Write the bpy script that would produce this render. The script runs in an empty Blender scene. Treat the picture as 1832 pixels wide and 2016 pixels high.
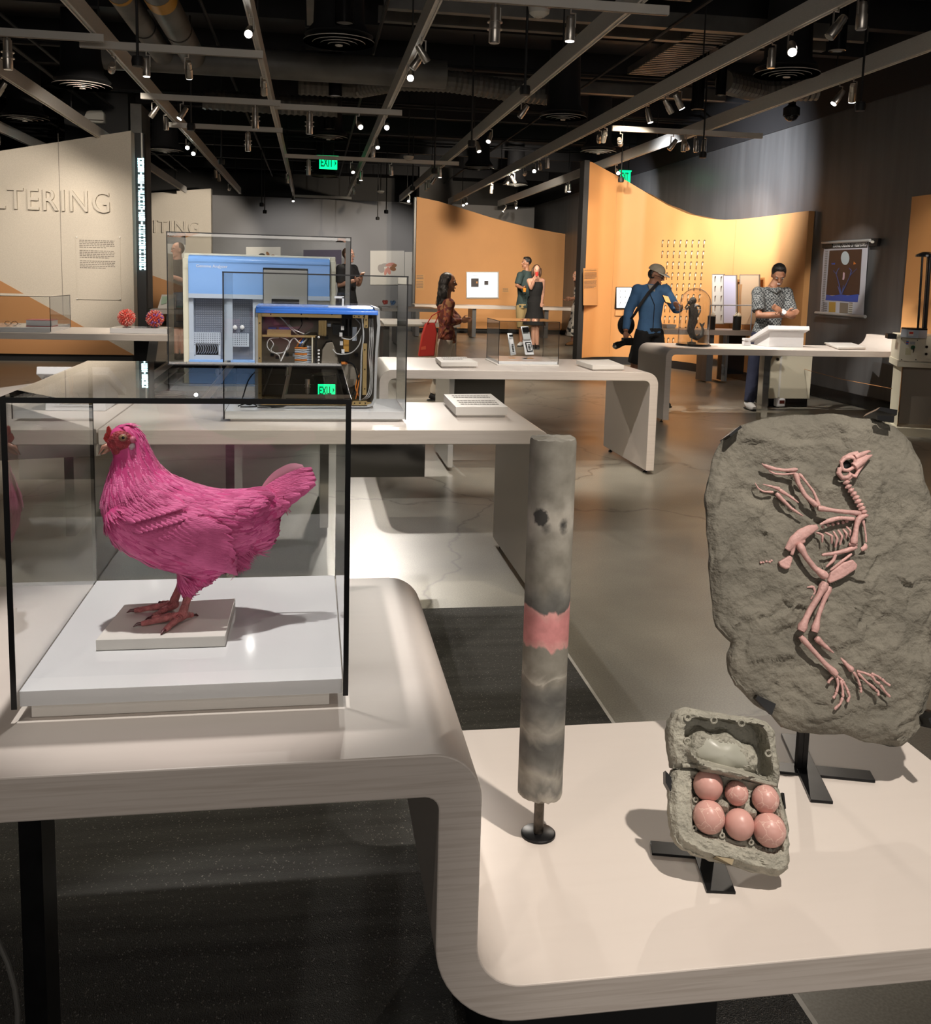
import bpy, bmesh, math, random
from mathutils import Vector, Matrix, noise
random.seed(7)
C = bpy.context.scene.collection
sc = bpy.context.scene
PI = math.pi

# ------------------------------------------------------------------ camera
FW, FH = 1832, 2016
F_PX, PPX, PPY = 1891.1, 916.0, 794.0
YAW, PITCH, ROLL, EYE = 0.15998, 0.13009, 0.02621, Vector((0, 0, 1.52))
_f = Vector((math.sin(YAW) * math.cos(PITCH), math.cos(YAW) * math.cos(PITCH), -math.sin(PITCH)))
_r0 = Vector((math.cos(YAW), -math.sin(YAW), 0))
_u0 = _r0.cross(_f)
CR = math.cos(ROLL) * _r0 + math.sin(ROLL) * _u0
CU = math.cos(ROLL) * _u0 - math.sin(ROLL) * _r0
cam = bpy.data.cameras.new('camera')
cam.sensor_fit = 'HORIZONTAL'
cam.sensor_width = 36.0
cam.lens = 36.0 * F_PX / FW
cam.shift_x = (FW / 2 - PPX) / FW
cam.shift_y = -(FH / 2 - PPY) / FW
cam.clip_start, cam.clip_end = 0.02, 200
camo = bpy.data.objects.new('camera', cam)
camo.matrix_world = Matrix(((CR.x, CU.x, -_f.x, EYE.x), (CR.y, CU.y, -_f.y, EYE.y), (CR.z, CU.z, -_f.z, EYE.z), (0, 0, 0, 1)))
C.objects.link(camo)
sc.camera = camo

# ------------------------------------------------------------------ world, view
w = bpy.data.worlds.new('world')
sc.world = w
w.use_nodes = True
w.node_tree.nodes['Background'].inputs[0].default_value = (0.9, 0.8, 0.7, 1)
w.node_tree.nodes['Background'].inputs[1].default_value = 0.03
sc.view_settings.view_transform = 'Standard'
sc.view_settings.look = 'None'
sc.view_settings.gamma = 1
sc.view_settings.use_curve_mapping = False
sc.view_settings.exposure = 0.0
sc.cycles.transparent_max_bounces = 40
sc.cycles.max_bounces = 10
sc.cycles.sample_clamp_indirect = 4


# where a line of sight of the photograph meets a real plane of the room
def _ray(px, py):
    return CR * ((px - PPX) / F_PX) - CU * ((py - PPY) / F_PX) + _f
def Zp(px, py, z):
    d = _ray(px, py); return EYE + d * ((z - EYE.z) / d.z)
def Yp(px, py, y):
    d = _ray(px, py); return EYE + d * (y / d.y)
def Xp(px, py, x):
    d = _ray(px, py); return EYE + d * (x / d.x)
def PLp(px, py, o, n):
    d = _ray(px, py); return EYE + d * ((o - EYE).dot(n) / d.dot(n))


# ------------------------------------------------------------------ lamps of the room, added spots and fill
LAMPS = []
def spot(loc, target, power, size=40, blend=0.4, col=(1, 0.86, 0.70), rad=0.035, name='spot_lamp'):
    l = bpy.data.lights.new(name, 'SPOT')
    l.energy = power; l.spot_size = math.radians(size); l.spot_blend = blend; l.color = col; l.shadow_soft_size = rad
    o = bpy.data.objects.new(name, l)
    o.location = loc
    o.rotation_euler = (Vector(target) - Vector(loc)).to_track_quat('-Z', 'Y').to_euler()
    C.objects.link(o)
    return o
def area(loc, target, power, sx, sy, col=(1, .92, .84)):
    l = bpy.data.lights.new('fill_light', 'AREA'); l.shape = 'RECTANGLE'; l.size, l.size_y, l.energy, l.color = sx, sy, power, col
    o = bpy.data.objects.new('fill_light', l); o.location = loc
    o.rotation_euler = (Vector(target) - Vector(loc)).to_track_quat('-Z', 'Y').to_euler(); C.objects.link(o)
area((0.5, -4.0, 2.6), (0.5, 1.0, 6.2), 155, 7, 1.4)      # added soft fill behind the camera, brightens rails and table fronts
LAMP_EXTRA = [
 ((-0.34, 1.84, 3.45), (-0.22, 1.80, 0.85), 250, 24, .5, (1, .95, .90)),     # hen
 ((1.10, 0.62, 3.45), (1.0, 1.70, 0.43), 400, 34, .5, (1, .91, .81)),        # low platform
 ((-0.75, 0.7, 3.45), (-0.3, 1.5, 0.8), 30, 40, .5, (1, .88, .76)),
 ((0.92, 3.3, 3.42), (-0.3, 4.75, 0.82), 290, 52, .5, (1, .93, .85)),        # long table
 ((0.92, 3.9, 3.42), (0.15, 4.95, 0.9), 150, 26, .5, (.97, .98, 1)),       # machine cases
 ((-0.5, 4.6, 3.42), (-0.35, 6.1, 1.2), 170, 34, .5, (.95, .97, 1)),
 ((-0.5, 4.0, 3.42), (-1.2, 5.6, 0.82), 220, 46, .5, (1, .93, .85)),
 ((0.92, 5.0, 3.42), (1.5, 7.6, 0.82), 330, 46, .5, (1, .93, .85)),
 ((2.38, 6.0, 3.42), (2.2, 7.3, 0.82), 200, 46, .5, (1, .91, .81)),
 ((3.81, 7.5, 3.42), (5.0, 10.2, 0.9), 420, 52, .5, (1, .93, .85)),
 ((-0.5, 2.6, 3.42), (-0.4, 3.6, 0.0), 140, 52, .6, (1, .90, .70)),          # floor between tables
 ((0.92, 2.9, 3.42), (0.6, 3.8, 0.0), 70, 44, .6, (1, .90, .70)),
 ((2.38, 2.4, 3.42), (2.6, 4.9, 0.0), 200, 60, .6, (1, .86, .68)),
 ((2.38, 4.0, 3.42), (3.6, 6.6, 0.0), 220, 55, .6, (1, .80, .58)),
 ((-2.0, 6.5, 3.42), (-2.3, 9.0, 0.0), 200, 60, .6, (1, .93, .85)),
 ((-3.35, 12.0, 3.42), (-4.6, 16.3, 1.9), 650, 46, .6, (1, .88, .75)),       # grey partition
 ((-2.4, 13.6, 3.42), (-3.6, 16.3, 1.9), 260, 50, .7, (1, .88, .75)),
 ((-0.5, 25.9, 3.40), (-0.6, 29.4, 1.5), 330, 72, .7, (1, .93, .86)),        # far grey wall
 ((2.0, 25.9, 3.40), (1.9, 29.4, 1.5), 330, 72, .7, (1, .93, .86)),
 ((3.81, 20.0, 3.42), (3.4, 26.3, 1.9), 700, 52, .5, (1, .80, .58)),
 ((5.24, 20.0, 3.42), (6.0, 26.3, 1.9), 600, 52, .5, (1, .80, .58)),
 ((3.81, 11.5, 3.42), (5.3, 17.0, 1.9), 520, 50, .6, (1, .84, .64)),
 ((5.24, 9.6, 3.42), (6.93, 11.95, 1.62), 300, 22, .5, (1, .92, .82)),         # poster
 ((4.6, 6.6, 3.42), (6.7, 8.9, 1.9), 330, 34, .6, (1, .88, .75)),
 ((4.4, 13.6, 2.98), (6.95, 14.6, 2.98), 900, 88, 1, (.92, .95, 1)),        # charcoal wall
 ((5.24, 18.5, 3.42), (6.95, 20.5, 3.0), 260, 70, .9, (.92, .95, 1)),
 ((-0.5, 10.2, 3.42), (1.2, 13.2, 0.0), 380, 66, .6, (1, .86, .68)),
 ((2.38, 17.5, 3.42), (4.9, 20.6, 1.0), 420, 50, .6, (1, .86, .68)),
 ((0.92, 13.5, 3.42), (0.4, 17.0, 1.2), 420, 50, .6, (1, .93, .85)),
 ((3.3, 8.3, 3.42), (4.4, 11.2, 1.4), 200, 30, .6, (1, .90, .80)),           # added to brighten the men at the bell jar table
 ((5.0, 8.6, 3.42), (5.65, 11.0, 1.4), 170, 30, .6, (1, .90, .80)),
]


# ------------------------------------------------------------------ materials
def _nt(name):
    m = bpy.data.materials.new(name); m.use_nodes = True
    nt = m.node_tree
    return m, nt, nt.nodes['Principled BSDF']
def mat(name, col, rough=0.5, metal=0.0, emit=None, es=0.0, var=0.0, vs=8.0, bump=0.0, bs=60.0, spec=0.5, stretch=None, sss=0.0, coat=0.0, det=4.0):
    m, nt, b = _nt(name)
    N, L = nt.nodes, nt.links
    b.inputs['Base Color'].default_value = (*col, 1)
    b.inputs['Roughness'].default_value = rough
    b.inputs['Metallic'].default_value = metal
    b.inputs['Specular IOR Level'].default_value = spec
    b.inputs['Coat Weight'].default_value = coat
    if sss:
        b.inputs['Subsurface Weight'].default_value = sss
        b.inputs['Subsurface Radius'].default_value = (0.02, 0.008, 0.006)
        b.inputs['Subsurface Scale'].default_value = 1.0
    if emit:
        b.inputs['Emission Color'].default_value = (*emit, 1)
        b.inputs['Emission Strength'].default_value = es
    if var or bump:
        tc = N.new('ShaderNodeTexCoord'); mp = N.new('ShaderNodeMapping')
        L.new(tc.outputs['Object'], mp.inputs['Vector'])
        if stretch: mp.inputs['Scale'].default_value = stretch
    if var:
        n = N.new('ShaderNodeTexNoise'); n.inputs['Scale'].default_value = vs; n.inputs['Detail'].default_value = det
        L.new(mp.outputs[0], n.inputs['Vector'])
        r = N.new('ShaderNodeValToRGB')
        r.color_ramp.elements[0].position = 0.3; r.color_ramp.elements[1].position = 0.72
        r.color_ramp.elements[0].color = (*[max(0, c * (1 - var)) for c in col], 1)
        r.color_ramp.elements[1].color = (*[min(1, c * (1 + var)) for c in col], 1)
        L.new(n.outputs['Fac'], r.inputs[0]); L.new(r.outputs[0], b.inputs['Base Color'])
    if bump:
        n2 = N.new('ShaderNodeTexNoise'); n2.inputs['Scale'].default_value = bs; n2.inputs['Detail'].default_value = 4
        L.new(mp.outputs[0], n2.inputs['Vector'])
        bp = N.new('ShaderNodeBump'); bp.inputs['Strength'].default_value = bump; bp.inputs['Distance'].default_value = 0.02
        L.new(n2.outputs['Fac'], bp.inputs['Height']); L.new(bp.outputs[0], b.inputs['Normal'])
    return m
def glass_mat(name, tint=(0.988, 0.993, 0.991), ior=1.5):
    m = bpy.data.materials.new(name); m.use_nodes = True
    nt = m.node_tree; N, L = nt.nodes, nt.links
    N.remove(N['Principled BSDF'])
    t = N.new('ShaderNodeBsdfTransparent'); t.inputs[0].default_value = (*tint, 1)
    g = N.new('ShaderNodeBsdfGlossy'); g.inputs['Roughness'].default_value = 0.0; g.inputs[0].default_value = (1, 1, 1, 1)
    fr = N.new('ShaderNodeFresnel'); fr.inputs[0].default_value = ior
    # the Fresnel node turns its index over on inner faces, so only outer faces mirror
    geo = N.new('ShaderNodeNewGeometry'); inv = N.new('ShaderNodeMath'); inv.operation = 'SUBTRACT'; inv.inputs[0].default_value = 1
    L.new(geo.outputs['Backfacing'], inv.inputs[1])
    mul = N.new('ShaderNodeMath'); mul.operation = 'MULTIPLY'; mul.use_clamp = True
    two = N.new('ShaderNodeMath'); two.operation = 'MULTIPLY'; two.inputs[1].default_value = 1.55      # both faces of the sheet
    L.new(fr.outputs[0], two.inputs[0]); L.new(two.outputs[0], mul.inputs[0]); L.new(inv.outputs[0], mul.inputs[1])
    mx = N.new('ShaderNodeMixShader')
    L.new(mul.outputs[0], mx.inputs[0]); L.new(t.outputs[0], mx.inputs[1]); L.new(g.outputs[0], mx.inputs[2])
    L.new(mx.outputs[0], N['Material Output'].inputs[0])
    return m
def wood_mat(name, col=(0.63, 0.565, 0.515), dark=(0.52, 0.455, 0.405), rough=0.46):
    m, nt, b = _nt(name); N, L = nt.nodes, nt.links
    tc = N.new('ShaderNodeTexCoord'); mp = N.new('ShaderNodeMapping'); mp.inputs['Scale'].default_value = (1.2, 9, 42)
    L.new(tc.outputs['Object'], mp.inputs['Vector'])
    n = N.new('ShaderNodeTexNoise'); n.inputs['Scale'].default_value = 4; n.inputs['Detail'].default_value = 7; n.inputs['Distortion'].default_value = 0.6
    L.new(mp.outputs[0], n.inputs['Vector'])
    r = N.new('ShaderNodeValToRGB')
    r.color_ramp.elements[0].position = 0.33; r.color_ramp.elements[1].position = 0.55
    r.color_ramp.elements[0].color = (*dark, 1); r.color_ramp.elements[1].color = (*col, 1)
    L.new(n.outputs['Fac'], r.inputs[0])
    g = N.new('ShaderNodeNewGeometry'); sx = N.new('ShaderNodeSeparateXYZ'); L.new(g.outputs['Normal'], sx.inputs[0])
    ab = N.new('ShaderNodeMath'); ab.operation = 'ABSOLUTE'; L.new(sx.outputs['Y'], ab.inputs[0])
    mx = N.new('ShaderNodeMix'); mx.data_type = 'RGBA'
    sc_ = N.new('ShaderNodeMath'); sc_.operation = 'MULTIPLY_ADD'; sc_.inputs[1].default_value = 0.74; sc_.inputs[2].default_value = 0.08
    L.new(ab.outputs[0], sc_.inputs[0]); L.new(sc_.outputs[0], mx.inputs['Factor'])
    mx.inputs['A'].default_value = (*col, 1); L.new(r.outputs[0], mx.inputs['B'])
    L.new(mx.outputs['Result'], b.inputs['Base Color'])
    b.inputs['Roughness'].default_value = rough
    return m

M = {}
M['wood'] = wood_mat('whitewashed_wood')
M['wood2'] = wood_mat('whitewashed_wood_clean', (0.64, 0.575, 0.525), (0.58, 0.515, 0.465), 0.36)
M['glass'] = glass_mat('case_glass')
M['glass_green'] = glass_mat('case_glass_edge', (0.25, 0.62, 0.52))
M['blackedge'] = mat('black_glass_edge', (0.006, 0.006, 0.007), 0.3)
M['white'] = mat('white_acrylic', (0.72, 0.72, 0.74), 0.07)
M['whitematte'] = mat('white_painted_board', (0.70, 0.67, 0.63), 0.5)
M['cream'] = mat('cream_painted_metal', (0.60, 0.56, 0.44), 0.42)
M['blackmetal'] = mat('black_steel', (0.012, 0.012, 0.013), 0.35, 0.6, var=0.4, vs=25)
M['black'] = mat('matt_black_paint', (0.010, 0.010, 0.011), 0.6)
M['blackgloss'] = mat('gloss_black', (0.008, 0.008, 0.009), 0.15)
M['ceilblack'] = mat('black_ceiling_paint', (0.014, 0.014, 0.016), 0.75)
M['ceilgrey'] = mat('dull_grey_duct_metal', (0.15, 0.145, 0.135), 0.5, 0.3, var=0.25, vs=3)
M['alu'] = mat('brushed_aluminium', (0.60, 0.58, 0.545), 0.5, 0.2, var=0.10, vs=30, stretch=(1, 1, 12))
M['alulight'] = mat('pale_anodised_rail', (0.66, 0.63, 0.58), 0.5, 0.1)
M['nickel'] = mat('brushed_nickel', (0.55, 0.51, 0.46), 0.30, 0.9, var=0.1, vs=60, stretch=(1, 1, 0.1))
M['chrome'] = mat('polished_steel', (0.62, 0.60, 0.57), 0.08, 1.0)
M['lens'] = mat('lit_lamp_lens', (1, 1, 1), 0.2, emit=(1, 0.97, 0.93), es=26)
M['lensdim'] = mat('lamp_lens_glow', (1, 1, 1), 0.2, emit=(1, 0.95, 0.88), es=5)
M['lensoff'] = mat('unlit_lamp_glass', (0.35, 0.34, 0.32), 0.12, 0.3)
M['orange'] = mat('orange_painted_wall', (0.66, 0.335, 0.125), 0.6, var=0.04, vs=1.2)
M['brown'] = mat('copper_brown_wall_paint', (0.40, 0.195, 0.075), 0.62)
M['felt'] = mat('grey_felt_wall', (0.50, 0.455, 0.385), 0.9, var=0.10, vs=140, bump=0.15, bs=300)
M['greywall'] = mat('mid_grey_wall', (0.215, 0.215, 0.22), 0.7)
M['darkgrey'] = mat('charcoal_wall_paint', (0.105, 0.105, 0.107), 0.34, var=0.18, vs=1.5, stretch=(1, 4, 0.35), spec=0.45)
M['darkwall'] = mat('near_black_wall_paint', (0.028, 0.027, 0.025), 0.55)
M['red'] = mat('red_bag_fabric', (0.55, 0.035, 0.025), 0.5)
M['greenexit'] = mat('exit_green_light', (0, 0.2, 0.1), 0.4, emit=(0.0, 1.0, 0.30), es=1.6)
M['exitdark'] = mat('exit_letter_dark', (0.0, 0.05, 0.025), 0.4, emit=(0.0, 0.5, 0.2), es=0.25)
M['ledwhite'] = mat('led_letter_light', (0.8, 1, 1), 0.4, emit=(0.62, 0.95, 1.0), es=3.0)
M['ink'] = mat('black_print', (0.02, 0.02, 0.02), 0.6)
M['inkgrey'] = mat('grey_print', (0.16, 0.14, 0.12), 0.7)
M['paper'] = mat('off_white_print_paper', (0.62, 0.60, 0.55), 0.6)
M['tan'] = mat('tan_print_on_orange', (0.52, 0.27, 0.10), 0.6)
M['tan2'] = mat('tan_text_panel', (0.66, 0.36, 0.14), 0.6)


# ------------------------------------------------------------------ helpers
class MB:
    def __init__(s):
        s.v, s.f, s.m = [], [], []
    def add(s, vs, fs, mi=0):
        o = len(s.v)
        s.v += [Vector(v) for v in vs]
        s.f += [tuple(i + o for i in f) for f in fs]
        s.m += [mi] * len(fs)
        return s
    def hexa(s, p, mi=0):
        return s.add(p, [(3, 2, 1, 0), (4, 5, 6, 7), (0, 1, 5, 4), (1, 2, 6, 5), (2, 3, 7, 6), (3, 0, 4, 7)], mi)
    def box(s, c, d, rot=None, mi=0):
        h = [Vector((sx * d[0] / 2, sy * d[1] / 2, sz * d[2] / 2)) for sz in (-1, 1) for sx, sy in ((-1, -1), (1, -1), (1, 1), (-1, 1))]
        if rot is not None: h = [rot @ q for q in h]
        return s.hexa([q + Vector(c) for q in h], mi)
    def bx(s, a, b, mi=0):
        a, b = Vector(a), Vector(b)
        return s.box((a + b) / 2, [abs(b[i] - a[i]) for i in range(3)], None, mi)
    def extr(s, pts, vec, mi=0, mi_side=None):
        n = len(pts); vec = Vector(vec)
        P = [Vector(p) for p in pts]
        nrm = Vector((0, 0, 0))
        for i in range(n):
            a, b = P[i], P[(i + 1) % n]
            nrm += Vector(((a.y - b.y) * (a.z + b.z), (a.z - b.z) * (a.x + b.x), (a.x - b.x) * (a.y + b.y)))
        if nrm.dot(vec) < 0: P.reverse()
        s.add(P + [p + vec for p in P], [tuple(reversed(range(n))), tuple(range(n, 2 * n))], mi)
        o = len(s.v) - 2 * n
        for i in range(n):
            s.f.append((o + i, o + (i + 1) % n, o + n + (i + 1) % n, o + n + i)); s.m.append(mi if mi_side is None else mi_side)
        return s
    def tube(s, pts, rad, n=8, cap=True, mi=0, flat=1.0, upv=None):
        P = [Vector(p) for p in pts]
        R = rad if isinstance(rad, (list, tuple)) else [rad] * len(P)
        o = len(s.v); prev = None
        for i, p in enumerate(P):
            t = (P[min(i + 1, len(P) - 1)] - P[max(i - 1, 0)])
            t = t.normalized() if t.length > 1e-9 else Vector((0, 0, 1))
            if prev is None:
                a = Vector(upv) if upv is not None else (Vector((0, 0, 1)) if abs(t.z) < 0.9 else Vector((1, 0, 0)))
            else: a = prev
            u = (a - t * a.dot(t))
            u = u.normalized() if u.length > 1e-6 else t.orthogonal().normalized()
            v = t.cross(u); prev = u
            for k in range(n):
                an = 2 * PI * k / n
                s.v.append(p + u * (R[i] * flat * math.cos(an)) + v * (R[i] * math.sin(an)))
        for i in range(len(P) - 1):
            for k in range(n):
                a, b = o + i * n + k, o + i * n + (k + 1) % n
                s.f.append((a, b, b + n, a + n)); s.m.append(mi)
        if cap:
            s.f.append(tuple(reversed(range(o, o + n)))); s.m.append(mi)
            e = o + (len(P) - 1) * n
            s.f.append(tuple(range(e, e + n))); s.m.append(mi)
        return s
    def cyl(s, a, b, r, r2=None, n=16, mi=0):
        return s.tube([a, b], [r, r if r2 is None else r2], n, True, mi)
    def lathe(s, prof, c=(0, 0, 0), n=24, mi=0, rot=None):
        o = len(s.v); c = Vector(c)
        for r, z in prof:
            for k in range(n):
                a = 2 * PI * k / n
                q = Vector((r * math.cos(a), r * math.sin(a), z))
                s.v.append((rot @ q if rot is not None else q) + c)
        for i in range(len(prof) - 1):
            for k in range(n):
                a, b = o + i * n + k, o + i * n + (k + 1) % n
                s.f.append((a, b, b + n, a + n)); s.m.append(mi)
        if prof[0][0] > 1e-6: s.f.append(tuple(reversed(range(o, o + n)))); s.m.append(mi)
        if prof[-1][0] > 1e-6:
            e = o + (len(prof) - 1) * n; s.f.append(tuple(range(e, e + n))); s.m.append(mi)
        return s
    def ell(s, c, r, rot=None, nu=14, nv=9, mi=0):
        o = len(s.v); c = Vector(c)
        if not isinstance(r, (list, tuple, Vector)): r = (r, r, r)
        def P(x, y, z):
            q = Vector((x * r[0], y * r[1], z * r[2]))
            return (rot @ q if rot is not None else q) + c
        s.v.append(P(0, 0, -1))
        for j in range(1, nv):
            t = -PI / 2 + PI * j / nv
            for i in range(nu):
                a = 2 * PI * i / nu
                s.v.append(P(math.cos(t) * math.cos(a), math.cos(t) * math.sin(a), math.sin(t)))
        s.v.append(P(0, 0, 1)); top = len(s.v) - 1
        for i in range(nu):
            s.f.append((o, o + 1 + (i + 1) % nu, o + 1 + i)); s.m.append(mi)
            for j in range(nv - 2):
                a = o + 1 + j * nu + i; b = o + 1 + j * nu + (i + 1) % nu
                s.f.append((a, b, b + nu, a + nu)); s.m.append(mi)
            e = o + 1 + (nv - 2) * nu
            s.f.append((e + i, e + (i + 1) % nu, top)); s.m.append(mi)
        return s
    def grid(s, fn, nu, nv, mi=0, closed_u=False):
        o = len(s.v)
        for j in range(nv + 1):
            for i in range(nu + (0 if closed_u else 1)):
                s.v.append(Vector(fn(i / nu, j / nv)))
        w = nu if closed_u else nu + 1
        for j in range(nv):
            for i in range(nu):
                a = o + j * w + i; b = o + j * w + (i + 1) % w
                s.f.append((a, b, b + w, a + w)); s.m.append(mi)
        return s
    def build(s, name, mats, parent=None, bevel=0, smooth=0.7, world=True, seg=2):
        me = bpy.data.meshes.new(name)
        if parent is not None:
            off = parent_world(parent) if world else Vector((0, 0, 0))
        else:
            xs = [v.x for v in s.v]; ys = [v.y for v in s.v]; zs = [v.z for v in s.v]
            off = Vector(((min(xs) + max(xs)) / 2, (min(ys) + max(ys)) / 2, min(zs)))
        me.from_pydata([v - off for v in s.v], [], s.f)
        for m in (mats if isinstance(mats, (list, tuple)) else [mats]): me.materials.append(m)
        me.polygons.foreach_set('material_index', s.m)
        if bevel:
            bm = bmesh.new(); bm.from_mesh(me)
            bmesh.ops.remove_doubles(bm, verts=bm.verts, dist=1e-5)
            es = [e for e in bm.edges if len(e.link_faces) == 2 and e.calc_face_angle(0) > 0.5]
            bmesh.ops.bevel(bm, geom=es, offset=bevel, segments=seg, profile=0.5, affect='EDGES', clamp_overlap=True)
            bm.to_mesh(me); bm.free()
        me.polygons.foreach_set('use_smooth', [True] * len(me.polygons))
        me.set_sharp_from_angle(angle=min(smooth, 0.36) if bevel else smooth)
        me.update()
        o = bpy.data.objects.new(name, me)
        if parent is not None: o.parent = parent
        else: o.location = off
        C.objects.link(o)
        return o
def parent_world(p):
    v = Vector((0, 0, 0))
    while p is not None: v += Vector(p.location); p = p.parent
    return v
def tag(o, label=None, cat=None, group=None, kind=None):
    if label: o['label'] = label
    if cat: o['category'] = cat
    if group: o['group'] = group
    if kind: o['kind'] = kind
    return o
def thing(name, loc, label, cat, group=None):
    o = bpy.data.objects.new(name, None)
    o.empty_display_size = 0.05
    o.location = loc
    C.objects.link(o)
    return tag(o, label, cat, group)
def struct(name, mb, m, bevel=0, parent=None, smooth=0.7):
    o = mb.build(name, m, parent, bevel, smooth)
    o['kind'] = 'structure'
    return o
def dup(o, loc=None, rotz=None):
    c = o.copy(); C.objects.link(c)
    if loc is not None: c.location = loc
    if rotz is not None: c.rotation_euler = (0, 0, rotz)
    for ch in list(o.children):
        d = ch.copy(); C.objects.link(d); d.parent = c
        for g in list(ch.children):
            e = g.copy(); C.objects.link(e); e.parent = d
    return c
def arc(cx, cz, r, a0, a1, n=8):
    return [(cx + r * math.cos(math.radians(a0 + (a1 - a0) * i / n)), cz + r * math.sin(math.radians(a0 + (a1 - a0) * i / n))) for i in range(n + 1)]
def smoothmesh(mb, voxel, it=4, fac=0.5):
    """one continuous surface around the shapes of mb (voxel remesh, then smoothing)"""
    me = bpy.data.meshes.new('tmp'); me.from_pydata(mb.v, [], mb.f)
    o = bpy.data.objects.new('tmp', me); C.objects.link(o)
    r = o.modifiers.new('r', 'REMESH'); r.mode = 'VOXEL'; r.voxel_size = voxel
    if it:
        sm = o.modifiers.new('s', 'SMOOTH'); sm.factor = fac; sm.iterations = it
    dg = bpy.context.evaluated_depsgraph_get()
    res = bpy.data.meshes.new_from_object(o.evaluated_get(dg))
    bpy.data.objects.remove(o); bpy.data.meshes.remove(me)
    out = MB()
    out.v = [v.co.copy() for v in res.vertices]; out.f = [tuple(p.vertices) for p in res.polygons]; out.m = [0] * len(out.f)
    bpy.data.meshes.remove(res)
    return out
def text_mb(s, size, depth=0.0, align='CENTER', spacing=1.0, weight=0.0):
    """the letters of s as mesh in the XY plane, extruded by depth along z"""
    cu = bpy.data.curves.new('txt', 'FONT'); cu.body = s; cu.size = size; cu.align_x = align; cu.align_y = 'CENTER'
    cu.extrude = depth / 2; cu.space_character = spacing; cu.resolution_u = 3; cu.offset = weight
    o = bpy.data.objects.new('txt', cu); C.objects.link(o)
    dg = bpy.context.evaluated_depsgraph_get()
    me = bpy.data.meshes.new_from_object(o.evaluated_get(dg))
    out = MB(); out.v = [v.co.copy() for v in me.vertices]; out.f = [tuple(p.vertices) for p in me.polygons]; out.m = [0] * len(out.f)
    bpy.data.objects.remove(o); bpy.data.curves.remove(cu); bpy.data.meshes.remove(me)
    return out
def place(mb, o, ex, ey, ez=None):
    """re-lay a mesh of local x, y, z onto axes ex, ey, ez at o"""
    ex, ey = Vector(ex), Vector(ey)
    ez = ex.cross(ey).normalized() if ez is None else Vector(ez)
    r = MB(); r.v = [Vector(o) + ex * v.x + ey * v.y + ez * v.z for v in mb.v]; r.f = mb.f; r.m = mb.m
    return r
def merge(*mbs):
    r = MB()
    for m_ in mbs: 
        o = len(r.v); r.v += m_.v; r.f += [tuple(i + o for i in f) for f in m_.f]; r.m += m_.m
    return r
def setmi(mb, i):
    mb.m = [i] * len(mb.f); return mb
def text_lines(o, ex, ey, wid, hei, rows, m, parent, name='text_line', thick=0.55, ragged=0.25, seed=1, para=()):
    """rows of fine print too small to read: broken dark dashes laid on a panel"""
    rr = random.Random(seed); mb = MB(); ex, ey = Vector(ex), Vector(ey); n = ex.cross(ey).normalized()
    dy = hei / rows
    for k in range(rows):
        if k in para: continue
        wl = wid * (1 - (rr.random() * ragged if (k + 1 in para or k == rows - 1) else rr.random() * 0.06)); x = 0
        while x < wl:
            l = min(wid * (0.03 + 0.07 * rr.random()), wl - x)
            if l > wid * 0.008:
                p = Vector(o) + ex * x - ey * (k * dy) + n * 0.0012
                mb.add([p, p + ex * l, p + ex * l - ey * dy * thick, p - ey * dy * thick], [(3, 2, 1, 0)])
            x += l + wid * 0.016
    return mb.build(name, m, parent)

# ------------------------------------------------------------------ setting
RZ = 3.56            # underside of the long track rails
CZ = 4.75            # ceiling deck
WX = 6.95            # wall along the right side
def proj(P):
    v = Vector(P) - EYE; zc = v.dot(_f)
    return PPX + F_PX * v.dot(CR) / zc, PPY - F_PX * v.dot(CU) / zc
def interp(tab, x):
    if x <= tab[0][0]: return tab[0][1]
    for (a, p), (b, q) in zip(tab, tab[1:]):
        if x <= b: return p + (q - p) * (x - a) / (b - a)
    return tab[-1][1]

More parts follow.
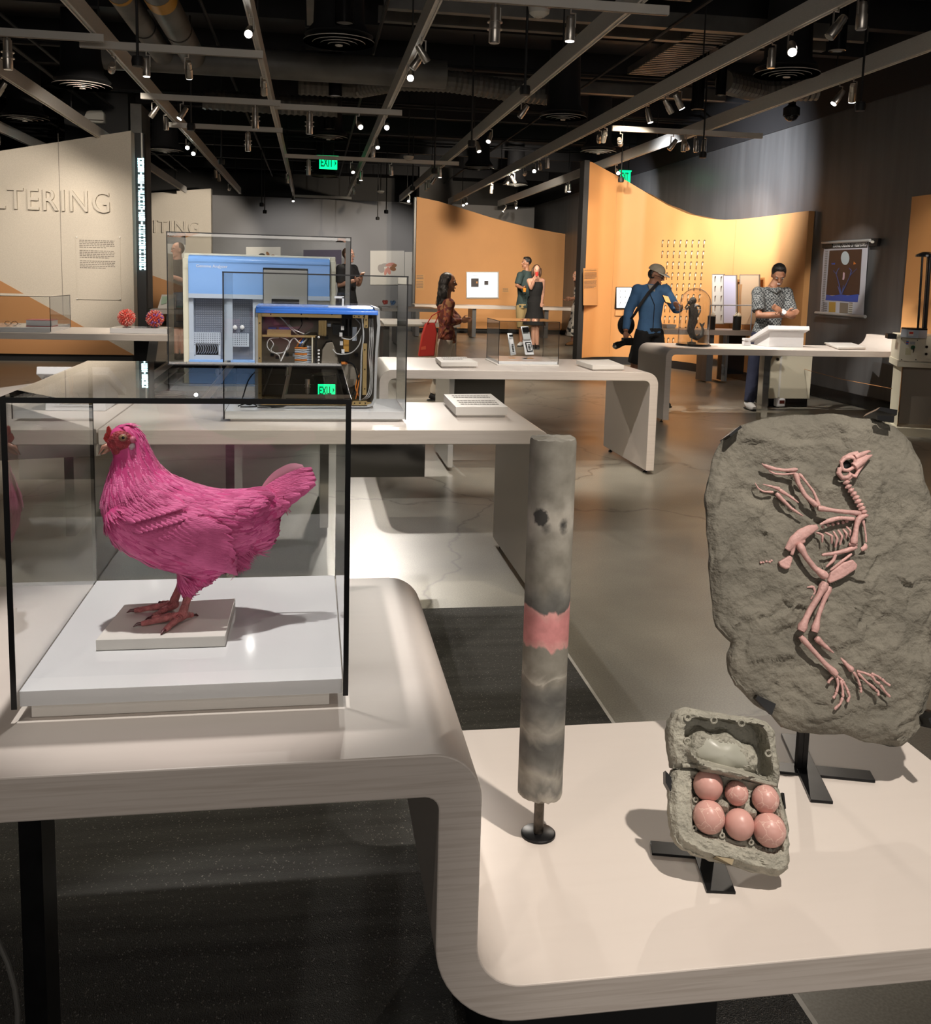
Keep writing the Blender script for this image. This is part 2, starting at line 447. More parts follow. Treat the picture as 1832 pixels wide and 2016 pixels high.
def floor_mat():
    m, nt, b = _nt('polished_concrete'); N, L = nt.nodes, nt.links
    tc = N.new('ShaderNodeTexCoord')
    n1 = N.new('ShaderNodeTexNoise'); n1.inputs['Scale'].default_value = 0.9; n1.inputs['Detail'].default_value = 8; n1.inputs['Roughness'].default_value = 0.62
    n2 = N.new('ShaderNodeTexNoise'); n2.inputs['Scale'].default_value = 150; n2.inputs['Detail'].default_value = 3
    L.new(tc.outputs['Object'], n1.inputs[0]); L.new(tc.outputs['Object'], n2.inputs[0])
    r = N.new('ShaderNodeValToRGB'); r.color_ramp.elements[0].position = 0.3; r.color_ramp.elements[1].position = 0.7
    r.color_ramp.elements[0].color = (0.19, 0.178, 0.15, 1); r.color_ramp.elements[1].color = (0.33, 0.312, 0.26, 1)
    L.new(n1.outputs[0], r.inputs[0])
    r2 = N.new('ShaderNodeValToRGB'); r2.color_ramp.elements[0].position = 0.36; r2.color_ramp.elements[1].position = 0.66
    r2.color_ramp.elements[0].color = (0.82, 0.82, 0.82, 1); r2.color_ramp.elements[1].color = (1.13, 1.13, 1.13, 1)
    L.new(n2.outputs[0], r2.inputs[0])
    mx = N.new('ShaderNodeMix'); mx.data_type = 'RGBA'; mx.blend_type = 'MULTIPLY'; mx.inputs['Factor'].default_value = 1
    L.new(r.outputs[0], mx.inputs['A']); L.new(r2.outputs[0], mx.inputs['B'])
    vo = N.new('ShaderNodeTexVoronoi'); vo.feature = 'DISTANCE_TO_EDGE'; vo.inputs['Scale'].default_value = 0.55
    nd = N.new('ShaderNodeTexNoise'); nd.inputs['Scale'].default_value = 2.2; nd.inputs['Detail'].default_value = 5
    L.new(tc.outputs['Object'], nd.inputs[0])
    ad = N.new('ShaderNodeMix'); ad.data_type = 'RGBA'; ad.inputs['Factor'].default_value = 0.35
    L.new(tc.outputs['Object'], ad.inputs['A']); L.new(nd.outputs['Color'], ad.inputs['B']); L.new(ad.outputs['Result'], vo.inputs['Vector'])
    cr = N.new('ShaderNodeValToRGB'); cr.color_ramp.elements[0].position = 0.0; cr.color_ramp.elements[1].position = 0.006
    cr.color_ramp.elements[0].color = (0.45, 0.45, 0.45, 1)
    L.new(vo.outputs['Distance'], cr.inputs[0])
    m2 = N.new('ShaderNodeMix'); m2.data_type = 'RGBA'; m2.blend_type = 'MULTIPLY'; m2.inputs['Factor'].default_value = 1
    L.new(mx.outputs['Result'], m2.inputs['A']); L.new(cr.outputs[0], m2.inputs['B'])
    L.new(m2.outputs['Result'], b.inputs['Base Color'])
    rr = N.new('ShaderNodeMapRange'); rr.inputs['To Min'].default_value = 0.24; rr.inputs['To Max'].default_value = 0.42
    L.new(n1.outputs[0], rr.inputs['Value']); L.new(rr.outputs[0], b.inputs['Roughness'])
    b.inputs['Specular IOR Level'].default_value = 0.62
    return m
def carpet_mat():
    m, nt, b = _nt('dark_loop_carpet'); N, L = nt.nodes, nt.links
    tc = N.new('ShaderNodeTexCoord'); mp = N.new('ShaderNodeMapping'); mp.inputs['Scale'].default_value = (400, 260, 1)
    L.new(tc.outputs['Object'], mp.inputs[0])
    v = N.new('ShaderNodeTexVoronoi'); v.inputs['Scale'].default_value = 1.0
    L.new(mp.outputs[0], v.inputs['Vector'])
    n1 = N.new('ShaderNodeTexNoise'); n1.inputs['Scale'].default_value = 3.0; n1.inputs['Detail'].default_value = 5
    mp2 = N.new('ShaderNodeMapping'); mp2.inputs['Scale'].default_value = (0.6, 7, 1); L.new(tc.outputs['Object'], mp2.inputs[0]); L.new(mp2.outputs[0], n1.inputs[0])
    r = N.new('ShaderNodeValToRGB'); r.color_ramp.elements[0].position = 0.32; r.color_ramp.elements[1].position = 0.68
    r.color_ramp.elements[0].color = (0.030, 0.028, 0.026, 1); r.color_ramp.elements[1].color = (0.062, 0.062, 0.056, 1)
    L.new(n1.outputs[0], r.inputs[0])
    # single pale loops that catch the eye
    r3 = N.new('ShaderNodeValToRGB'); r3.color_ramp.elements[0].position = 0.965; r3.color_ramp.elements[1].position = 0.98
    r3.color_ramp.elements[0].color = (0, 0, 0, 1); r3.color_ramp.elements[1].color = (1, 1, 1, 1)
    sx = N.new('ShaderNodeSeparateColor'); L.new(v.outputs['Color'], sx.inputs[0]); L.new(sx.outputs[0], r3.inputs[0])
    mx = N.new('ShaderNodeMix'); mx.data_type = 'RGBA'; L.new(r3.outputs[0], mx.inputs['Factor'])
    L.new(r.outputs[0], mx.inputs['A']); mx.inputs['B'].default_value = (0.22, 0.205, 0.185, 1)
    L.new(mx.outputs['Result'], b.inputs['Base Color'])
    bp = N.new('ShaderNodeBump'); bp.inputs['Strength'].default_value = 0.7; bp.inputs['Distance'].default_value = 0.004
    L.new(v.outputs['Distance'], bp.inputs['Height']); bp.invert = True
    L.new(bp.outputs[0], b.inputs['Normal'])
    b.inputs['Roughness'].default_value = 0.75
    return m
M['floor'] = floor_mat(); M['carpet'] = carpet_mat()

struct('floor', MB().bx((-10, -5, -0.2), (WX + 0.2, 33, 0)), M['floor'])
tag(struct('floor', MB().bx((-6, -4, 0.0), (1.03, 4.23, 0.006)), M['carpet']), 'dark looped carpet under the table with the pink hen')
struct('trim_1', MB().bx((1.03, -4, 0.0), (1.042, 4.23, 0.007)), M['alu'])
struct('ceiling', MB().bx((-10, -5, CZ), (WX + 0.2, 33, CZ + 0.2)), M['ceilblack'])
struct('wall_right', MB().bx((WX, -5, 0), (WX + 0.2, 33, 3.84)), M['darkgrey'])
struct('trim_2', MB().bx((WX - 0.03, -5, 3.842), (WX + 0.2, 33, CZ)), M['ceilblack'])
struct('wall_left', MB().bx((-10.2, -5, 0), (-10, 33, CZ)), M['darkwall'])
struct('wall_front', MB().bx((-10, -5.2, 0), (WX + 0.2, -5, CZ)), M['darkwall'])
struct('wall_back', MB().bx((-10, 32.8, 0), (WX + 0.2, 33, CZ)), M['darkwall'])
struct('baseboard_right', MB().bx((WX - 0.03, -5, 0.005), (WX, 33, 0.16)), M['blackgloss'])

# grey exhibition partition with the word in relief, copper-brown lower triangle
YA = 16.35
tl, tr = Yp(0, 297, YA), Yp(253, 258, YA)
slope = (tr.z - tl.z) / (tr.x - tl.x)
xr = Yp(262, 500, YA).x
xl = tl.x - 2.2
wa = MB().extr([(xl, YA, 0.12), (xr, YA, 0.12), (xr, YA, tr.z + slope * (xr - tr.x)), (xl, YA, tl.z - slope * 2.2)], (0, 0.32, 0))
pw = struct('wall_partition', wa, M['felt'])
# the angled end of the partition, copper-brown paint cut on the slant and a recessed black foot
p0, p1 = Yp(0, 553, YA), Yp(262, 699, YA)
sl = (p1.z - p0.z) / (p1.x - p0.x)
tb = MB().extr([(xl, YA - 0.012, 0.12), (xr - 0.01, YA - 0.012, 0.12), (xr - 0.01, YA - 0.012, p1.z), (xl, YA - 0.012, p0.z - sl * (p0.x - xl))], (0, 0.012, 0))
tb.build('painted_lower_panel', M['brown'], pw)
MB().bx((xl, YA + 0.05, 0), (xr - 0.05, YA + 0.3, 0.12)).build('recessed_foot', M['black'], pw)
MB().bx((Yp(118, 400, YA).x - 0.004, YA - 0.002, 0.14), (Yp(118, 400, YA).x + 0.004, YA, 3.6)).build('panel_seam', M['inkgrey'], pw)
def word_relief(word, pa, pb, hgt, y, m, parent, depth=0.06):
    """raised sans capitals standing off a wall, from the point pa to pb"""
    t = text_mb(word, 1.0, 1.0, 'LEFT', 1.12)
    x0, x1 = min(v.x for v in t.v), max(v.x for v in t.v); y0, y1 = min(v.y for v in t.v), max(v.y for v in t.v)
    sx, sz = (pb.x - pa.x) / (x1 - x0), hgt / (y1 - y0)
    shear = (pb.z - pa.z) / (pb.x - pa.x)
    groups = {}
    # split the word into letters so that each is a part
    bm = bmesh.new(); me = bpy.data.meshes.new('t'); me.from_pydata(t.v, [], t.f); bm.from_mesh(me)
    bmesh.ops.remove_doubles(bm, verts=bm.verts, dist=1e-5)
    seen = set(); isl = []
    for v in bm.verts:
        if v in seen: continue
        st, cur = [v], []
        seen.add(v)
        while st:
            q = st.pop(); cur.append(q)
            for e in q.link_edges:
                o = e.other_vert(q)
                if o not in seen: seen.add(o); st.append(o)
        isl.append(cur)
    isl.sort(key=lambda c: min(v.co.x for v in c))
    out = []
    for c in isl:
        s_ = set(c); idx = {v: i for i, v in enumerate(c)}
        mb = MB()
        vs = []
        for v in c:
            lx = (v.co.x - x0) * sx
            vs.append((pa.x + lx, y - depth / 2 - 0.0 + v.co.z * -depth, pa.z + shear * lx + (v.co.y - y0) * sz))
        fs = [tuple(idx[v] for v in reversed(f.verts)) for f in bm.faces if f.verts[0] in s_]
        fs = [tuple(reversed(f)) for f in fs]
        mb.add(vs, fs)
        out.append(mb)
    bm.free(); bpy.data.meshes.remove(me)
    for mb in out: mb.build('raised_letter', m, parent, bevel=0)
# the photograph shows its right part: LTERING, the A runs out of the frame
word_relief('ALTERING', Yp(-54, 409, YA), Yp(217, 420, YA), Yp(100, 371, YA).z - Yp(100, 414, YA).z, YA, M['felt'], pw)
pa, pb = Yp(149, 465, YA), Yp(239, 591, YA)
MB().bx((pa.x, YA - 0.015, pb.z), (pb.x, YA - 0.003, pa.z)).build('clear_text_panel', M['felt'], pw)
text_lines(Yp(156, 472, YA - 0.016), (1, 0, 0.0), (0, 0, 1), (pb.x - pa.x) * 0.80, (pa.z - pb.z) * 0.46, 17, M['inkgrey'], pw, 'printed_text', 0.45, 0.3, 3, (5, 11))
for px, py in ((151, 467), (236, 467), (152, 588), (237, 588)):
    q = Yp(px, py, YA - 0.016); MB().cyl(q, q - Vector((0, 0.012, 0)), 0.012, n=8).build('standoff_screw', M['alu'], pw)

# the second grey partition behind it
YE = 28.0
el, er = Yp(250, 386, YE), Yp(415, 371, YE)
we = struct('wall_partition', MB().extr([(el.x - 1, YE, 0.1), (er.x, YE, 0.1), (er.x, YE, er.z), (el.x - 1, YE, el.z - 0.08)], (0, 0.35, 0)), M['felt'])
q0, q1 = Yp(285, 537, YE), Yp(440, 583, YE)
MB().extr([(el.x - 1, YE - 0.012, 0.1), (er.x, YE - 0.012, 0.1), (er.x, YE - 0.012, q0.z - 0.62), (q0.x, YE - 0.012, q0.z), (el.x - 1, YE - 0.012, q0.z)], (0, 0.012, 0)).build('painted_lower_panel', M['brown'], we)
word_relief('EDITING', Yp(259, 457, YE), Yp(391, 461, YE), Yp(340, 433, YE).z - Yp(340, 458, YE).z, YE, M['felt'], we, 0.06)
# orange-brown return beside the illuminated strip
struct('wall_return', MB().bx((Yp(262, 560, 22).x, 22, 0.1), (Yp(286, 560, 22).x, 22.2, Yp(270, 540, 22).z)), M['brown'])

# grey wall at the far end with the prints on it
YB = 29.5
gl, gr = Yp(418, 384, YB), Yp(1052, 408, YB)
wb = struct('wall_far', MB().extr([(gl.x - 2.5, YB, 0.0), (gr.x, YB, 0.0), (gr.x, YB, gr.z), (gl.x - 2.5, YB, gl.z)], (0, 0.3, 0)), M['greywall'])
struct('baseboard_far', MB().bx((gl.x - 2.5, YB - 0.02, 0.005), (gr.x, YB, 0.15)), M['black'])
# square column rising behind the middle orange wall
ca, cb = Yp(820, 340, 29.0), Yp(884, 340, 29.0)
struct('column', MB().bx((ca.x, 28.2, 0), (cb.x, 29.0, CZ)), mat('column_grey_paint', (0.06, 0.06, 0.06), 0.6))
ca, cb = Yp(126, 230, 17.4), Yp(252, 230, 17.4)
struct('column', MB().bx((ca.x, 17.4, 0), (cb.x, 18.6, CZ)), M['black'])
struct('column', MB().bx((cb.x + 0.02, 17.5, 0), (cb.x + 0.2, 18.4, 4.3)), M['ceilgrey'])

# middle orange wall with the falling top edge
YO = 26.4
mo = MB()
tops = [(812, 386), (860, 396), (900, 408), (960, 427), (1000, 438), (1040, 448), (1100, 459), (1150, 466)]
x0, x1 = Yp(818, 520, YO).x, Yp(1165, 520, YO).x
def ft(u, v):
    x = x0 + (x1 - x0) * u; px = proj((x, YO, 2.0))[0]
    zt = Yp(px, interp(tops, px), YO).z
    return x, zt
pts = [(x0, YO, 0.12)] + [(x0 + (x1 - x0) * i / 24, YO, ft(i / 24, 0)[1]) for i in range(25)] + [(x1, YO, 0.12)]
om = struct('wall_orange', MB().extr(pts, (0, 0.25, 0)), M['orange'])
MB().bx((x0 + 0.05, YO + 0.06, 0), (x1, YO + 0.2, 0.12)).build('recessed_foot', M['black'], om)
MB().bx((x0 - 0.06, YO + 0.05, 0), (x0 - 0.005, YO + 0.4, Yp(817, 388, YO).z)).build('end_post', M['darkgrey'], om)

# right orange wall: concave in plan, wave along its top
plan = [(4.80, 16.75), (5.1, 16.98), (5.5, 17.1), (5.9, 17.0), (6.25, 16.65), (6.52, 16.1), (6.70, 15.4), (6.80, 14.6), (6.84, 13.8), (6.86, 13.2), (6.86, 12.78)]
wave = [(1157, 318), (1190, 336), (1230, 357), (1270, 381), (1310, 404), (1350, 421), (1390, 430), (1420, 433), (1460, 431), (1510, 425), (1585, 415)]
pp = []
for (a, b_) in zip(plan, plan[1:]):
    for i in range(5): pp.append((a[0] + (b_[0] - a[0]) * i / 5, a[1] + (b_[1] - a[1]) * i / 5))
pp.append(plan[-1])
zt = []
for x, y in pp:
    px = proj((x, y, 2.2))[0]; d = _ray(px, interp(wave, px)); zt.append(EYE.z + d.z * (y / d.y))
mb = MB(); n = len(pp); TH = 0.16
def outw(i):
    a, b_ = pp[max(i - 1, 0)], pp[min(i + 1, n - 1)]; t = Vector((b_[0] - a[0], b_[1] - a[1])).normalized()
    return Vector((-t.y, t.x))
for i, (x, y) in enumerate(pp):
    o = outw(i) * TH
    X2 = min(x + o.x, WX - 0.002)
    mb.v += [Vector((x, y, 0.14)), Vector((x, y, zt[i])), Vector((X2, y + o.y, zt[i])), Vector((X2, y + o.y, 0.14))]
for i in range(n - 1):
    a = 4 * i
    for k in range(4):
        mb.f.append((a + k, a + (k + 1) % 4, a + 4 + (k + 1) % 4, a + 4 + k)); mb.m.append(0)
mb.f.append((0, 3, 2, 1)); mb.m.append(0); e = 4 * (n - 1); mb.f.append((e, e + 1, e + 2, e + 3)); mb.m.append(0)
orr = struct('wall_orange', mb, M['orange'])
mb = MB()
for i, (x, y) in enumerate(pp):
    o = outw(i)
    mb.v += [Vector((x - o.x * 0.01, y - o.y * 0.01, 0)), Vector((x - o.x * 0.01, y - o.y * 0.01, 0.14)), Vector((min(x + o.x * 0.1, WX - 0.003), y + o.y * 0.1, 0.14)), Vector((min(x + o.x * .1, WX - 0.003), y + o.y * 0.1, 0))]
for i in range(n - 1):
    a = 4 * i
    for k in range(4): mb.f.append((a + k, a + (k + 1) % 4, a + 4 + (k + 1) % 4, a + 4 + k)); mb.m.append(0)
mb.build('recessed_foot', M['black'], orr)
MB().bx((4.70, 16.72, 0), (4.795, 17.0, zt[0] + 0.02)).build('end_post', M['black'], orr)
for k in (9, 33): 
    x, y = pp[k]; MB().bx((x - 0.004, y - 0.004, 0.2), (x + 0.004, y + 0.002, zt[k] - 0.01)).build('panel_seam', M['tan'], orr)
# last orange panel against the right wall
oy = Xp(1785, 500, WX - 0.22).y
zz = Xp(1790, 388, WX - 0.22).z
struct('wall_orange', MB().bx((WX - 0.22, oy - 3.0, 0.1), (WX - 0.03, oy, zz)), M['orange'])

# ------------------------------------------------------------------ tables
TZ, TT = 0.82, 0.067
def foot_pads(parent, pts, name='levelling_foot'):
    for x, y in pts:
        MB().lathe([(0.018, 0.0), (0.018, 0.008), (0.007, 0.012), (0.007, 0.032)], (x, y, 0.0), 10).build(name, M['blackmetal'], parent)

# near table: steps down in one sweep to the low platform
t1 = thing('stepped_table', (0.2, 1.75, 0), 'whitewashed wooden display table curving down into a low platform', 'table')
T1Y0, T1Y1, TL, LZ, LT = 1.327, 2.175, -1.6, 0.433, 0.062
xo, xi = 0.255, 0.190       # outer and inner face of the drop
outer = [(TL, TZ)] + arc(xo - 0.075, TZ - 0.075, 0.075, 90, 0, 10) + arc(xo + 0.075, LZ + 0.075, 0.075, 180, 270, 10) + [(1.43, LZ)]
inner = [(1.43, LZ - LT)] + arc(xi + 0.14, LZ - LT + 0.14, 0.14, 270, 180, 12) + arc(xi - 0.022, TZ - TT - 0.022, 0.022, 0, 90, 5) + [(TL, TZ - TT)]
top = [(x, T1Y0, z) for x, z in outer + inner]
MB().extr(top, (0, T1Y1 - T1Y0, 0)).build('swept_top', M['wood'], t1, bevel=0.0025, smooth=0.5)
MB().bx((0.32, T1Y0 + 0.10, 0.012), (0.70, T1Y1 - 0.1, LZ - LT - 0.001)).build('plinth', M['black'], t1)
lx = Yp(42, 1800, T1Y0 + 0.25).x
MB().bx((lx, T1Y0 + 0.25, 0.012), (lx + 0.036, T1Y0 + 0.33, TZ - TT)).build('leg_panel', M['blackmetal'], t1)
MB().bx((-0.95, T1Y0 + 0.10, TZ - TT - 0.03), (lx - 0.003, T1Y1 - 0.1, TZ - TT - 0.001)).build('cable_tray', M['wood'], t1)
MB().tube([Yp(x, y, T1Y0 + 0.2) for x, y in ((-30, 1800), (-5, 1850), (15, 1895), (29, 1945), (35, 1990), (34, 2040), (28, 2090), (20, 2130))], 0.0045, 8).build('conduit', M['ceilgrey'], t1)

# second table: machines stand on it
t2 = thing('display_table', (0.1, 4.8, 0), 'long whitewashed table under the opened blue machine in its glass case', 'table')
Y20, Y21 = 4.335, 5.315
XR = 1.105
o_ = [(-0.92, TZ)] + arc(XR - 0.055, TZ - 0.055, 0.055, 90, 0, 8) + [(XR, 0.035), (XR - 0.067, 0.035)] + arc(XR - 0.067 - 0.02, TZ - TT - 0.02, 0.02, 0, 90, 4) + [(-0.92, TZ - TT)]
MB().extr([(x, Y20, z) for x, z in o_], (0, Y21 - Y20, 0)).build('waterfall_top', M['wood2'], t2, bevel=0.003, smooth=0.5)
foot_pads(t2, [(XR - 0.03, Y20 + 0.1), (XR - 0.03, Y21 - 0.1)])
MB().bx((-0.40, Y20 + 0.25, 0.03), (-0.36, Y21 - 0.2, TZ - TT)).build('leg_panel', M['chrome'], t2)
MB().bx((0.20, Y21 - 0.03, 0.40), (0.63, Y21, TZ - TT - 0.001)).build('mirror_panel', M['chrome'], t2)
t2b = thing('display_table', (-0.8, 5.9, 0), 'angled wing table standing behind and left of the opened machine', 'table')
pl = [(-0.93, 4.35), (-1.6, 5.27), (-1.78, 5.85), (-1.25, 7.0), (0.2, 7.0), (0.2, 5.325), (-0.93, 5.325)]
MB().extr([(x, y, TZ - TT) for x, y in pl], (0, 0, TT)).build('tabletop', M['wood2'], t2b, bevel=0.003)
a, b_ = Vector((-0.935, 4.36, 0)), Vector((-1.62, 5.30, 0))
d = (a - b_).normalized(); nn = Vector((d.y, -d.x, 0)) * 0.02
MB().hexa([b_ + Vector((0, 0, 0.5)), a + Vector((0, 0, 0.70)), a + nn * -1 + Vector((0, 0, 0.70)), b_ - nn + Vector((0, 0, 0.5)),
           b_ + Vector((0, 0, TZ - TT)), a + Vector((0, 0, TZ - TT)), a - nn + Vector((0, 0, TZ - TT)), b_ - nn + Vector((0, 0, TZ - TT))]).build('apron', M['wood2'], t2b)
MB().bx((-1.35, 5.5, 0.03), (-1.30, 6.6, TZ - TT)).build('leg_panel', M['chrome'], t2b)
MB().bx((0.05, 5.6, 0.03), (0.10, 6.6, TZ - TT)).build('leg_panel', M['chrome'], t2b)

# third table: phones in a case
t3 = thing('display_table', (1.6, 7.7, 0), 'white arched table carrying the small glass case of two phones', 'table')
def arch_table(t, x0, x1, y0, y1, m, ro=0.10, ri=0.045, left=True, right=True, th=TT):
    pts = []
    if left: pts += [(x0 + th, 0.035), (x0, 0.035)] + arc(x0 + ro, TZ - ro, ro, 180, 90, 10)
    else: pts += [(x0, TZ - th), (x0, TZ)]
    if right: pts += arc(x1 - ro, TZ - ro, ro, 90, 0, 10) + [(x1, 0.035), (x1 - th, 0.035)] + arc(x1 - th - ri, TZ - th - ri, ri, 0, 90, 6)
    else: pts += [(x1, TZ), (x1, TZ - th)]
    if left: pts += arc(x0 + th + ri, TZ - th - ri, ri, 90, 180, 6)
    MB().extr([(x, y0, z) for x, z in pts], (0, y1 - y0, 0)).build('waterfall_top', m, t, bevel=0.003, smooth=0.5)
X30, X31, Y30, Y31 = 0.50, 2.69, 7.18, 8.32
arch_table(t3, X30, X31, Y30, Y31, M['wood2'])
foot_pads(t3, [(X31 - 0.03, Y30 + 0.12), (X31 - 0.03, Y31 - 0.1), (X30 + 0.03, Y30 + 0.12)])
MB().bx((1.06, Y30 + 0.2, 0.03), (1.10, Y31 - 0.1, TZ - TT)).build('leg_panel', M['chrome'], t3)
MB().bx((1.12, Y31 - 0.16, 0.30), (1.66, Y31 - 0.1, TZ - TT)).build('cable_box', mat('dark_taupe_board', (0.10, 0.095, 0.085), 0.6), t3)

# fourth table: bell jar and slanted screen
t4 = thing('display_table', (5.2, 10.3, 0), 'long white table carrying the bell jar, with one rounded waterfall end', 'table')
X40, X41, Y40, Y41 = 3.78, 6.66, 9.90, 10.80
pts = [(X40 + TT, 0.035), (X40, 0.035)] + arc(X40 + 0.10, TZ - 0.10, 0.10, 180, 90, 10) + [(X41 - 0.16, TZ)] + arc(X41 - 0.16, TZ + 0.16, 0.16, 270, 355, 8)
pts += [(X41 + TT, TZ + 0.15)] + arc(X41 - 0.16, TZ + 0.16, 0.16 + TT, 355, 270, 8) + arc(X40 + TT + 0.045, TZ - TT - 0.045, 0.045, 90, 180, 6)
MB().extr([(x, Y40, z) for x, z in pts], (0, Y41 - Y40, 0)).build('waterfall_top', M['wood2'], t4, bevel=0.003, smooth=0.5)
foot_pads(t4, [(X40 + 0.03, Y40 + 0.12), (X40 + 0.03, Y41 - 0.1)])
q = Yp(1512, 760, Y40 + 0.15)
MB().bx((Yp(1501, 760, Y40 + .2).x, Y40 + 0.2, 0.0), (Yp(1513, 760, Y40 + .2).x, Y40 + 0.32, TZ - TT)).build('leg_panel', M['chrome'], t4)

# left bench before the grey partition
t5 = thing('display_bench', (-2.5, 11.1, 0), 'long white bench carrying two spiky virus models before the grey partition', 'table')
q = Yp(355, 655, 10.75).x
MB().bx((-4.6, 10.75, TZ - TT), (-1.35, 11.95, TZ)).build('benchtop', M['wood2'], t5, bevel=0.003)
a, b_ = Yp(300, 690, 11.2), Yp(270, 690, 11.2)
MB().extr([(b_.x, 11.0, 0.02), (a.x - 0.1, 11.0, 0.08), (a.x, 11.0, TZ - TT), (b_.x, 11.0, TZ - TT)], (0, 0.7, 0)).build('leg_box', M['blackgloss'], t5)
MB().bx((-4.4, 11.1, 0.02), (-4.34, 11.8, TZ - TT)).build('leg_panel', M['chrome'], t5)

# counter running behind the middle orange wall's screen, and side tables seen between people
def far_table(label, pxa, pxb, pyt, dep, legs=(), z=TZ, name='display_counter', m=None):
    y = Zp((pxa + pxb) / 2, pyt, z).y
    xa, xb = Yp(pxa, pyt, y).x, Yp(pxb, pyt, y).x
    t = thing(name, ((xa + xb) / 2, y + dep / 2, 0), label, 'table')
    MB().bx((xa, y, z - 0.075), (xb, y + dep, z)).build('countertop', m or M['wood2'], t, bevel=0.003)
    for f in legs:
        x = xa + (xb - xa) * f
        MB().bx((x - 0.05, y + 0.1, 0.02), (x + 0.05, y + dep - 0.1, z - 0.075)).build('leg_panel', M['darkgrey'], t)
    return t, xa, xb, y
fc1 = far_table('long pale counter below the white screen on the orange wall', 816, 1150, 603, 0.9, (0.02, 0.35, 0.72, 0.78))
fc2 = far_table('white side counter behind the woman with the red bag', 752, 862, 607, 1.3, (0.3,))
fc3 = far_table('white table beside the woman with the red bag, carrying a flat plaque', 745, 906, 634, 1.0, (0.1, 0.93))
fc4 = far_table('long white counter before the feather rows on the orange wall', 1308, 1484, 650, 0.60, (0.55, 0.72), TZ)
fc5 = far_table('low white counter in front of the second grey partition', 290, 372, 610, 0.7, (0.5,))
MB().bx((Yp(1424, 700, fc4[3]).x, fc4[3] + 0.05, 0.03), (Yp(1431, 700, fc4[3]).x, fc4[3] + 0.58, TZ - 0.076)).build('leg_panel', M['chrome'], fc4[0])
MB().bx((Yp(1433, 700, fc4[3]).x, fc4[3] + 0.3, 0.12), (Yp(1482, 700, fc4[3]).x, fc4[3] + 0.58, TZ - 0.076)).build('cable_box', M['blackgloss'], fc4[0])

# ------------------------------------------------------------------ glass cases
def glass_case(t, x0, x1, y0, y1, z0, z1, th, edge=None, rise=0.0):
    """five panes, each with its dark polished edges"""
    edge = edge or M['blackedge']
    g = M['glass']; e = 0.0008
    MB().bx((x0 + th, y0, z0), (x1 - th, y0 + th, z1 - th)).build('glass_pane', g, t)
    MB().bx((x0 + th, y1 - th, z0), (x1 - th, y1, z1 - th)).build('glass_pane', g, t)
    for a, b_ in ((x0, x0 + th), (x1 - th, x1)):
        p = MB().bx((a, y0, z0), (b_, y1, z1 - th)).build('glass_pane', g, t)
        for yy in ((y0 - e, y0), (y1, y1 + e)):
            MB().bx((a, yy[0], z0), (b_, yy[1], z1 - th)).build('polished_edge', edge, p)
    p = MB().hexa([(x0, y0, z1 - th), (x1, y0, z1 - th), (x1, y1, z1 - th), (x0, y1, z1 - th), (x0, y0, z1), (x1, y0, z1), (x1, y1, z1 + rise), (x0, y1, z1 + rise)]).build('glass_top', g, t)
    for yy in ((y0 - e, y0), (y1, y1 + e)):
        MB().bx((x0, yy[0], z1 - th), (x1, yy[1], z1)).build('polished_edge', edge, p)
    for xx in ((x0 - e, x0), (x1, x1 + e)):
        MB().bx((xx[0], y0, z1 - th), (xx[1], y1, z1)).build('polished_edge', edge, p)

CX0, CX1, CY0, CY1, CZB, CZT = -0.455, 0.061, 1.497, 2.065, 0.841, 1.327
k1 = thing('display_case', ((CX0 + CX1) / 2, (CY0 + CY1) / 2, TZ), 'large glass case with black edges over the pink hen on the stepped table', 'display case')
glass_case(k1, CX0, CX1, CY0, CY1, CZB, CZT, 0.0085, None, 0.0037)
MB().bx((CX0 + 0.025, CY0 + 0.014, TZ + 0.0005), (CX1 - 0.03, CY1 - 0.025, CZB)).build('lower_plinth', M['whitematte'], k1, bevel=0.001)
MB().bx((CX0 + 0.0095, CY0 + 0.0095, CZB), (CX1 - 0.0095, CY1 - 0.0095, CZB + 0.025)).build('base_board', M['white'], k1, bevel=0.001)
BT = CZB + 0.025

# ------------------------------------------------------------------ pink hen
PT = BT + 0.020
a, b_, c, d = Zp(188, 1260, PT), Zp(443, 1252, PT), Zp(463, 1178, PT), Zp(245, 1190, PT)
hp = MB().extr([a, b_, c, d], (0, 0, -0.0195)).build('mount_plate', M['whitematte'], None, bevel=0.0012)
tag(hp, 'thin white mount plate lying under the feet of the pink hen', 'plate')

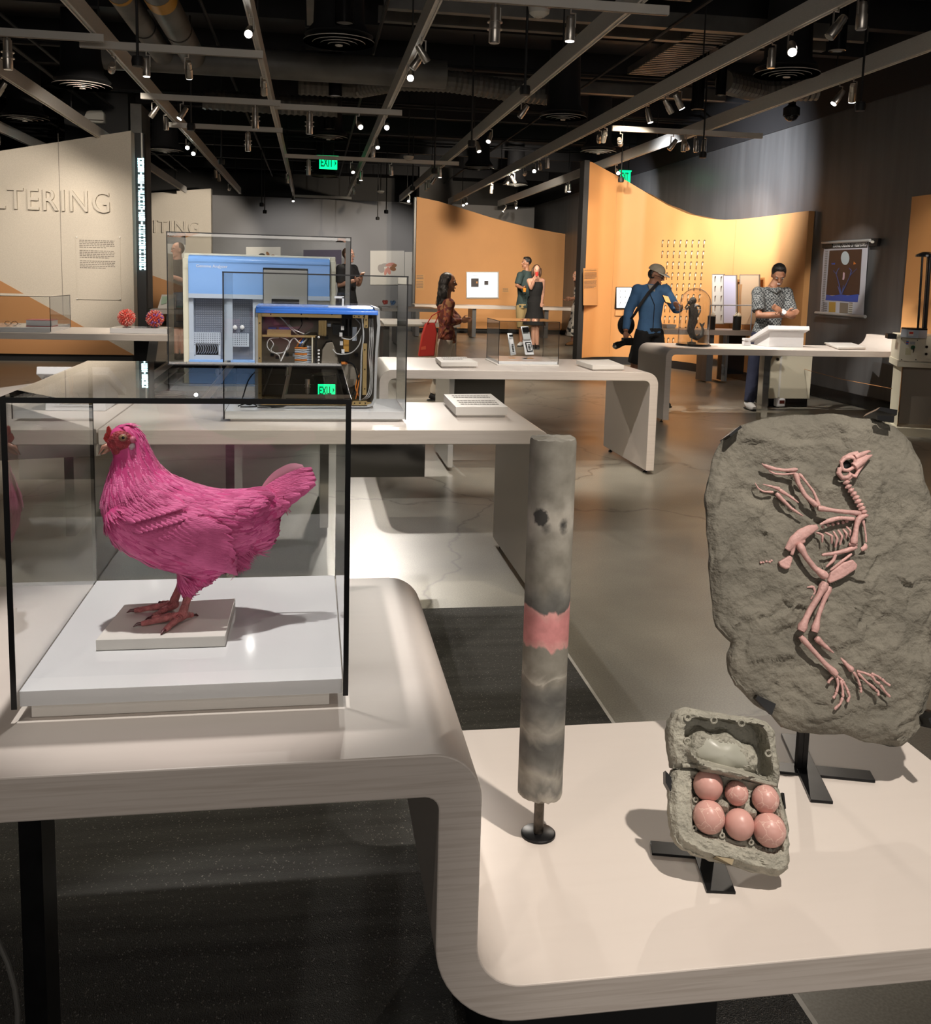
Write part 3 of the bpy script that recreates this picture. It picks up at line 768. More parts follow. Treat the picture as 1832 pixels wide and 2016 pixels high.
def feather_mat():
    m, nt, b = _nt('pink_dyed_feathers'); N, L = nt.nodes, nt.links
    g = N.new('ShaderNodeNewGeometry')
    r = N.new('ShaderNodeValToRGB')
    r.color_ramp.elements[0].color = (0.56, 0.040, 0.205, 1); r.color_ramp.elements[1].color = (0.86, 0.165, 0.40, 1)
    L.new(g.outputs['Random Per Island'], r.inputs[0])
    tc = N.new('ShaderNodeTexCoord'); n = N.new('ShaderNodeTexNoise'); n.inputs['Scale'].default_value = 22; n.inputs['Detail'].default_value = 4
    L.new(tc.outputs['Object'], n.inputs[0])
    r2 = N.new('ShaderNodeValToRGB'); r2.color_ramp.elements[0].position = 0.3; r2.color_ramp.elements[1].position = 0.7
    r2.color_ramp.elements[0].color = (0.74, 0.62, 0.70, 1); r2.color_ramp.elements[1].color = (1.12, 1.3, 1.2, 1)
    L.new(n.outputs[0], r2.inputs[0])
    mx = N.new('ShaderNodeMix'); mx.data_type = 'RGBA'; mx.blend_type = 'MULTIPLY'; mx.inputs['Factor'].default_value = 1
    L.new(r.outputs[0], mx.inputs['A']); L.new(r2.outputs[0], mx.inputs['B']); L.new(mx.outputs['Result'], b.inputs['Base Color'])
    mp = N.new('ShaderNodeMapping'); mp.inputs['Scale'].default_value = (60, 260, 220); L.new(tc.outputs['Object'], mp.inputs[0])
    n3 = N.new('ShaderNodeTexNoise'); n3.inputs['Scale'].default_value = 2.2; n3.inputs['Detail'].default_value = 3; L.new(mp.outputs[0], n3.inputs[0])
    bp = N.new('ShaderNodeBump'); bp.inputs['Strength'].default_value = .45; bp.inputs['Distance'].default_value = .004; L.new(n3.outputs[0], bp.inputs['Height']); L.new(bp.outputs[0], b.inputs['Normal'])
    b.inputs['Roughness'].default_value = 0.6
    b.inputs['Sheen Weight'].default_value = 0.25; b.inputs['Sheen Tint'].default_value = (1, 0.6, 0.8, 1)
    return m
M['feather'] = feather_mat()
M['henskin'] = mat('pink_hen_skin', (0.60, 0.05, 0.22), 0.6, var=0.2, vs=30)
M['henface'] = mat('red_bare_face_skin', (0.36, 0.035, 0.05), 0.5, var=0.4, vs=120, bump=0.4, bs=300)
M['comb'] = mat('red_comb', (0.42, 0.03, 0.025), 0.4, var=0.3, vs=80, bump=0.4, bs=250)
M['beak'] = mat('horn_coloured_beak', (0.50, 0.25, 0.18), 0.35, var=0.25, vs=60)
M['henleg'] = mat('pink_stained_scaly_leg', (0.56, 0.19, 0.19), 0.45, var=0.35, vs=70, bump=0.5, bs=260)
M['claw'] = mat('dark_red_claw', (0.10, 0.025, 0.03), 0.3)
HY = 1.79
hen = thing('hen', (Yp(350, 1230, HY).x, HY, PT), 'bright pink hen standing in profile on a white plate inside the glass case', 'hen')
def hc(cx, cy, y=HY):      # from the close view of the hen to its upright middle plane
    return Yp(150 + cx / 3.3926, 800 + cy / 3.3926, y)
HS = (hc(1000, 0) - hc(0, 0)).length / 1000       # metres per close-view pixel
st = [((222, 205), (226, 268), .008), ((240, 150), (236, 305), .017), ((290, 122), (258, 345), .021), ((360, 113), (238, 385), .023), ((428, 155), (218, 445), .024),
      ((475, 235), (192, 525), .030), ((512, 320), (174, 590), .042), ((568, 412), (172, 650), .058), ((645, 466), (188, 745), .070), ((745, 505), (232, 865), .080),
      ((860, 545), (325, 952), .084), ((975, 562), (455, 1032), .084), ((1075, 560), (590, 1078), .080), ((1165, 553), (760, 1118), .073), ((1235, 555), (930, 1122), .062),
      ((1285, 575), (1050, 1090), .048), ((1310, 610), (1130, 1010), .038), ((1325, 650), (1190, 920), .030), ((1340, 690), (1270, 830), .020)]
mb = MB(); o0 = 0; NS = 26
for T, B, wd in st:
    T, B = hc(*T), hc(*B); cen = (T + B) / 2; ax = (T - B) / 2
    for k in range(NS):
        an = 2 * PI * k / NS
        mb.v.append(cen + ax * math.cos(an) + Vector((0, wd * math.sin(an) * (1 if True else 1), 0)))
for i in range(len(st) - 1):
    for k in range(NS):
        p, q = i * NS + k, i * NS + (k + 1) % NS
        mb.f.append((p, q, q + NS, p + NS)); mb.m.append(0)
mb.f.append(tuple(range(NS))); mb.m.append(0); e = (len(st) - 1) * NS
mb.f.append(tuple(reversed(range(e, e + NS)))); mb.m.append(0)
# thighs, rump, wing bulge
for dy in (-0.033, 0.028):
    x_, z_ = (760, 1105) if dy < 0 else (725, 1085)
    mb.tube([hc(x_ + 130, 960) + Vector((0, dy, 0)), hc(x_ + 50, 1070) + Vector((0, dy, 0)), hc(x_, 1160) + Vector((0, dy, 0)), hc(x_ - 12, 1225) + Vector((0, dy, 0))], [.045, .036, .021, .010], 14)
mb.ell(hc(1180, 800), (.045, .038, .05), nu=16, nv=10)
mb.ell(hc(1250, 680), (.04, .028, .028), nu=16, nv=10)
for sgn in (-1, 1):
    R_ = Matrix.Rotation(math.radians(24), 3, 'Y')
    mb.ell(hc(640, 840) + Vector((0, sgn * 0.062, 0)), (.118, .026, .05), R_, 20, 12)
body = smoothmesh(mb, 0.0045, 5)
from mathutils.bvhtree import BVHTree
bvh = BVHTree.FromPolygons([v[:] for v in body.v], body.f)
bo = body.build('body', M['henskin'], hen, smooth=3.2)
# plumage
fr = random.Random(11)
def feather(mb, p, nrm, d, ln, wd, lift, curl=0.15, rows=4):
    d = (d - nrm * d.dot(nrm)).normalized(); s_ = nrm.cross(d)
    o = len(mb.v)
    prof = [0.55, 0.95, 1.0, 0.8, 0.3][:rows + 1]
    for i in range(rows + 1):
        t = i / rows
        c = p + d * (ln * t) + nrm * (ln * (lift * t - curl * t * t))
        w_ = wd * prof[i]
        mb.v += [c - s_ * w_ - nrm * (wd * 0.22), c + nrm * 0.0004, c + s_ * w_ - nrm * (wd * 0.22)]
    for i in range(rows):
        a = o + i * 3
        mb.f += [(a, a + 1, a + 4, a + 3), (a + 1, a + 2, a + 5, a + 4)]; mb.m += [0, 0]
spine = [((hc(*T) + hc(*B)) / 2, hc(*T), hc(*B)) for T, B, _ in st]
def flow(p):
    # plumage lies from the crown down the neck and back to the tail
    bi = min(range(len(spine)), key=lambda i: (spine[i][0] - p).length)
    a, c = spine[max(bi - 1, 0)][0], spine[min(bi + 2, len(spine) - 1)][0]
    t = (c - a); t.y = 0
    return (t.normalized() + Vector((0.18, 0, -0.12))).normalized(), bi
tris = []
acc = 0
for f in body.f:
    P = [body.v[i] for i in f]
    A = ((P[1] - P[0]).cross(P[2] - P[0])).length / 2 + (((P[2] - P[0]).cross(P[-1] - P[0])).length / 2 if len(P) > 3 else 0)
    acc += A; tris.append((acc, f))
import bisect
keys = [t[0] for t in tris]
pm = MB()
facec = hc(300, 235)
for _ in range(13000):
    f = tris[bisect.bisect(keys, fr.random() * acc * 0.99999)][1]
    P = [body.v[i] for i in f]
    p = sum(P, Vector()) / len(P) + Vector((fr.uniform(-1, 1), fr.uniform(-1, 1), fr.uniform(-1, 1))) * 0.002
    nrm = (P[1] - P[0]).cross(P[2] - P[0]).normalized()
    if p.z < PT + 0.09 and nrm.z < -0.3: pass
    q = (p - facec); q.y = 0
    if q.length < 0.0285 and p.x < hc(345, 0).x: continue          # bare face
    d, bi = flow(p)
    u = bi / len(spine)
    if bi < 6: ln, wd, lf = 0.016, 0.0016, 0.10
    elif bi < 9: ln, wd, lf = 0.024, 0.0024, 0.13
    else: ln, wd, lf = 0.024, 0.0036, 0.09
    if p.z < hc(0, 1090).z: ln, wd, lf = 0.015, 0.0015, 0.10; d = (d + Vector((-0.5, 0, -1.1))).normalized()
    s_ = fr.uniform(0.75, 1.2); lf *= .8
    d = (d + Vector((fr.uniform(-.12, .12), fr.uniform(-.12, .12), fr.uniform(-.12, .12)))).normalized()
    feather(pm, p - nrm * 0.0008, nrm, d, ln * s_, wd * s_, lf, 0.12)
# loose fluff under the tail
for _ in range(420):
    p = hc(fr.uniform(1040, 1180), fr.uniform(900, 1090)) + Vector((0, fr.uniform(-.05, .02), 0))
    h = bvh.find_nearest(p)
    if h[0] is None: continue
    feather(pm, h[0], h[1], (Vector((0.6, fr.uniform(-.3, .3), -0.6))).normalized(), fr.uniform(.018, .034), .0007, fr.uniform(.2, .5), .1)
tag(pm.build('plumage', M['feather'], hen, smooth=3.2), kind='stuff')
# near wing: rows of coverts, then long flight feathers, each feather a part
def on_body(cx, cy, lift=0.0):
    h = bvh.ray_cast(hc(cx, cy, 1.5), (hc(cx, cy, 2.2) - hc(cx, cy, 1.5)).normalized())
    if h[0] is None:
        h = bvh.find_nearest(hc(cx, cy, HY - 0.05))
    return h[0] + h[1] * lift, h[1]
wingp = MB()
def big_feather(parent, name, c0, c1, wd, lift, bow=0.0, rows=7, mtl=None, coll=None):
    """a broad curved vane with a raised shaft, lying over the body from c0 to c1"""
    mb = MB() if coll is None else coll
    o = len(mb.v)
    L_ = len(c0) == 2
    pts = []
    for i in range(rows + 1):
        t = i / rows
        p, nn = on_body(c0[0] + (c1[0] - c0[0]) * t, c0[1] + (c1[1] - c0[1]) * t + bow * math.sin(PI * t), lift + 0.008 * t)
        pts.append((p, nn))
    prof = [0.45, 0.8, 0.96, 1.0, 1.0, 0.92, 0.7, 0.25]
    for i, (p, nn) in enumerate(pts):
        t = (pts[min(i + 1, rows)][0] - pts[max(i - 1, 0)][0]).normalized(); s_ = nn.cross(t).normalized()
        w_ = wd * prof[min(7, round(i * 7 / rows))]
        mb.v += [p - s_ * w_ - nn * 0.0022, p + nn * 0.001, p + s_ * w_ - nn * 0.0022]
    for i in range(rows):
        a = o + i * 3
        mb.f += [(a, a + 1, a + 4, a + 3), (a + 1, a + 2, a + 5, a + 4)]; mb.m += [0, 0]
    if coll is None: return mb.build(name, mtl or M['feather'], parent, smooth=3.2)
wing = None
for i in range(9):                                      # flight feathers along the lower rear edge of the wing
    t = i / 8
    o = big_feather(hen, 'wing_feather', (560 + 190 * t, 900 - 150 * t), (1050 - 30 * t * t, 1085 - 120 * t - 150 * t * t), 0.0100, 0.006 + 0.0009 * i, 18)
for i in range(8):
    t = i / 7
    big_feather(hen, 'wing_feather', (470 + 270 * t, 860 - 90 * t), (780 + 150 * t, 985 - 150 * t), 0.0085, 0.004 + 0.0005 * i, 14)
for r_, (xa, ya, xb, yb, ln, n_) in enumerate([(380, 850, 800, 755, 150, 13), (340, 790, 730, 705, 120, 13), (310, 735, 640, 665, 100, 11)]):
    for i in range(n_):
        t = i / (n_ - 1); x_, y_ = xa + (xb - xa) * t, ya + (yb - ya) * t
        big_feather(hen, 'covert_feather', (x_, y_), (x_ + ln * 0.93, y_ + ln * (0.42 - 0.2 * t)), 0.0062 - 0.0006 * r_, 0.0016 + 0.0006 * r_, 4, 5)
# tail fan
def vane(name, b0, b1, y0, y1, w0, bow, parent, side=Vector((0, 0, 1))):
    mb = MB(); rows = 9; P0, P1 = hc(*b0) + Vector((0, y0, 0)), hc(*b1) + Vector((0, y1, 0))
    prof = [0.5, 0.7, 0.85, 0.95, 1, 1, 1, 0.95, 0.75, 0.3]
    for i in range(rows + 1):
        t = i / rows; p = P0.lerp(P1, t); dr = (P1 - P0).normalized(); up = Vector((-dr.z, 0, dr.x))
        p = p + up * bow * math.sin(PI * t) * 1.0
        w_ = w0 * prof[i]
        for k, (f_, yy) in enumerate(((-1, .0025), (-.5, .0), (0, -.0012), (.5, .0), (1, .0025))):
            mb.v.append(p + up * w_ * f_ + Vector((0, yy, 0)))
    for i in range(rows):
        for k in range(4):
            a = i * 5 + k; mb.f.append((a, a + 1, a + 6, a + 5)); mb.m.append(0)
    b2 = MB(); b2.v = mb.v + [v + Vector((0, 0.001, 0)) for v in mb.v]; n = len(mb.v)
    b2.f = mb.f + [tuple(reversed([i + n for i in f])) for f in mb.f]; b2.m = [0] * len(b2.f)
    return b2.build(name, M['feather'], parent, smooth=3.2)
tails = [((1180, 640), (1575, 440), .030, .012), ((1190, 660), (1588, 468), .022, .012), ((1190, 680), (1600, 492), .014, .013), ((1170, 700), (1596, 520), .006, .013), ((1160, 720), (1560, 545), -.002, .013),
         ((1150, 740), (1500, 585), -.010, .013), ((1150, 720), (1430, 640), -.016, .013), ((1140, 700), (1370, 690), -.020, .013)]
for b0, b1, yy, w0 in tails: vane('tail_feather', b0, b1, yy * .6, yy, w0, 0.003, hen)
for b0, b1, yy, w0 in [((1110, 620), (1330, 585), -.026, .011), ((1120, 660), (1290, 650), -.032, .012), ((1120, 720), (1265, 720), -.034, .013), ((1120, 780), (1310, 800), -.026, .012),
                       ((1110, 820), (1318, 770), -.018, .012), ((1110, 850), (1270, 850), -.024, .013), ((1090, 880), (1225, 915), -.026, .014), ((1100, 590), (1290, 560), -.012, .010)]:
    vane('tail_covert', b0, b1, yy * .9, yy * .75, w0, 0.002, hen)
pale = mat('pale_pink_tail_tip', (0.62, 0.26, 0.36), 0.6)
o = vane('tail_feather', (1250, 590), (1520, 432), .036, .034, .018, .004, hen); o.data.materials.clear(); o.data.materials.append(pale); o['label'] = 'pale feather at the top of the tail'
# head: bare face, beak, comb, eye, ear lobe, wattles
def disc_on(cx, cy, rx, ry, mtl, name, y, th=0.003, rot=0):
    mb = MB().ell(hc(cx, cy, y), (rx * HS, th, ry * HS), Matrix.Rotation(rot, 3, 'Y'), 20, 10)
    return mb.build(name, mtl, hen, smooth=3.2)
hy = HY - 0.0215
disc_on(300, 242, 86, 84, M['henface'], 'bare_face', hy + 0.003, 0.0062, 0.25)
disc_on(252, 246, 48, 46, M['henface'], 'bare_cheek', hy + 0.006, 0.0062); disc_on(285, 300, 44, 34, M['henface'], 'bare_throat', hy + 0.004, 0.006)
ring = disc_on(312, 210, 30, 26, mat('eyelid_skin', (0.30, 0.14, 0.11), 0.5), 'eyelid', hy - 0.0035, 0.003)
disc_on(313, 210, 22, 20, mat('amber_iris', (0.32, 0.20, 0.10), 0.2), 'iris', hy - 0.0052, 0.0028)
disc_on(313, 210, 11, 11, M['blackgloss'], 'pupil', hy - 0.0070, 0.0018)
disc_on(378, 222, 20, 24, mat('pink_ear_skin', (0.60, 0.16, 0.25), 0.5), 'ear_tuft', hy - 0.001, 0.006)
disc_on(374, 268, 19, 26, mat('pale_ear_lobe', (0.55, 0.42, 0.46), 0.5), 'ear_lobe', hy - 0.001, 0.005, 0.4)
for yy in (-0.008, 0.008):
    MB().ell(hc(282, 300) + Vector((0, yy, 0)), (36 * HS, 0.004, 30 * HS), Matrix.Rotation(0.5, 3, 'Y')).build('wattle', M['henface'], hen, smooth=3.2)
mb = MB()
for dz, (p, q, r0, r1) in enumerate([((222, 258), (148, 322), 31, 3), ((222, 282), (164, 322), 22, 2)]):
    P, Q = hc(*p), hc(*q); mid = P.lerp(Q, 0.55) + Vector((0, 0, 0.006 if dz == 0 else -0.001))
    mb.tube([P, mid, Q], [r0 * HS, r0 * HS * 0.62, r1 * HS], 10, True, 0, 0.8)
mb.build('beak', M['beak'], hen, smooth=3.2)
cp = [(182, 215), (195, 178), (200, 190), (205, 140), (217, 128), (230, 150), (236, 160), (238, 200), (225, 235), (200, 240)]
cm = MB().extr([hc(*p) + Vector((0, -0.003, 0)) for p in cp], (0, 0.006, 0)); cm.build('comb', M['comb'], hen, bevel=0.0018)
# legs and feet
def leg(top, ankle, toes, spur, dy):
    an = Zp(150 + ankle[0] / 3.3926, 800 + ankle[1] / 3.3926, PT + 0.012)
    tp = hc(*top); tp.y = an.y * 0.5 + tp.y * 0.5 + dy
    mb = MB().tube([tp + Vector((0.003, 0, 0.02)), tp, tp.lerp(an, 0.5), an + Vector((0.001, 0, 0.006)), an], [0.0095, 0.0082, 0.0070, 0.0085, 0.0075], 12)
    mb.ell(an + Vector((0, 0, -0.001)), (0.011, 0.011, 0.009))
    cl = []
    for tx, ty in toes:
        e = Zp(150 + tx / 3.3926, 800 + ty / 3.3926, PT + 0.002)
        n = 6; pts = []; rr = []
        for i in range(n + 1):
            t = i / n; p = an.lerp(e, t); p.z = PT + 0.0075 + 0.004 * math.sin(PI * t * 0.9) * (1 - t) - 0.003 * t
            pts.append(p); rr.append((0.0072 - 0.0026 * t) * (1.13 if i % 2 else 0.95))
        mb.tube(pts, rr, 10)
        dd = (pts[-1] - pts[-2]).normalized()
        cl.append((pts[-1], dd))
    o = smoothmesh(mb, 0.0016, 2).build('leg', M['henleg'], hen, smooth=3.2)
    for p, dd in cl:
        MB().tube([p - dd * 0.002, p + dd * 0.006 + Vector((0, 0, 0.001)), p + dd * 0.013 - Vector((0, 0, 0.0025))], [0.0036, 0.0028, 0.0006], 8).build('claw', M['claw'], o)
leg((765, 1215), (712, 1388), [(430, 1462), (590, 1505), (505, 1425), (780, 1402)], None, -0.012)
leg((705, 1160), (650, 1318), [(385, 1372), (510, 1415), (570, 1322)], None, 0.02)

# ------------------------------------------------------------------ concrete core on its pin
def core_mat():
    m, nt, b = _nt('banded_core_concrete'); N, L = nt.nodes, nt.links
    tc = N.new('ShaderNodeTexCoord'); sx = N.new('ShaderNodeSeparateXYZ'); L.new(tc.outputs['Object'], sx.inputs[0])
    n = N.new('ShaderNodeTexNoise'); n.inputs['Scale'].default_value = 13; n.inputs['Detail'].default_value = 4; n.inputs['Distortion'].default_value = 1.2
    L.new(tc.outputs['Object'], n.inputs[0])
    # z, pushed up and down by the noise, picks the layer
    ma = N.new('ShaderNodeMath'); ma.operation = 'MULTIPLY_ADD'; ma.inputs[1].default_value = 0.085; L.new(n.outputs[0], ma.inputs[0])
    sub = N.new('ShaderNodeMath'); sub.operation = 'SUBTRACT'; sub.inputs[1].default_value = 0.0425; L.new(sx.outputs['Z'], sub.inputs[0]); L.new(sub.outputs[0], ma.inputs[2])
    mr = N.new('ShaderNodeMapRange'); mr.inputs['From Max'].default_value = CORE_H; L.new(ma.outputs[0], mr.inputs['Value'])
    r = N.new('ShaderNodeValToRGB'); el = r.color_ramp.elements
    g1, g2, g3, g4, pk, pk2, wh = (0.25, 0.235, 0.20), (0.335, 0.315, 0.275), (0.17, 0.165, 0.15), (0.10, 0.098, 0.092), (0.62, 0.25, 0.25), (0.63, 0.32, 0.30), (0.43, 0.40, 0.35)
    stops = [(0.0, wh), (0.03, g3), (0.07, g2), (0.10, g3), (0.16, g4), (0.21, g2), (0.245, g3), (0.28, g4), (0.315, g3), (0.345, g1), (0.355, wh), (0.375, g1), (0.43, g1), (0.437, pk2), (0.46, pk), (0.525, pk), (0.548, pk2), (0.553, g4), (0.585, g3), (0.62, g1), (0.70, g1), (0.75, g2), (0.79, wh), (0.82, g2), (0.85, g1), (1.0, g1)]
    stops = stops[:32]
    while len(el) < len(stops): el.new(0.5)
    for e, (p, c) in zip(el, stops): e.position = p; e.color = (*c, 1)
    L.new(mr.outputs[0], r.inputs[0])
    n2 = N.new('ShaderNodeTexNoise'); n2.inputs['Scale'].default_value = 28; n2.inputs['Detail'].default_value = 6; L.new(tc.outputs['Object'], n2.inputs[0])
    r2 = N.new('ShaderNodeValToRGB'); r2.color_ramp.elements[0].position = .3; r2.color_ramp.elements[1].position = .7
    r2.color_ramp.elements[0].color = (.75, .74, .72, 1); r2.color_ramp.elements[1].color = (1.18, 1.18, 1.18, 1); L.new(n2.outputs[0], r2.inputs[0])
    mx = N.new('ShaderNodeMix'); mx.data_type = 'RGBA'; mx.blend_type = 'MULTIPLY'; mx.inputs['Factor'].default_value = 1
    L.new(r.outputs[0], mx.inputs['A']); L.new(r2.outputs[0], mx.inputs['B'])
    last = mx.outputs['Result']
    # two dark inclusions in the cast
    for cx, cz, rad, soft in ((-0.66, 0.795, 0.0165, 0.004), (-0.36, 0.768, 0.004, 0.012), (0.52, 0.780, 0.003, 0.010), (0.55, 0.766, 0.002, 0.010), (0.12, 0.47, 0.0025, 0.001), (0.35, 0.955, 0.004, 0.001)):
        vd = N.new('ShaderNodeVectorMath'); vd.operation = 'DISTANCE'; vd.inputs[1].default_value = (CORE_R * math.sin(cx), -CORE_R * math.cos(cx), cz * CORE_H)
        dn = N.new('ShaderNodeMix'); dn.data_type = 'RGBA'; dn.inputs['Factor'].default_value = 0.012
        nn = N.new('ShaderNodeTexNoise'); nn.inputs['Scale'].default_value = 90; L.new(tc.outputs['Object'], nn.inputs[0])
        L.new(tc.outputs['Object'], dn.inputs['A']); L.new(nn.outputs['Color'], dn.inputs['B']); L.new(dn.outputs['Result'], vd.inputs[0])
        q = N.new('ShaderNodeMapRange'); q.inputs['From Min'].default_value = rad; q.inputs['From Max'].default_value = rad + soft; q.inputs['To Min'].default_value = 0.93; q.inputs['To Max'].default_value = 0
        L.new(vd.outputs['Value'], q.inputs['Value'])
        m3 = N.new('ShaderNodeMix'); m3.data_type = 'RGBA'; L.new(q.outputs[0], m3.inputs['Factor']); L.new(last, m3.inputs['A']); m3.inputs['B'].default_value = (0.022, 0.022, 0.022, 1)
        last = m3.outputs['Result']
    L.new(last, b.inputs['Base Color']); b.inputs['Roughness'].default_value = 0.7
    bp = N.new('ShaderNodeBump'); bp.inputs['Strength'].default_value = .25; bp.inputs['Distance'].default_value = .004; L.new(n2.outputs[0], bp.inputs['Height']); L.new(bp.outputs[0], b.inputs['Normal'])
    return m
cb = Zp(1059, 1643, LZ)
zb_, zt_ = Yp(1066, 1562, cb.y).z, Yp(1101, 862, cb.y).z
CORE_R = (Yp(1144, 900, cb.y) - Yp(1055, 900, cb.y)).length / 2
CORE_H = zt_ - zb_
core = thing('core_sample', (cb.x, cb.y, LZ), 'tall grey concrete core with a pink band standing on a steel pin', 'core sample')
mb = MB(); rr = random.Random(4); n = 40; o0 = 0
zs = [0, 0.006, 0.03] + [CORE_H * i / 16 for i in range(1, 16)] + [CORE_H - 0.006, CORE_H]
for j, z in enumerate(zs):
    for k in range(n):
        a = 2 * PI * k / n; r_ = CORE_R * (1 + 0.006 * noise.noise((3 * math.cos(a), 3 * math.sin(a), z * 12)))
        zz = z
        if j in (0, 1): zz += 0.007 * noise.noise((4 * math.cos(a), 4 * math.sin(a), 3)) + 0.006 * math.cos(a * 1.0 + 2.2); r_ *= 0.97 if j == 0 else 1
        if j >= len(zs) - 2: zz += 0.004 * noise.noise((3 * math.cos(a), 3 * math.sin(a), 8)); r_ *= 0.965 if j == len(zs) - 1 else 1
        mb.v.append(Vector((cb.x + r_ * math.cos(a), cb.y + r_ * math.sin(a), zb_ + zz)))
for j in range(len(zs) - 1):
    for k in range(n): mb.f.append((j * n + k, j * n + (k + 1) % n, (j + 1) * n + (k + 1) % n, (j + 1) * n + k)); mb.m.append(0)
# broken top face
e = (len(zs) - 1) * n; c0 = len(mb.v)
for rg in (0.66, 0.33):
    for k in range(n):
        a = 2 * PI * k / n; mb.v.append(Vector((cb.x + CORE_R * .96 * rg * math.cos(a), cb.y + CORE_R * .96 * rg * math.sin(a), zt_ + 0.005 * noise.noise((6 * rg * math.cos(a), 6 * rg * math.sin(a), 1)))))
mb.v.append(Vector((cb.x, cb.y, zt_)))
for k in range(n):
    k2 = (k + 1) % n
    mb.f += [(e + k, e + k2, c0 + k2, c0 + k), (c0 + k, c0 + k2, c0 + n + k2, c0 + n + k), (c0 + n + k, c0 + n + k2, c0 + 2 * n)]; mb.m += [0] * 3
mb.f.append(tuple(reversed(range(n)))); mb.m.append(0)
co_ = mb.build('concrete_cylinder', core_mat(), core, smooth=0.9)
for v in co_.data.vertices: v.co.z -= (zb_ - LZ)
co_.location = (0, 0, zb_ - LZ)
MB().cyl((cb.x, cb.y, LZ + 0.006), (cb.x, cb.y, zb_ + 0.012), 0.0098, n=18).build('pin', mat('worn_dark_steel', (0.10, 0.085, 0.07), 0.4, 0.8, var=0.4, vs=60), core)
MB().lathe([(0.034, 0.0), (0.034, 0.004), (0.031, 0.006), (0, 0.006)], (cb.x, cb.y, LZ + 0.0004), 36).build('foot_disc', M['blackmetal'], core)

# ------------------------------------------------------------------ egg box in grey plaster
M['plaster'] = mat('grey_cast_plaster', (0.33, 0.315, 0.26), 0.8, var=0.22, vs=18, bump=0.6, bs=70)
M['plastersmooth'] = mat('smooth_grey_plaster', (0.36, 0.355, 0.30), 0.38, var=0.12, vs=10)
def egg_mat(name, cracked):
    m, nt, b = _nt(name); N, L = nt.nodes, nt.links
    tc = N.new('ShaderNodeTexCoord'); n = N.new('ShaderNodeTexNoise'); n.inputs['Scale'].default_value = 40; L.new(tc.outputs['Object'], n.inputs[0])
    r = N.new('ShaderNodeValToRGB'); r.color_ramp.elements[0].color = (0.58, 0.30, 0.26, 1); r.color_ramp.elements[1].color = (0.70, 0.40, 0.35, 1); L.new(n.outputs[0], r.inputs[0])
    out = r.outputs[0]
    if cracked:
        v = N.new('ShaderNodeTexVoronoi'); v.feature = 'DISTANCE_TO_EDGE'; v.inputs['Scale'].default_value = 42
        d = N.new('ShaderNodeMix'); d.data_type = 'RGBA'; d.inputs['Factor'].default_value = 0.03
        n2 = N.new('ShaderNodeTexNoise'); n2.inputs['Scale'].default_value = 60; L.new(tc.outputs['Object'], n2.inputs[0]); L.new(tc.outputs['Object'], d.inputs['A']); L.new(n2.outputs['Color'], d.inputs['B'])
        L.new(d.outputs['Result'], v.inputs['Vector'])
        q = N.new('ShaderNodeValToRGB'); q.color_ramp.elements[0].position = 0.0; q.color_ramp.elements[1].position = 0.05
        q.color_ramp.elements[0].color = (1, 1, 1, 1); q.color_ramp.elements[1].color = (0, 0, 0, 1); L.new(v.outputs['Distance'], q.inputs[0])
        mx = N.new('ShaderNodeMix'); mx.data_type = 'RGBA'; L.new(q.outputs[0], mx.inputs['Factor']); L.new(out, mx.inputs['A']); mx.inputs['B'].default_value = (0.82, 0.58, 0.50, 1)
        out = mx.outputs['Result']
        bp = N.new('ShaderNodeBump'); bp.inputs['Strength'].default_value = .6; bp.inputs['Distance'].default_value = .003
        v2 = N.new('ShaderNodeTexVoronoi'); v2.inputs['Scale'].default_value = 42; L.new(d.outputs['Result'], v2.inputs['Vector']); sc2 = N.new('ShaderNodeSeparateColor'); L.new(v2.outputs['Color'], sc2.inputs[0])
        L.new(sc2.outputs[0], bp.inputs['Height']); L.new(bp.outputs[0], b.inputs['Normal'])
    L.new(out, b.inputs['Base Color']); b.inputs['Roughness'].default_value = 0.38
    return m
M['egg'] = egg_mat('pink_plaster_egg', False); M['eggcrack'] = egg_mat('cracked_pink_plaster_egg', True)
eb = Zp(1398, 1688, LZ)                        # middle of the T foot
EP = Vector((eb.x, eb.y + 0.012, LZ + 0.195))
EN = Vector((-0.10, -0.80, 0.60)).normalized()
def ep(px, py, h=0.0): return PLp(px, py, EP, EN) + EN * h
def ec(cx, cy, h=0.0): return ep(1230 + cx / 4.581, 1370 + cy / 4.581, h)
LP = ec(900, 700); LN = Vector((-0.10, -0.93, 0.34)).normalized()     # the lid stands steeper
def lc(cx, cy, h=0.0): return PLp(1230 + cx / 4.581, 1370 + cy / 4.581, LP, LN) + LN * h
box = thing('egg_box', (eb.x, eb.y, LZ), 'open grey plaster egg box tilted on a black steel stand', 'egg box')
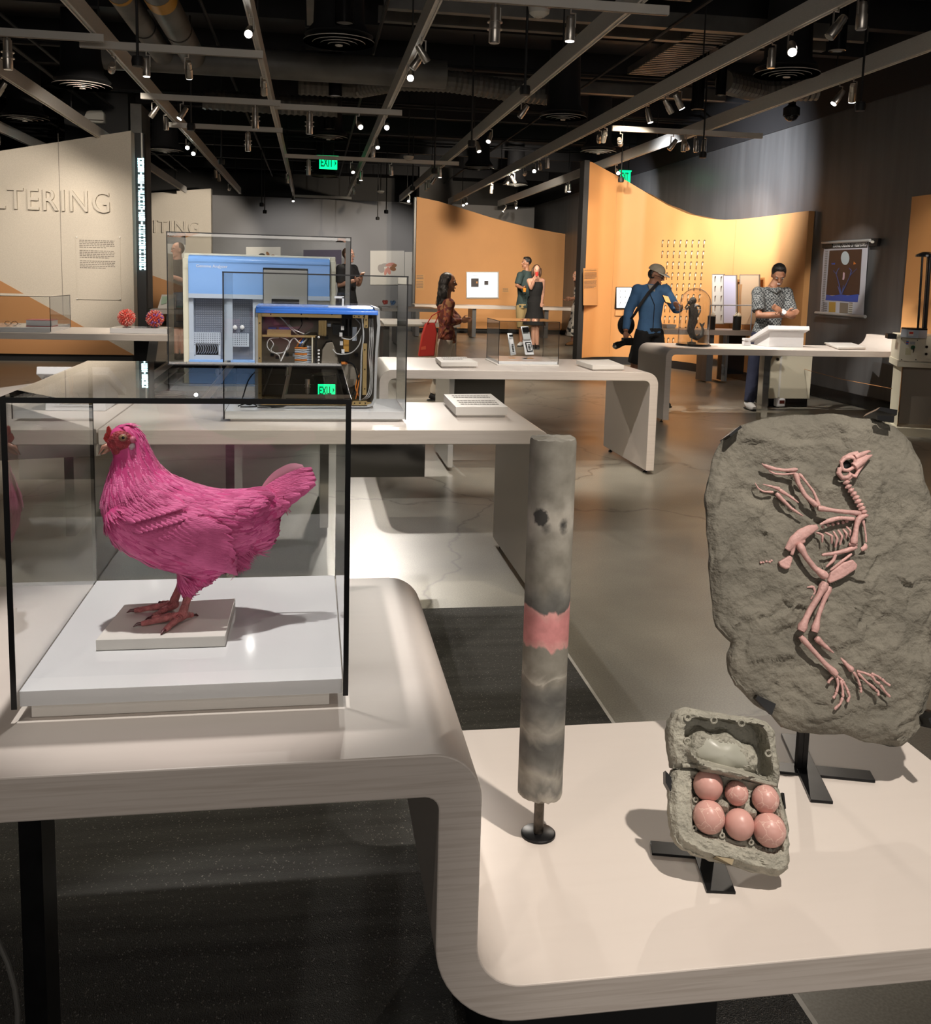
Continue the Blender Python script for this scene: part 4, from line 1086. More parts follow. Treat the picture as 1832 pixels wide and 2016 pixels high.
def slab(outl, fn, fh, thick, rim, name, mt, cen, parent, nr=16, seed=0, rough=0.0018):
    """a body whose face is the outline in fn(px,py,h) with heights fh(u) from rim (u=1) to centre (u=0)"""
    mb = MB(); n = len(outl)
    for j in range(nr + 1):
        u = 1 - j / nr
        for x, y in outl:
            X, Y = cen[0] + (x - cen[0]) * u, cen[1] + (y - cen[1]) * u
            mb.v.append(fn(X, Y, fh(X, Y, u) + rough * noise.noise((X * .05, Y * .05, seed)) * 2))
    for j in range(nr):
        for k in range(n):
            a, b_ = j * n + k, j * n + (k + 1) % n
            mb.f.append((a, b_, b_ + n, a + n)); mb.m.append(0)
    bidx = len(mb.v)
    for lay, (sc_, hh) in enumerate(((1.02, -thick * .45), (0.97, -thick))):
        for x, y in outl:
            mb.v.append(fn(cen[0] + (x - cen[0]) * sc_, cen[1] + (y - cen[1]) * sc_, hh + 0.003 * noise.noise((x * .03, y * .03, seed + lay))))
    for k in range(n):
        k2 = (k + 1) % n
        mb.f += [(k2, k, bidx + k, bidx + k2), (bidx + k2, bidx + k, bidx + n + k, bidx + n + k2)]; mb.m += [0, 0]
    mb.f.append(tuple(range(bidx + n, bidx + 2 * n))); mb.m.append(0)
    return mb.build(name, mt, parent, smooth=0.8)
def dense(poly, step):
    out = []
    for (x0, y0), (x1, y1) in zip(poly, poly[1:] + poly[:1]):
        k = max(1, int(math.hypot(x1 - x0, y1 - y0) / step))
        for i in range(k): out.append((x0 + (x1 - x0) * i / k, y0 + (y1 - y0) * i / k))
    return out
def inset_d(x, y, poly):
    d = 1e9
    for (x0, y0), (x1, y1) in zip(poly, poly[1:] + poly[:1]):
        dx, dy = x1 - x0, y1 - y0; L2 = dx * dx + dy * dy
        t = max(0, min(1, ((x - x0) * dx + (y - y0) * dy) / L2)); d = min(d, math.hypot(x - x0 - t * dx, y - y0 - t * dy))
    return d
def smst(a, b_, x):
    t = max(0, min(1, (x - a) / (b_ - a))); return t * t * (3 - 2 * t)
def jag(poly, amp, seed):
    return [(x + amp * noise.noise((x * .02, y * .02, seed)), y + amp * noise.noise((x * .02, y * .02, seed + 5))) for x, y in poly]
eggs = [(735, 815, 130, 0, .0), (990, 885, 102, 1, .2), (1250, 940, 118, 1, -.2), (742, 1098, 138, 1, .1), (1015, 1165, 128, 0, 0), (1285, 1215, 140, 1, .3)]
tray = dense([(430, 660), (560, 640), (950, 720), (1330, 800), (1385, 840), (1440, 1000), (1475, 1180), (1485, 1380), (1470, 1560), (1390, 1620), (1280, 1600), (1130, 1570), (960, 1510), (780, 1480), (620, 1420), (500, 1350), (430, 1250), (405, 1050), (405, 850)], 36)
rimp = [(590, 700), (900, 730), (1330, 830), (1390, 1000), (1420, 1420), (1330, 1440), (1000, 1370), (590, 1235), (575, 900)]
def inside(x, y, poly):
    c = False
    for (x0, y0), (x1, y1) in zip(poly, poly[1:] + poly[:1]):
        if (y0 > y) != (y1 > y) and x < (x1 - x0) * (y - y0) / (y1 - y0) + x0: c = not c
    return c
def tray_h(x, y, u):
    h = 0.012 * smst(0, 45, inset_d(x, y, tray) if u < 1 else 0)
    if inside(x, y, rimp): h -= 0.012 * smst(0, 30, inset_d(x, y, rimp))
    for ex_, ey_, er, _, _ in eggs:
        d = math.hypot(x - ex_, (y - ey_ - 10)) / er
        if d < 1.15: h -= 0.026 * (1 - smst(0.75, 1.1, d))
    for bx_, by_ in ((880, 1000), (1130, 1060)):
        d = math.hypot(x - bx_, y - by_); h += 0.020 * (1 - smst(10, 75, d))
    return h
slab(jag(tray, 16, 3), ec, tray_h, 0.034, 0, 'tray', M['plaster'], (930, 1110), box, 40, 2)
lid = dense([(430, 660), (400, 480), (385, 330), (410, 240), (450, 160), (520, 120), (600, 118), (760, 150), (1000, 185), (1200, 215), (1290, 240), (1345, 320), (1360, 450), (1390, 580), (1395, 700), (1380, 840), (1330, 800), (950, 720), (560, 640)], 36)
cav = [(545, 215), (600, 185), (700, 190), (760, 215), (850, 205), (950, 215), (1000, 240), (1100, 235), (1210, 250), (1270, 340), (1310, 620), (1330, 760), (1200, 740), (900, 650), (620, 590), (560, 500), (520, 330)]
def lid_h(x, y, u):
    h = 0.010 * smst(0, 40, inset_d(x, y, lid) if u < 1 else 0)
    if inside(x, y, cav): h -= 0.048 * smst(0, 34, inset_d(x, y, cav))
    # the smooth swollen remnant that fills the middle of the lid
    d = math.hypot((x - 870) / 345, (y - 535 - 0.20 * (x - 870)) / 205)
    if d < 1.25: h += (0.036 + .012 * max(0, 1 - d * d)) * (1 - smst(0.82, 1.12, d + .10 * math.sin(x * .025)))
    return h
slab(jag(lid, 12, 9), lc, lid_h, 0.038, 0, 'lid', M['plaster'], (890, 460), box, 40, 6)
mb = MB()
mb.grid(lambda i, j: lc(875 + (285 + 14 * math.sin(3 * i * 2 * PI)) * math.cos(2 * PI * i) * max(j, .01), 530 + .20 * 285 * math.cos(2 * PI * i) * max(j, .01) + (168 + 16 * math.sin(5 * i * 2 * PI)) * math.sin(2 * PI * i) * max(j, .01), 0.0165 - 0.022 * j ** 2.4), 48, 12, closed_u=True)
mb.build('smooth_remnant', M['plastersmooth'], box, smooth=3)
mb = MB().tube([ec(500, 640, .014), ec(640, 640, .016), ec(900, 700, .016), ec(1150, 770, .016), ec(1340, 815, .014)], [.004, .0045, .004, .0045, .004], 8)
mb.build('hinge_ridge', M['plaster'], box)
for x, y in ((548, 190), (782, 215), (1030, 240), (545, 400), (1272, 510)):
    mb = MB(); R_ = (Vector((1, 0, 0)), LN)
    mb.tube([lc(x + 26 * math.cos(t), y + 26 * math.sin(t), .012) for t in [2 * PI * i / 14 for i in range(15)]], 0.0022, 6)
    mb.build('lid_stud', M['plaster'], box)
for x, y in ((632, 940), (870, 1262), (1130, 1325), (620, 725), (620, 1195), (1390, 1420)):
    MB().tube([ec(x + 20 * math.cos(t), y + 20 * math.sin(t), .004) for t in [2 * PI * i / 12 for i in range(13)]], 0.002, 6).build('tray_stud', M['plaster'], box)
# clips of the stand and its foot
for p in ([ec(355, 680, -.012), ec(365, 780, -.02), ec(420, 880, -.02), ec(425, 740, -.02)],):
    MB().extr(p, EN * 0.02).build('side_clip', M['blackmetal'], box)
MB().extr([ec(1405, 875, -.01), ec(1425, 880, -.01), ec(1442, 1020, -.01), ec(1432, 1025, -.01)], EN * 0.016).build('side_clip', M['blackmetal'], box)
MB().extr([ec(780, 1470, .004), ec(800, 1450, .006), ec(965, 1478, .006), ec(950, 1530, .004)], EN * 0.006).build('front_clip', mat('brassy_steel_clip', (0.30, 0.24, 0.15), 0.35, 0.8), box)
zf = LZ + 0.0005
def flatbar(p, q, wd, hh, parent, name='foot_bar', z=None):
    z = zf if z is None else z
    p, q = Vector((p.x, p.y, z)), Vector((q.x, q.y, z)); d = (q - p).normalized(); s_ = Vector((-d.y, d.x, 0)) * wd / 2
    return MB().extr([p - s_, q - s_, q + s_, p + s_], (0, 0, hh)).build(name, M['blackmetal'], parent, bevel=0.0008)
flatbar(Zp(1281, 1672, LZ), Zp(1500, 1690, LZ), 0.042, 0.005, box)
flatbar(Zp(1395, 1693, LZ), Zp(1419, 1760, LZ), 0.052, 0.005, box)
MB().box((eb.x + .01, eb.y + 0.028, LZ + 0.095), (0.02, 0.012, 0.18)).build('post', M['blackmetal'], box)
eU = (ec(1000, 900) - ec(900, 900)).normalized()
names = ['smooth pink plaster egg at the back of the grey egg box, at its left end', 'small cracked pink egg in the middle of the back row of the egg box', 'cracked pink egg at the right end of the back row, beside the lid corner',
         'cracked pink egg in the front row, at its left end', 'smooth round pink egg in the middle of the front row of the egg box', 'large veined cracked pink egg at the right end of the front row']
for (x, y, r_, ck, tw), lb in zip(eggs, names):
    R0 = r_ * (ec(1000, 900) - ec(900, 900)).length / 100 / 1.0
    c = ec(x, y, 0.012)
    q = EN.to_track_quat('Z', 'Y').to_matrix() @ Matrix.Rotation(tw, 3, 'Z')
    mb = MB()
    for j in range(0, 17):
        t = -PI / 2 + PI * j / 16
        for k in range(28):
            a = 2 * PI * k / 28
            rr_ = R0 * math.cos(t) * (1 - 0.06 * math.sin(t))
            s1 = 1 + (0.02 * noise.noise((2.5 * math.cos(a) * math.cos(t), 2.5 * math.sin(a) * math.cos(t), 2.5 * math.sin(t) + x)) if ck else 0)
            mb.v.append(c + q @ Vector((rr_ * math.cos(a) * s1, rr_ * math.sin(a) * 1.04 * s1, R0 * 1.0 * math.sin(t) * s1)))
    for j in range(16):
        for k in range(28): mb.f.append((j * 28 + k, j * 28 + (k + 1) % 28, (j + 1) * 28 + (k + 1) % 28, (j + 1) * 28 + k)); mb.m.append(0)
    o = mb.build('plaster_egg', M['eggcrack'] if ck else M['egg'], None, smooth=3)
    tag(o, lb, 'egg', 'pink eggs in the grey egg box')

# ------------------------------------------------------------------ fossil slab
fb = Zp(1588, 1528, LZ)
FP = Vector((fb.x, fb.y - 0.005, LZ + 0.30)); FN = Vector((-0.14, -0.93, 0.34)).normalized()
def fp(px, py, h=0.0): return PLp(px, py, FP, FN) + FN * h
fos = thing('fossil_slab', (fb.x, fb.y, LZ), 'grey stone slab with a pink bird skeleton on a black cross-footed stand', 'fossil')
M['stone'] = mat('grey_brown_stone', (0.165, 0.152, 0.122), 0.85, var=0.22, vs=9, bump=0.5, bs=60)
M['bone'] = mat('pink_bone', (0.53, 0.31, 0.285), 0.55, var=0.16, vs=30, bump=0.2, bs=120)
outl = [(1600, 812), (1660, 815), (1720, 820), (1770, 835), (1800, 870), (1815, 900), (1818, 925), (1826, 950), (1836, 985), (1846, 1040), (1854, 1100), (1856, 1200), (1850, 1290), (1838, 1360), (1828, 1400), (1815, 1430), (1800, 1455),
        (1784, 1467), (1756, 1468), (1710, 1462), (1670, 1450), (1630, 1445), (1580, 1445), (1545, 1435), (1520, 1410), (1490, 1385), (1452, 1350), (1440, 1320), (1435, 1290), (1441, 1268), (1415, 1235), (1405, 1170), (1400, 1100), (1394, 1030), (1394, 980), (1397, 950), (1406, 910), (1425, 865), (1442, 845), (1480, 830), (1540, 816)]
FC = (1622, 1135)
po = jag(dense(outl, 9), 7, 21)
def shade_h(px, py):
    v = Vector((px * 0.011, py * 0.011, 4.0))
    h = 0.011 * noise.noise(v * .8) + 0.005 * noise.noise(v * 2.3)
    # overlapping chips: sharp little scarps running down to the right
    c = noise.cell(Vector((px * 0.018 + noise.noise(v * 1.7) * 1.1, py * 0.022 + noise.noise(v * 1.3 + Vector((9, 0, 0))) * 1.1, 0)))
    h += 0.0058 * c
    r1 = 1 - abs(noise.noise(Vector((px * .010 + py * .006, py * .014 - px * .004, 7)))) * 2
    h += 0.006 * max(0, r1) ** 3
    h += 0.0017 * noise.noise(v * 6.1) + 0.0011 * noise.noise(v * 13)
    return h
mb = MB(); NR = 70; n = len(po)
for j in range(NR + 1):
    u = 1 - (j / NR) ** 1.15
    for x, y in po:
        X, Y = FC[0] + (x - FC[0]) * u, FC[1] + (y - FC[1]) * u
        edge = -0.016 * (max(0, (u - 0.90) / 0.10)) ** 2
        mb.v.append(fp(X, Y, shade_h(X, Y) + edge))
for j in range(NR):
    for k in range(n): mb.f.append((j * n + k, j * n + (k + 1) % n, (j + 1) * n + (k + 1) % n, (j + 1) * n + k)); mb.m.append(0)
bi = len(mb.v)
for s_, hh in ((1.004, -0.022), (0.985, -0.038), (0.95, -0.05)):
    for x, y in po: mb.v.append(fp(FC[0] + (x - FC[0]) * s_, FC[1] + (y - FC[1]) * s_, hh + 0.004 * noise.noise((x * .05, y * .05, hh * 90))))
prev = 0
for l in range(3):
    cur = bi + l * n
    for k in range(n): mb.f.append((prev + (k + 1) % n, prev + k, cur + k, cur + (k + 1) % n)); mb.m.append(0)
    prev = cur
mb.f.append(tuple(range(prev, prev + n))); mb.m.append(0)
so = mb.build('stone_slab', M['stone'], fos, smooth=1.2)
bm = bmesh.new(); bm.from_mesh(so.data); bmesh.ops.recalc_face_normals(bm, faces=bm.faces); bm.to_mesh(so.data); bm.free()
def S1(cx, cy): return 1380 + cx / 4.053, 800 + cy / 4.053
def S2(cx, cy): return 1380 + cx / 4.053, 1180 + cy / 4.053
PXM = (fp(1700, 1100) - fp(1600, 1100)).length / 100 / 4.053       # metres per close-view pixel on the slab
def bone(name, pts, rad, S=S1, lift=0.010, n=8, flat=1.0, knob=True):
    """a long bone: thin shaft, swollen ends"""
    P = []; R = []
    if isinstance(lift, (int, float)): lift = [lift] * len(pts)
    for (x, y), l in zip(pts, lift):
        px, py = S(x, y); P.append(fp(px, py, 0.006 + l))
    # resample
    Q = []; tot = sum((P[i + 1] - P[i]).length for i in range(len(P) - 1)); m_ = 12
    for i in range(m_ + 1):
        d = tot * i / m_
        for a, b_ in zip(P, P[1:]):
            l = (b_ - a).length
            if d <= l + 1e-9: Q.append(a.lerp(b_, d / l if l else 0)); break
            d -= l
        else: Q.append(P[-1])
    ra = rad if isinstance(rad, (list, tuple)) else ([rad * 1.45, rad, rad * 1.45] if knob else [rad * .7, rad, rad * .5])
    for i in range(m_ + 1):
        t = i / m_ * (len(ra) - 1); k = min(int(t), len(ra) - 2); f_ = t - k
        f_ = f_ * f_ * (3 - 2 * f_)
        R.append((ra[k] + (ra[k + 1] - ra[k]) * f_) * PXM)
    R[0] *= 0.7; R[-1] *= 0.7
    return MB().tube(Q, R, n, True, 0, flat, FN).build(name, M['bone'], fos, smooth=1.0)
# wing
bone('wing_bone', [(1240, 862), (1060, 845), (900, 820)], [24, 17, 16, 26], lift=[.014, .018, .016], n=10)
bone('wing_bone', [(895, 805), (800, 720), (745, 620), (725, 545)], [24, 18, 17, 26], lift=.016, n=10)
bone('wing_bone', [(915, 800), (870, 690), (800, 600), (755, 545)], [17, 11, 10, 15], lift=.014)
bone('wing_bone', [(740, 515), (640, 520), (540, 505), (470, 475)], [19, 13, 12, 16, 9], lift=.014)
bone('wing_bone', [(735, 540), (640, 552), (560, 545), (520, 520)], [12, 8, 8, 9], lift=.011)
bone('digit', [(530, 508), (490, 490), (462, 465)], [14, 12, 5], lift=.012)
bone('wing_bone', [(795, 880), (700, 820), (630, 750), (580, 700)], [6, 12, 15, 20], lift=.008)
bone('wing_bone', [(755, 775), (680, 720), (605, 675)], [7, 12, 17], lift=.010)
bone('wing_bone', [(610, 668), (540, 645), (475, 628)], [17, 10, 5], lift=.008)
bone('digit', [(560, 690), (480, 685), (440, 660), (415, 615)], [12, 8, 7, 4], lift=.006)
# neck and back
nv = [(1135, 615), (1150, 648), (1170, 678), (1192, 705), (1210, 735), (1226, 765), (1243, 795), (1258, 822), (1270, 850), (1280, 880)]
for i, (x, y) in enumerate(nv):
    px, py = S1(x, y); d = Vector((nv[min(i + 1, 9)][0] - nv[max(i - 1, 0)][0], nv[min(i + 1, 9)][1] - nv[max(i - 1, 0)][1]))
    p = fp(px, py, .016); mb = MB(); t = (fp(*S1(x + d.x, y + d.y), .016) - p).normalized(); s_ = FN.cross(t)
    rot = Matrix((t, s_, FN)).transposed()
    mb.ell(p, (19 * PXM, 27 * PXM, 26 * PXM), rot, 10, 7); mb.ell(p + s_ * 20 * PXM, (10 * PXM, 12 * PXM, 12 * PXM), rot, 8, 5); mb.ell(p - s_ * 20 * PXM, (10 * PXM, 12 * PXM, 12 * PXM), rot, 8, 5)
    mb.build('vertebra', M['bone'], fos, smooth=3)
for i, (x, y) in enumerate([(960, 965), (1000, 950), (1040, 945), (1080, 935), (1120, 930), (1150, 920)]):
    MB().ell(fp(*S1(x, y), .007), (14 * PXM, 14 * PXM, 14 * PXM), None, 9, 6).build('vertebra', M['bone'], fos, smooth=3)
for i, (x, y) in enumerate([(470, 1248), (490, 1245), (515, 1240), (540, 1243), (555, 1232)]):
    MB().ell(fp(*S1(x, y), .004), (11 * PXM, 10 * PXM, 10 * PXM), None, 8, 6).build('tail_vertebra', M['bone'], fos, smooth=3)
# skull
mb = MB()
def sk(x, y, h): return fp(*S1(x, y), 0.006 + h)
loop = [(1092, 500), (1085, 460), (1115, 428), (1160, 418), (1192, 432), (1196, 465), (1180, 500), (1140, 522), (1105, 520)]
mb.tube([sk(x, y, .016) for x, y in loop + loop[:1]], 15 * PXM, 10)
mb.tube([sk(1075, 500, .014), sk(1068, 545, .014), sk(1095, 580, .014), sk(1140, 575, .014), sk(1165, 545, .016)], [18 * PXM, 22 * PXM, 20 * PXM, 18 * PXM, 16 * PXM], 10)
mb.tube([sk(1085, 460, .012), sk(1110, 425, .012), sk(1165, 395, .014), sk(1220, 385, .016)], [16 * PXM, 18 * PXM, 18 * PXM, 18 * PXM], 10)
mb.tube([sk(1190, 420, .018), sk(1250, 395, .018), sk(1300, 372, .016), sk(1322, 372, .014)], [24 * PXM, 20 * PXM, 12 * PXM, 6 * PXM], 10)
mb.tube([sk(1185, 495, .016), sk(1240, 455, .017), sk(1300, 415, .015), sk(1335, 398, .013)], [36 * PXM, 32 * PXM, 18 * PXM, 6 * PXM], 12)
mb.tube([sk(1150, 550, .014), sk(1200, 570, .014), sk(1225, 520, .014), sk(1290, 440, .013)], [16 * PXM, 16 * PXM, 16 * PXM, 9 * PXM], 10)
mb.tube([sk(1095, 585, .012), sk(1150, 590, .012), sk(1185, 560, .012)], [12 * PXM, 13 * PXM, 12 * PXM], 8)
smoothmesh(mb, 0.0011, 2).build('skull', M['bone'], fos, smooth=3)
MB().ell(sk(1140, 475, .004), (40 * PXM, 40 * PXM, 0.002), FN.to_track_quat('Z', 'Y').to_matrix(), 16, 6).build('eye_socket', M['blackmetal'], fos)
# shoulder, breast and ribs
bone('shoulder_blade', [(1195, 905), (1080, 895), (990, 920), (920, 950)], [18, 15, 18, 8], lift=.012, flat=.6)
bone('shoulder_bone', [(1275, 880), (1225, 900), (1205, 960), (1195, 1040), (1180, 1100)], [20, 24, 20, 22, 34], lift=.016, n=10)
bone('breast_bone', [(1150, 1105), (1218, 1108)], [14, 14], lift=.012, knob=False)
bone('wishbone', [(1262, 905), (1275, 960), (1288, 1030), (1290, 1090)], [16, 9, 8, 10], lift=.010)
bone('wishbone', [(1290, 1100), (1285, 1130), (1255, 1150)], [12, 20, 15], lift=.008, flat=.6)
for pts in ([(1140, 965), (1160, 1000), (1162, 1045)], [(1112, 985), (1130, 1020), (1132, 1060)], [(1072, 990), (1095, 1040), (1085, 1110)], [(1035, 1000), (1058, 1060), (1048, 1130)], [(970, 1010), (1015, 1040), (1020, 1100), (990, 1155)], [(900, 1010), (940, 1030), (945, 1090), (910, 1150)]):
    bone('rib', pts, [9, 10, 8], lift=[.006, .014, .008], knob=False)
bone('keel_bone', [(1215, 1125), (1130, 1155), (1050, 1175), (940, 1190)], [20, 18, 15, 13], lift=.010)
bone('keel_bone', [(1050, 1175), (1035, 1230), (975, 1285)], [16, 13, 8], lift=.009)
bone('keel_bone', [(1180, 1180), (1100, 1240), (1010, 1310)], [10, 12, 9], lift=.008)
mb = MB().extr([fp(*S1(x, y), .004) for x, y in ((1185, 1225), (1222, 1265), (1215, 1300), (1110, 1370), (1005, 1415), (985, 1395), (1010, 1325), (1105, 1250))], FN * 0.014)
mb.build('keel_plate', M['bone'], fos, bevel=0.003, smooth=1)
# pelvis, tail
mb = MB()
mb.tube([sk(905, 965, .010), sk(840, 990, .013), sk(770, 1030, .016), sk(710, 1075, .016), sk(660, 1150, .012)], [22 * PXM, 40 * PXM, 48 * PXM, 40 * PXM, 24 * PXM], 12, True, 0, .6, FN)
mb.tube([sk(800, 1075, .012), sk(760, 1090, .014), sk(725, 1110, .012), sk(700, 1190, .010)], [20 * PXM, 22 * PXM, 16 * PXM, 14 * PXM], 10)
smoothmesh(mb, 0.0016, 3).build('pelvis', M['bone'], fos, smooth=3)
MB().extr([fp(*S1(x, y), .004) for x, y in ((690, 1190), (714, 1210), (690, 1295), (660, 1302), (615, 1280), (598, 1245))], FN * 0.012).build('tail_plate', M['bone'], fos, bevel=0.003)
# legs
bone('thigh_bone', [(745, 1105), (800, 1210), (870, 1295), (965, 1365)], [34, 22, 22, 38], lift=[.020, .022, .020, .018], n=10)
bone('shin_bone', [(960, 1410), (905, 1520), (830, 1640), (765, 1790)], [42, 24, 24, 24, 44], lift=.016, n=10)
bone('shin_bone', [(1000, 1440), (960, 1540), (915, 1660), (880, 1800)], [30, 18, 19, 36], lift=.010, n=10)
bone('bone_splinter', [(830, 1445), (880, 1440), (895, 1480), (860, 1540)], [7, 12, 9, 5], lift=.004)
bone('foot_bone', [(765, 295), (860, 400), (960, 510), (1050, 595)], [26, 19, 18, 30], S2, .014, 10)
bone('foot_bone', [(895, 305), (960, 365), (1035, 425)], [28, 18, 8], S2, .008)
bone('foot_bone', [(1092, 465), (1140, 520), (1185, 565)], [8, 16, 26], S2, .008)
toes = [[(1050, 600), (1085, 625), (1110, 650)], [(1105, 650), (1130, 690), (1145, 725)], [(1145, 725), (1160, 770), (1143, 815)], [(1060, 620), (1070, 680), (1055, 740)], [(1055, 742), (1040, 770), (1030, 785)],
        [(1090, 640), (1105, 710), (1108, 775)], [(1105, 780), (1085, 830), (1040, 872)], [(1030, 615), (1000, 645), (990, 665)],
        [(1215, 570), (1270, 580), (1330, 605)], [(1335, 605), (1365, 650), (1400, 672)], [(1405, 680), (1440, 730), (1480, 775)], [(1190, 575), (1225, 630), (1245, 690)], [(1245, 695), (1252, 720), (1248, 740)],
        [(1225, 585), (1290, 650), (1365, 710)], [(1368, 715), (1390, 735), (1385, 765)], [(1330, 590), (1375, 605), (1410, 630)], [(1415, 632), (1445, 660), (1480, 685)]]
for t in toes: bone('toe_bone', t, [13, 9, 12], S2, .009, 7)
# stand: clips, post and cross foot
def clip(p, name='slab_clip'): MB().extr([fp(x, y, -.05) for x, y in p], FN * 0.078).build(name, M['blackmetal'], fos)
clip([(1716, 812), (1722, 806), (1755, 812), (1754, 822)]); clip([(1428, 860), (1450, 842), (1453, 846), (1431, 864)])
MB().extr([fp(x, y, .02) for x, y in ((1717, 822), (1750, 824), (1749, 836), (1718, 831))], FN * 0.006).build('slab_clip', M['blackmetal'], fos)
MB().extr([fp(x, y, -.01) for x, y in ((1484, 1375), (1488, 1368), (1524, 1385), (1516, 1407))], FN * 0.02).build('slab_clip', M['blackmetal'], fos)
clip([(1815, 1412), (1834, 1398), (1836, 1420), (1822, 1432)])
px_, py_ = fb.x, fb.y + 0.03
for dx in (-0.0065, 0.0065): MB().bx((px_ + dx - 0.006, py_ - 0.006, LZ + 0.006), (px_ + dx + 0.006, py_ + 0.006, LZ + 0.19)).build('post', M['blackmetal'], fos)
flatbar(Zp(1510, 1512, LZ), Zp(1717, 1532, LZ), 0.045, 0.006, fos)
flatbar(Zp(1556, 1450, LZ), Zp(1617, 1582, LZ), 0.046, 0.0065, fos, z=LZ + 0.0004)

# ------------------------------------------------------------------ machines in their cases
M['blue'] = mat('blue_painted_steel', (0.19, 0.36, 0.70), 0.28, var=0.04, vs=2)
M['bluedeep'] = mat('deep_blue_plastic', (0.05, 0.17, 0.60), 0.2)
M['silver'] = mat('silver_grey_plastic', (0.45, 0.46, 0.47), 0.35, 0.3)
M['perf'] = mat('perforated_grey_steel', (0.14, 0.16, 0.21), 0.4, 0.3)
M['brass'] = mat('gold_chromate_steel', (0.46, 0.33, 0.15), 0.35, 0.7)
M['palesteel'] = mat('pale_blue_grey_steel', (0.44, 0.50, 0.60), 0.4, 0.2)
M['wire'] = mat('grey_cable', (0.42, 0.42, 0.42), 0.5)
M['orangewire'] = mat('orange_wire', (0.60, 0.19, 0.03), 0.5)
M['taupe'] = mat('taupe_sheet_metal', (0.24, 0.21, 0.17), 0.5, 0.2)
M['lavender'] = mat('lavender_print', (0.55, 0.53, 0.66), 0.5)

def plate_at(mb, y, d, pxa, pya, pxb, pyb, mi=0):
    a, b_ = Yp(pxa, pyb, y), Yp(pxb, pya, y)
    return mb.bx((a.x, y, a.z), (b_.x, y + d, b_.z), mi)
# --- opened machine
g = Zp(620, 831, TZ); GY = g.y
k2 = thing('display_case', (Yp(620, 800, GY).x, GY + 0.3, TZ), 'glass case standing over the opened blue-topped machine', 'display case')
gx0, gx1 = Yp(438.5, 700, GY).x, Yp(801, 700, GY).x
gzt = Yp(620, 539, GY).z
glass_case(k2, gx0, gx1, GY, GY + 0.50, TZ + 0.012, gzt, 0.006)
MB().bx((gx0 + 0.03, GY + 0.03, TZ + 0.0005), (gx1 - 0.03, GY + 0.47, TZ + 0.013)).build('lower_plinth', M['whitematte'], k2)
MB().bx((gx0 + 0.007, GY + 0.007, TZ + 0.013), (gx1 - 0.007, GY + 0.493, TZ + 0.05)).build('base_board', M['white'], k2, bevel=0.001)
BZ = TZ + 0.0505
MY = GY + 0.13
def my(px, py, d=0.0): return Yp(px, py, MY) + Vector((0, d, 0))
mz = thing('opened_machine', (my(622, 800).x, MY + 0.14, BZ), 'opened lab machine with blue top and exposed brass frame and wiring', 'machine')
MD = 0.30
def box_(name, m, x0, y0, x1, y1, d0, d1, par=None, bev=0):
    a, b_ = my(x0, y1), my(x1, y0)
    return MB().bx((a.x, MY + d0, max(a.z, BZ)), (b_.x, MY + d1, b_.z)).build(name, m, par or mz, bevel=bev)
box_('back_plate', M['taupe'], 508, 612, 742, 797, MD - 0.02, MD)
box_('floor_plate', M['brass'], 512, 792, 735, 797, 0.0, MD)
box_('left_shell', M['silver'], 502, 606, 508, 796, -0.02, MD, bev=0.004)
a, b_ = my(502, 606), my(745, 600)
prof = [(-0.035, -0.022), (-0.03, -0.006), (-0.01, 0.006), (0.05, 0.012), (MD, 0.012), (MD, -0.02), (-0.03, -0.022)]
MB().extr([(a.x + 0.004, MY + d, a.z + z) for d, z in prof], (b_.x - a.x - 0.008, 0, 0)).build('blue_top', M['bluedeep'], mz, bevel=0.002)
# curved silver shell at the right
pr = [(735, 604), (746, 607), (748, 640), (743, 690), (741, 745), (740, 785), (733, 798), (722, 801), (722, 797), (730, 794), (735, 783), (736, 745), (738, 690), (742, 640), (740, 615)]
MB().extr([my(x, y, -0.02) for x, y in pr], (0, MD, 0)).build('right_shell', M['silver'], mz)
MB().extr([Vector((p.x, p.y, max(p.z, BZ + .001 * (1 + k % 2)))) for k, p in enumerate(my(x, y, -0.02) for x, y in ((502, 790), (506, 797), (515, 803), (555, 803), (565, 799), (722, 799), (722, 801), (566, 803), (556, 806), (513, 806), (502, 798)))], (0, 0.03, 0)).build('lower_skirt', M['silver'], mz)
for nm, x0, y0, x1, y1 in (('brass_post', 507.5, 614, 515, 795), ('brass_post', 716, 614, 724, 645), ('brass_post', 713, 676, 722, 777), ('brass_beam', 514, 614, 672, 623), ('brass_beam', 694, 620, 718, 626), ('brass_foot', 694, 789, 722, 797)):
    o = box_(nm, M['brass'], x0, y0, x1, y1, -0.012, 0.0)
    ww, hh = x1 - x0, y1 - y0
    for t in (.12, .5, .88):
        x, y = (x0 + ww * t, y0 + hh / 2) if ww > hh else (x0 + ww / 2, y0 + hh * t)
        q = my(x, y, -0.0125); MB().cyl(q, q - Vector((0, 0.003, 0)), 0.0035, n=8).build('screw', M['blackmetal'], o)
box_('shelf', M['brass'], 515, 661, 623, 663.5, 0.02, MD - 0.02)
box_('partition_plate', M['cream'], 613, 664, 616, 715, 0.01, 0.2); box_('partition_plate', M['blackmetal'], 620, 662, 624, 720, 0.02, 0.2)
box_('circuit_tray', M['brass'], 525, 650, 572, 660.5, 0.03, 0.13); box_('blue_module', M['bluedeep'], 548, 646, 570, 650, 0.05, 0.12); box_('blue_module', M['bluedeep'], 527, 646, 543, 650, 0.05, 0.12)
box_('red_panel', mat('wine_red_panel', (0.13, 0.03, 0.035), 0.4), 535, 622, 568, 644, 0.18, 0.2)
o = box_('heat_sink', M['brass'], 627, 634, 643, 662, 0.10, 0.14)
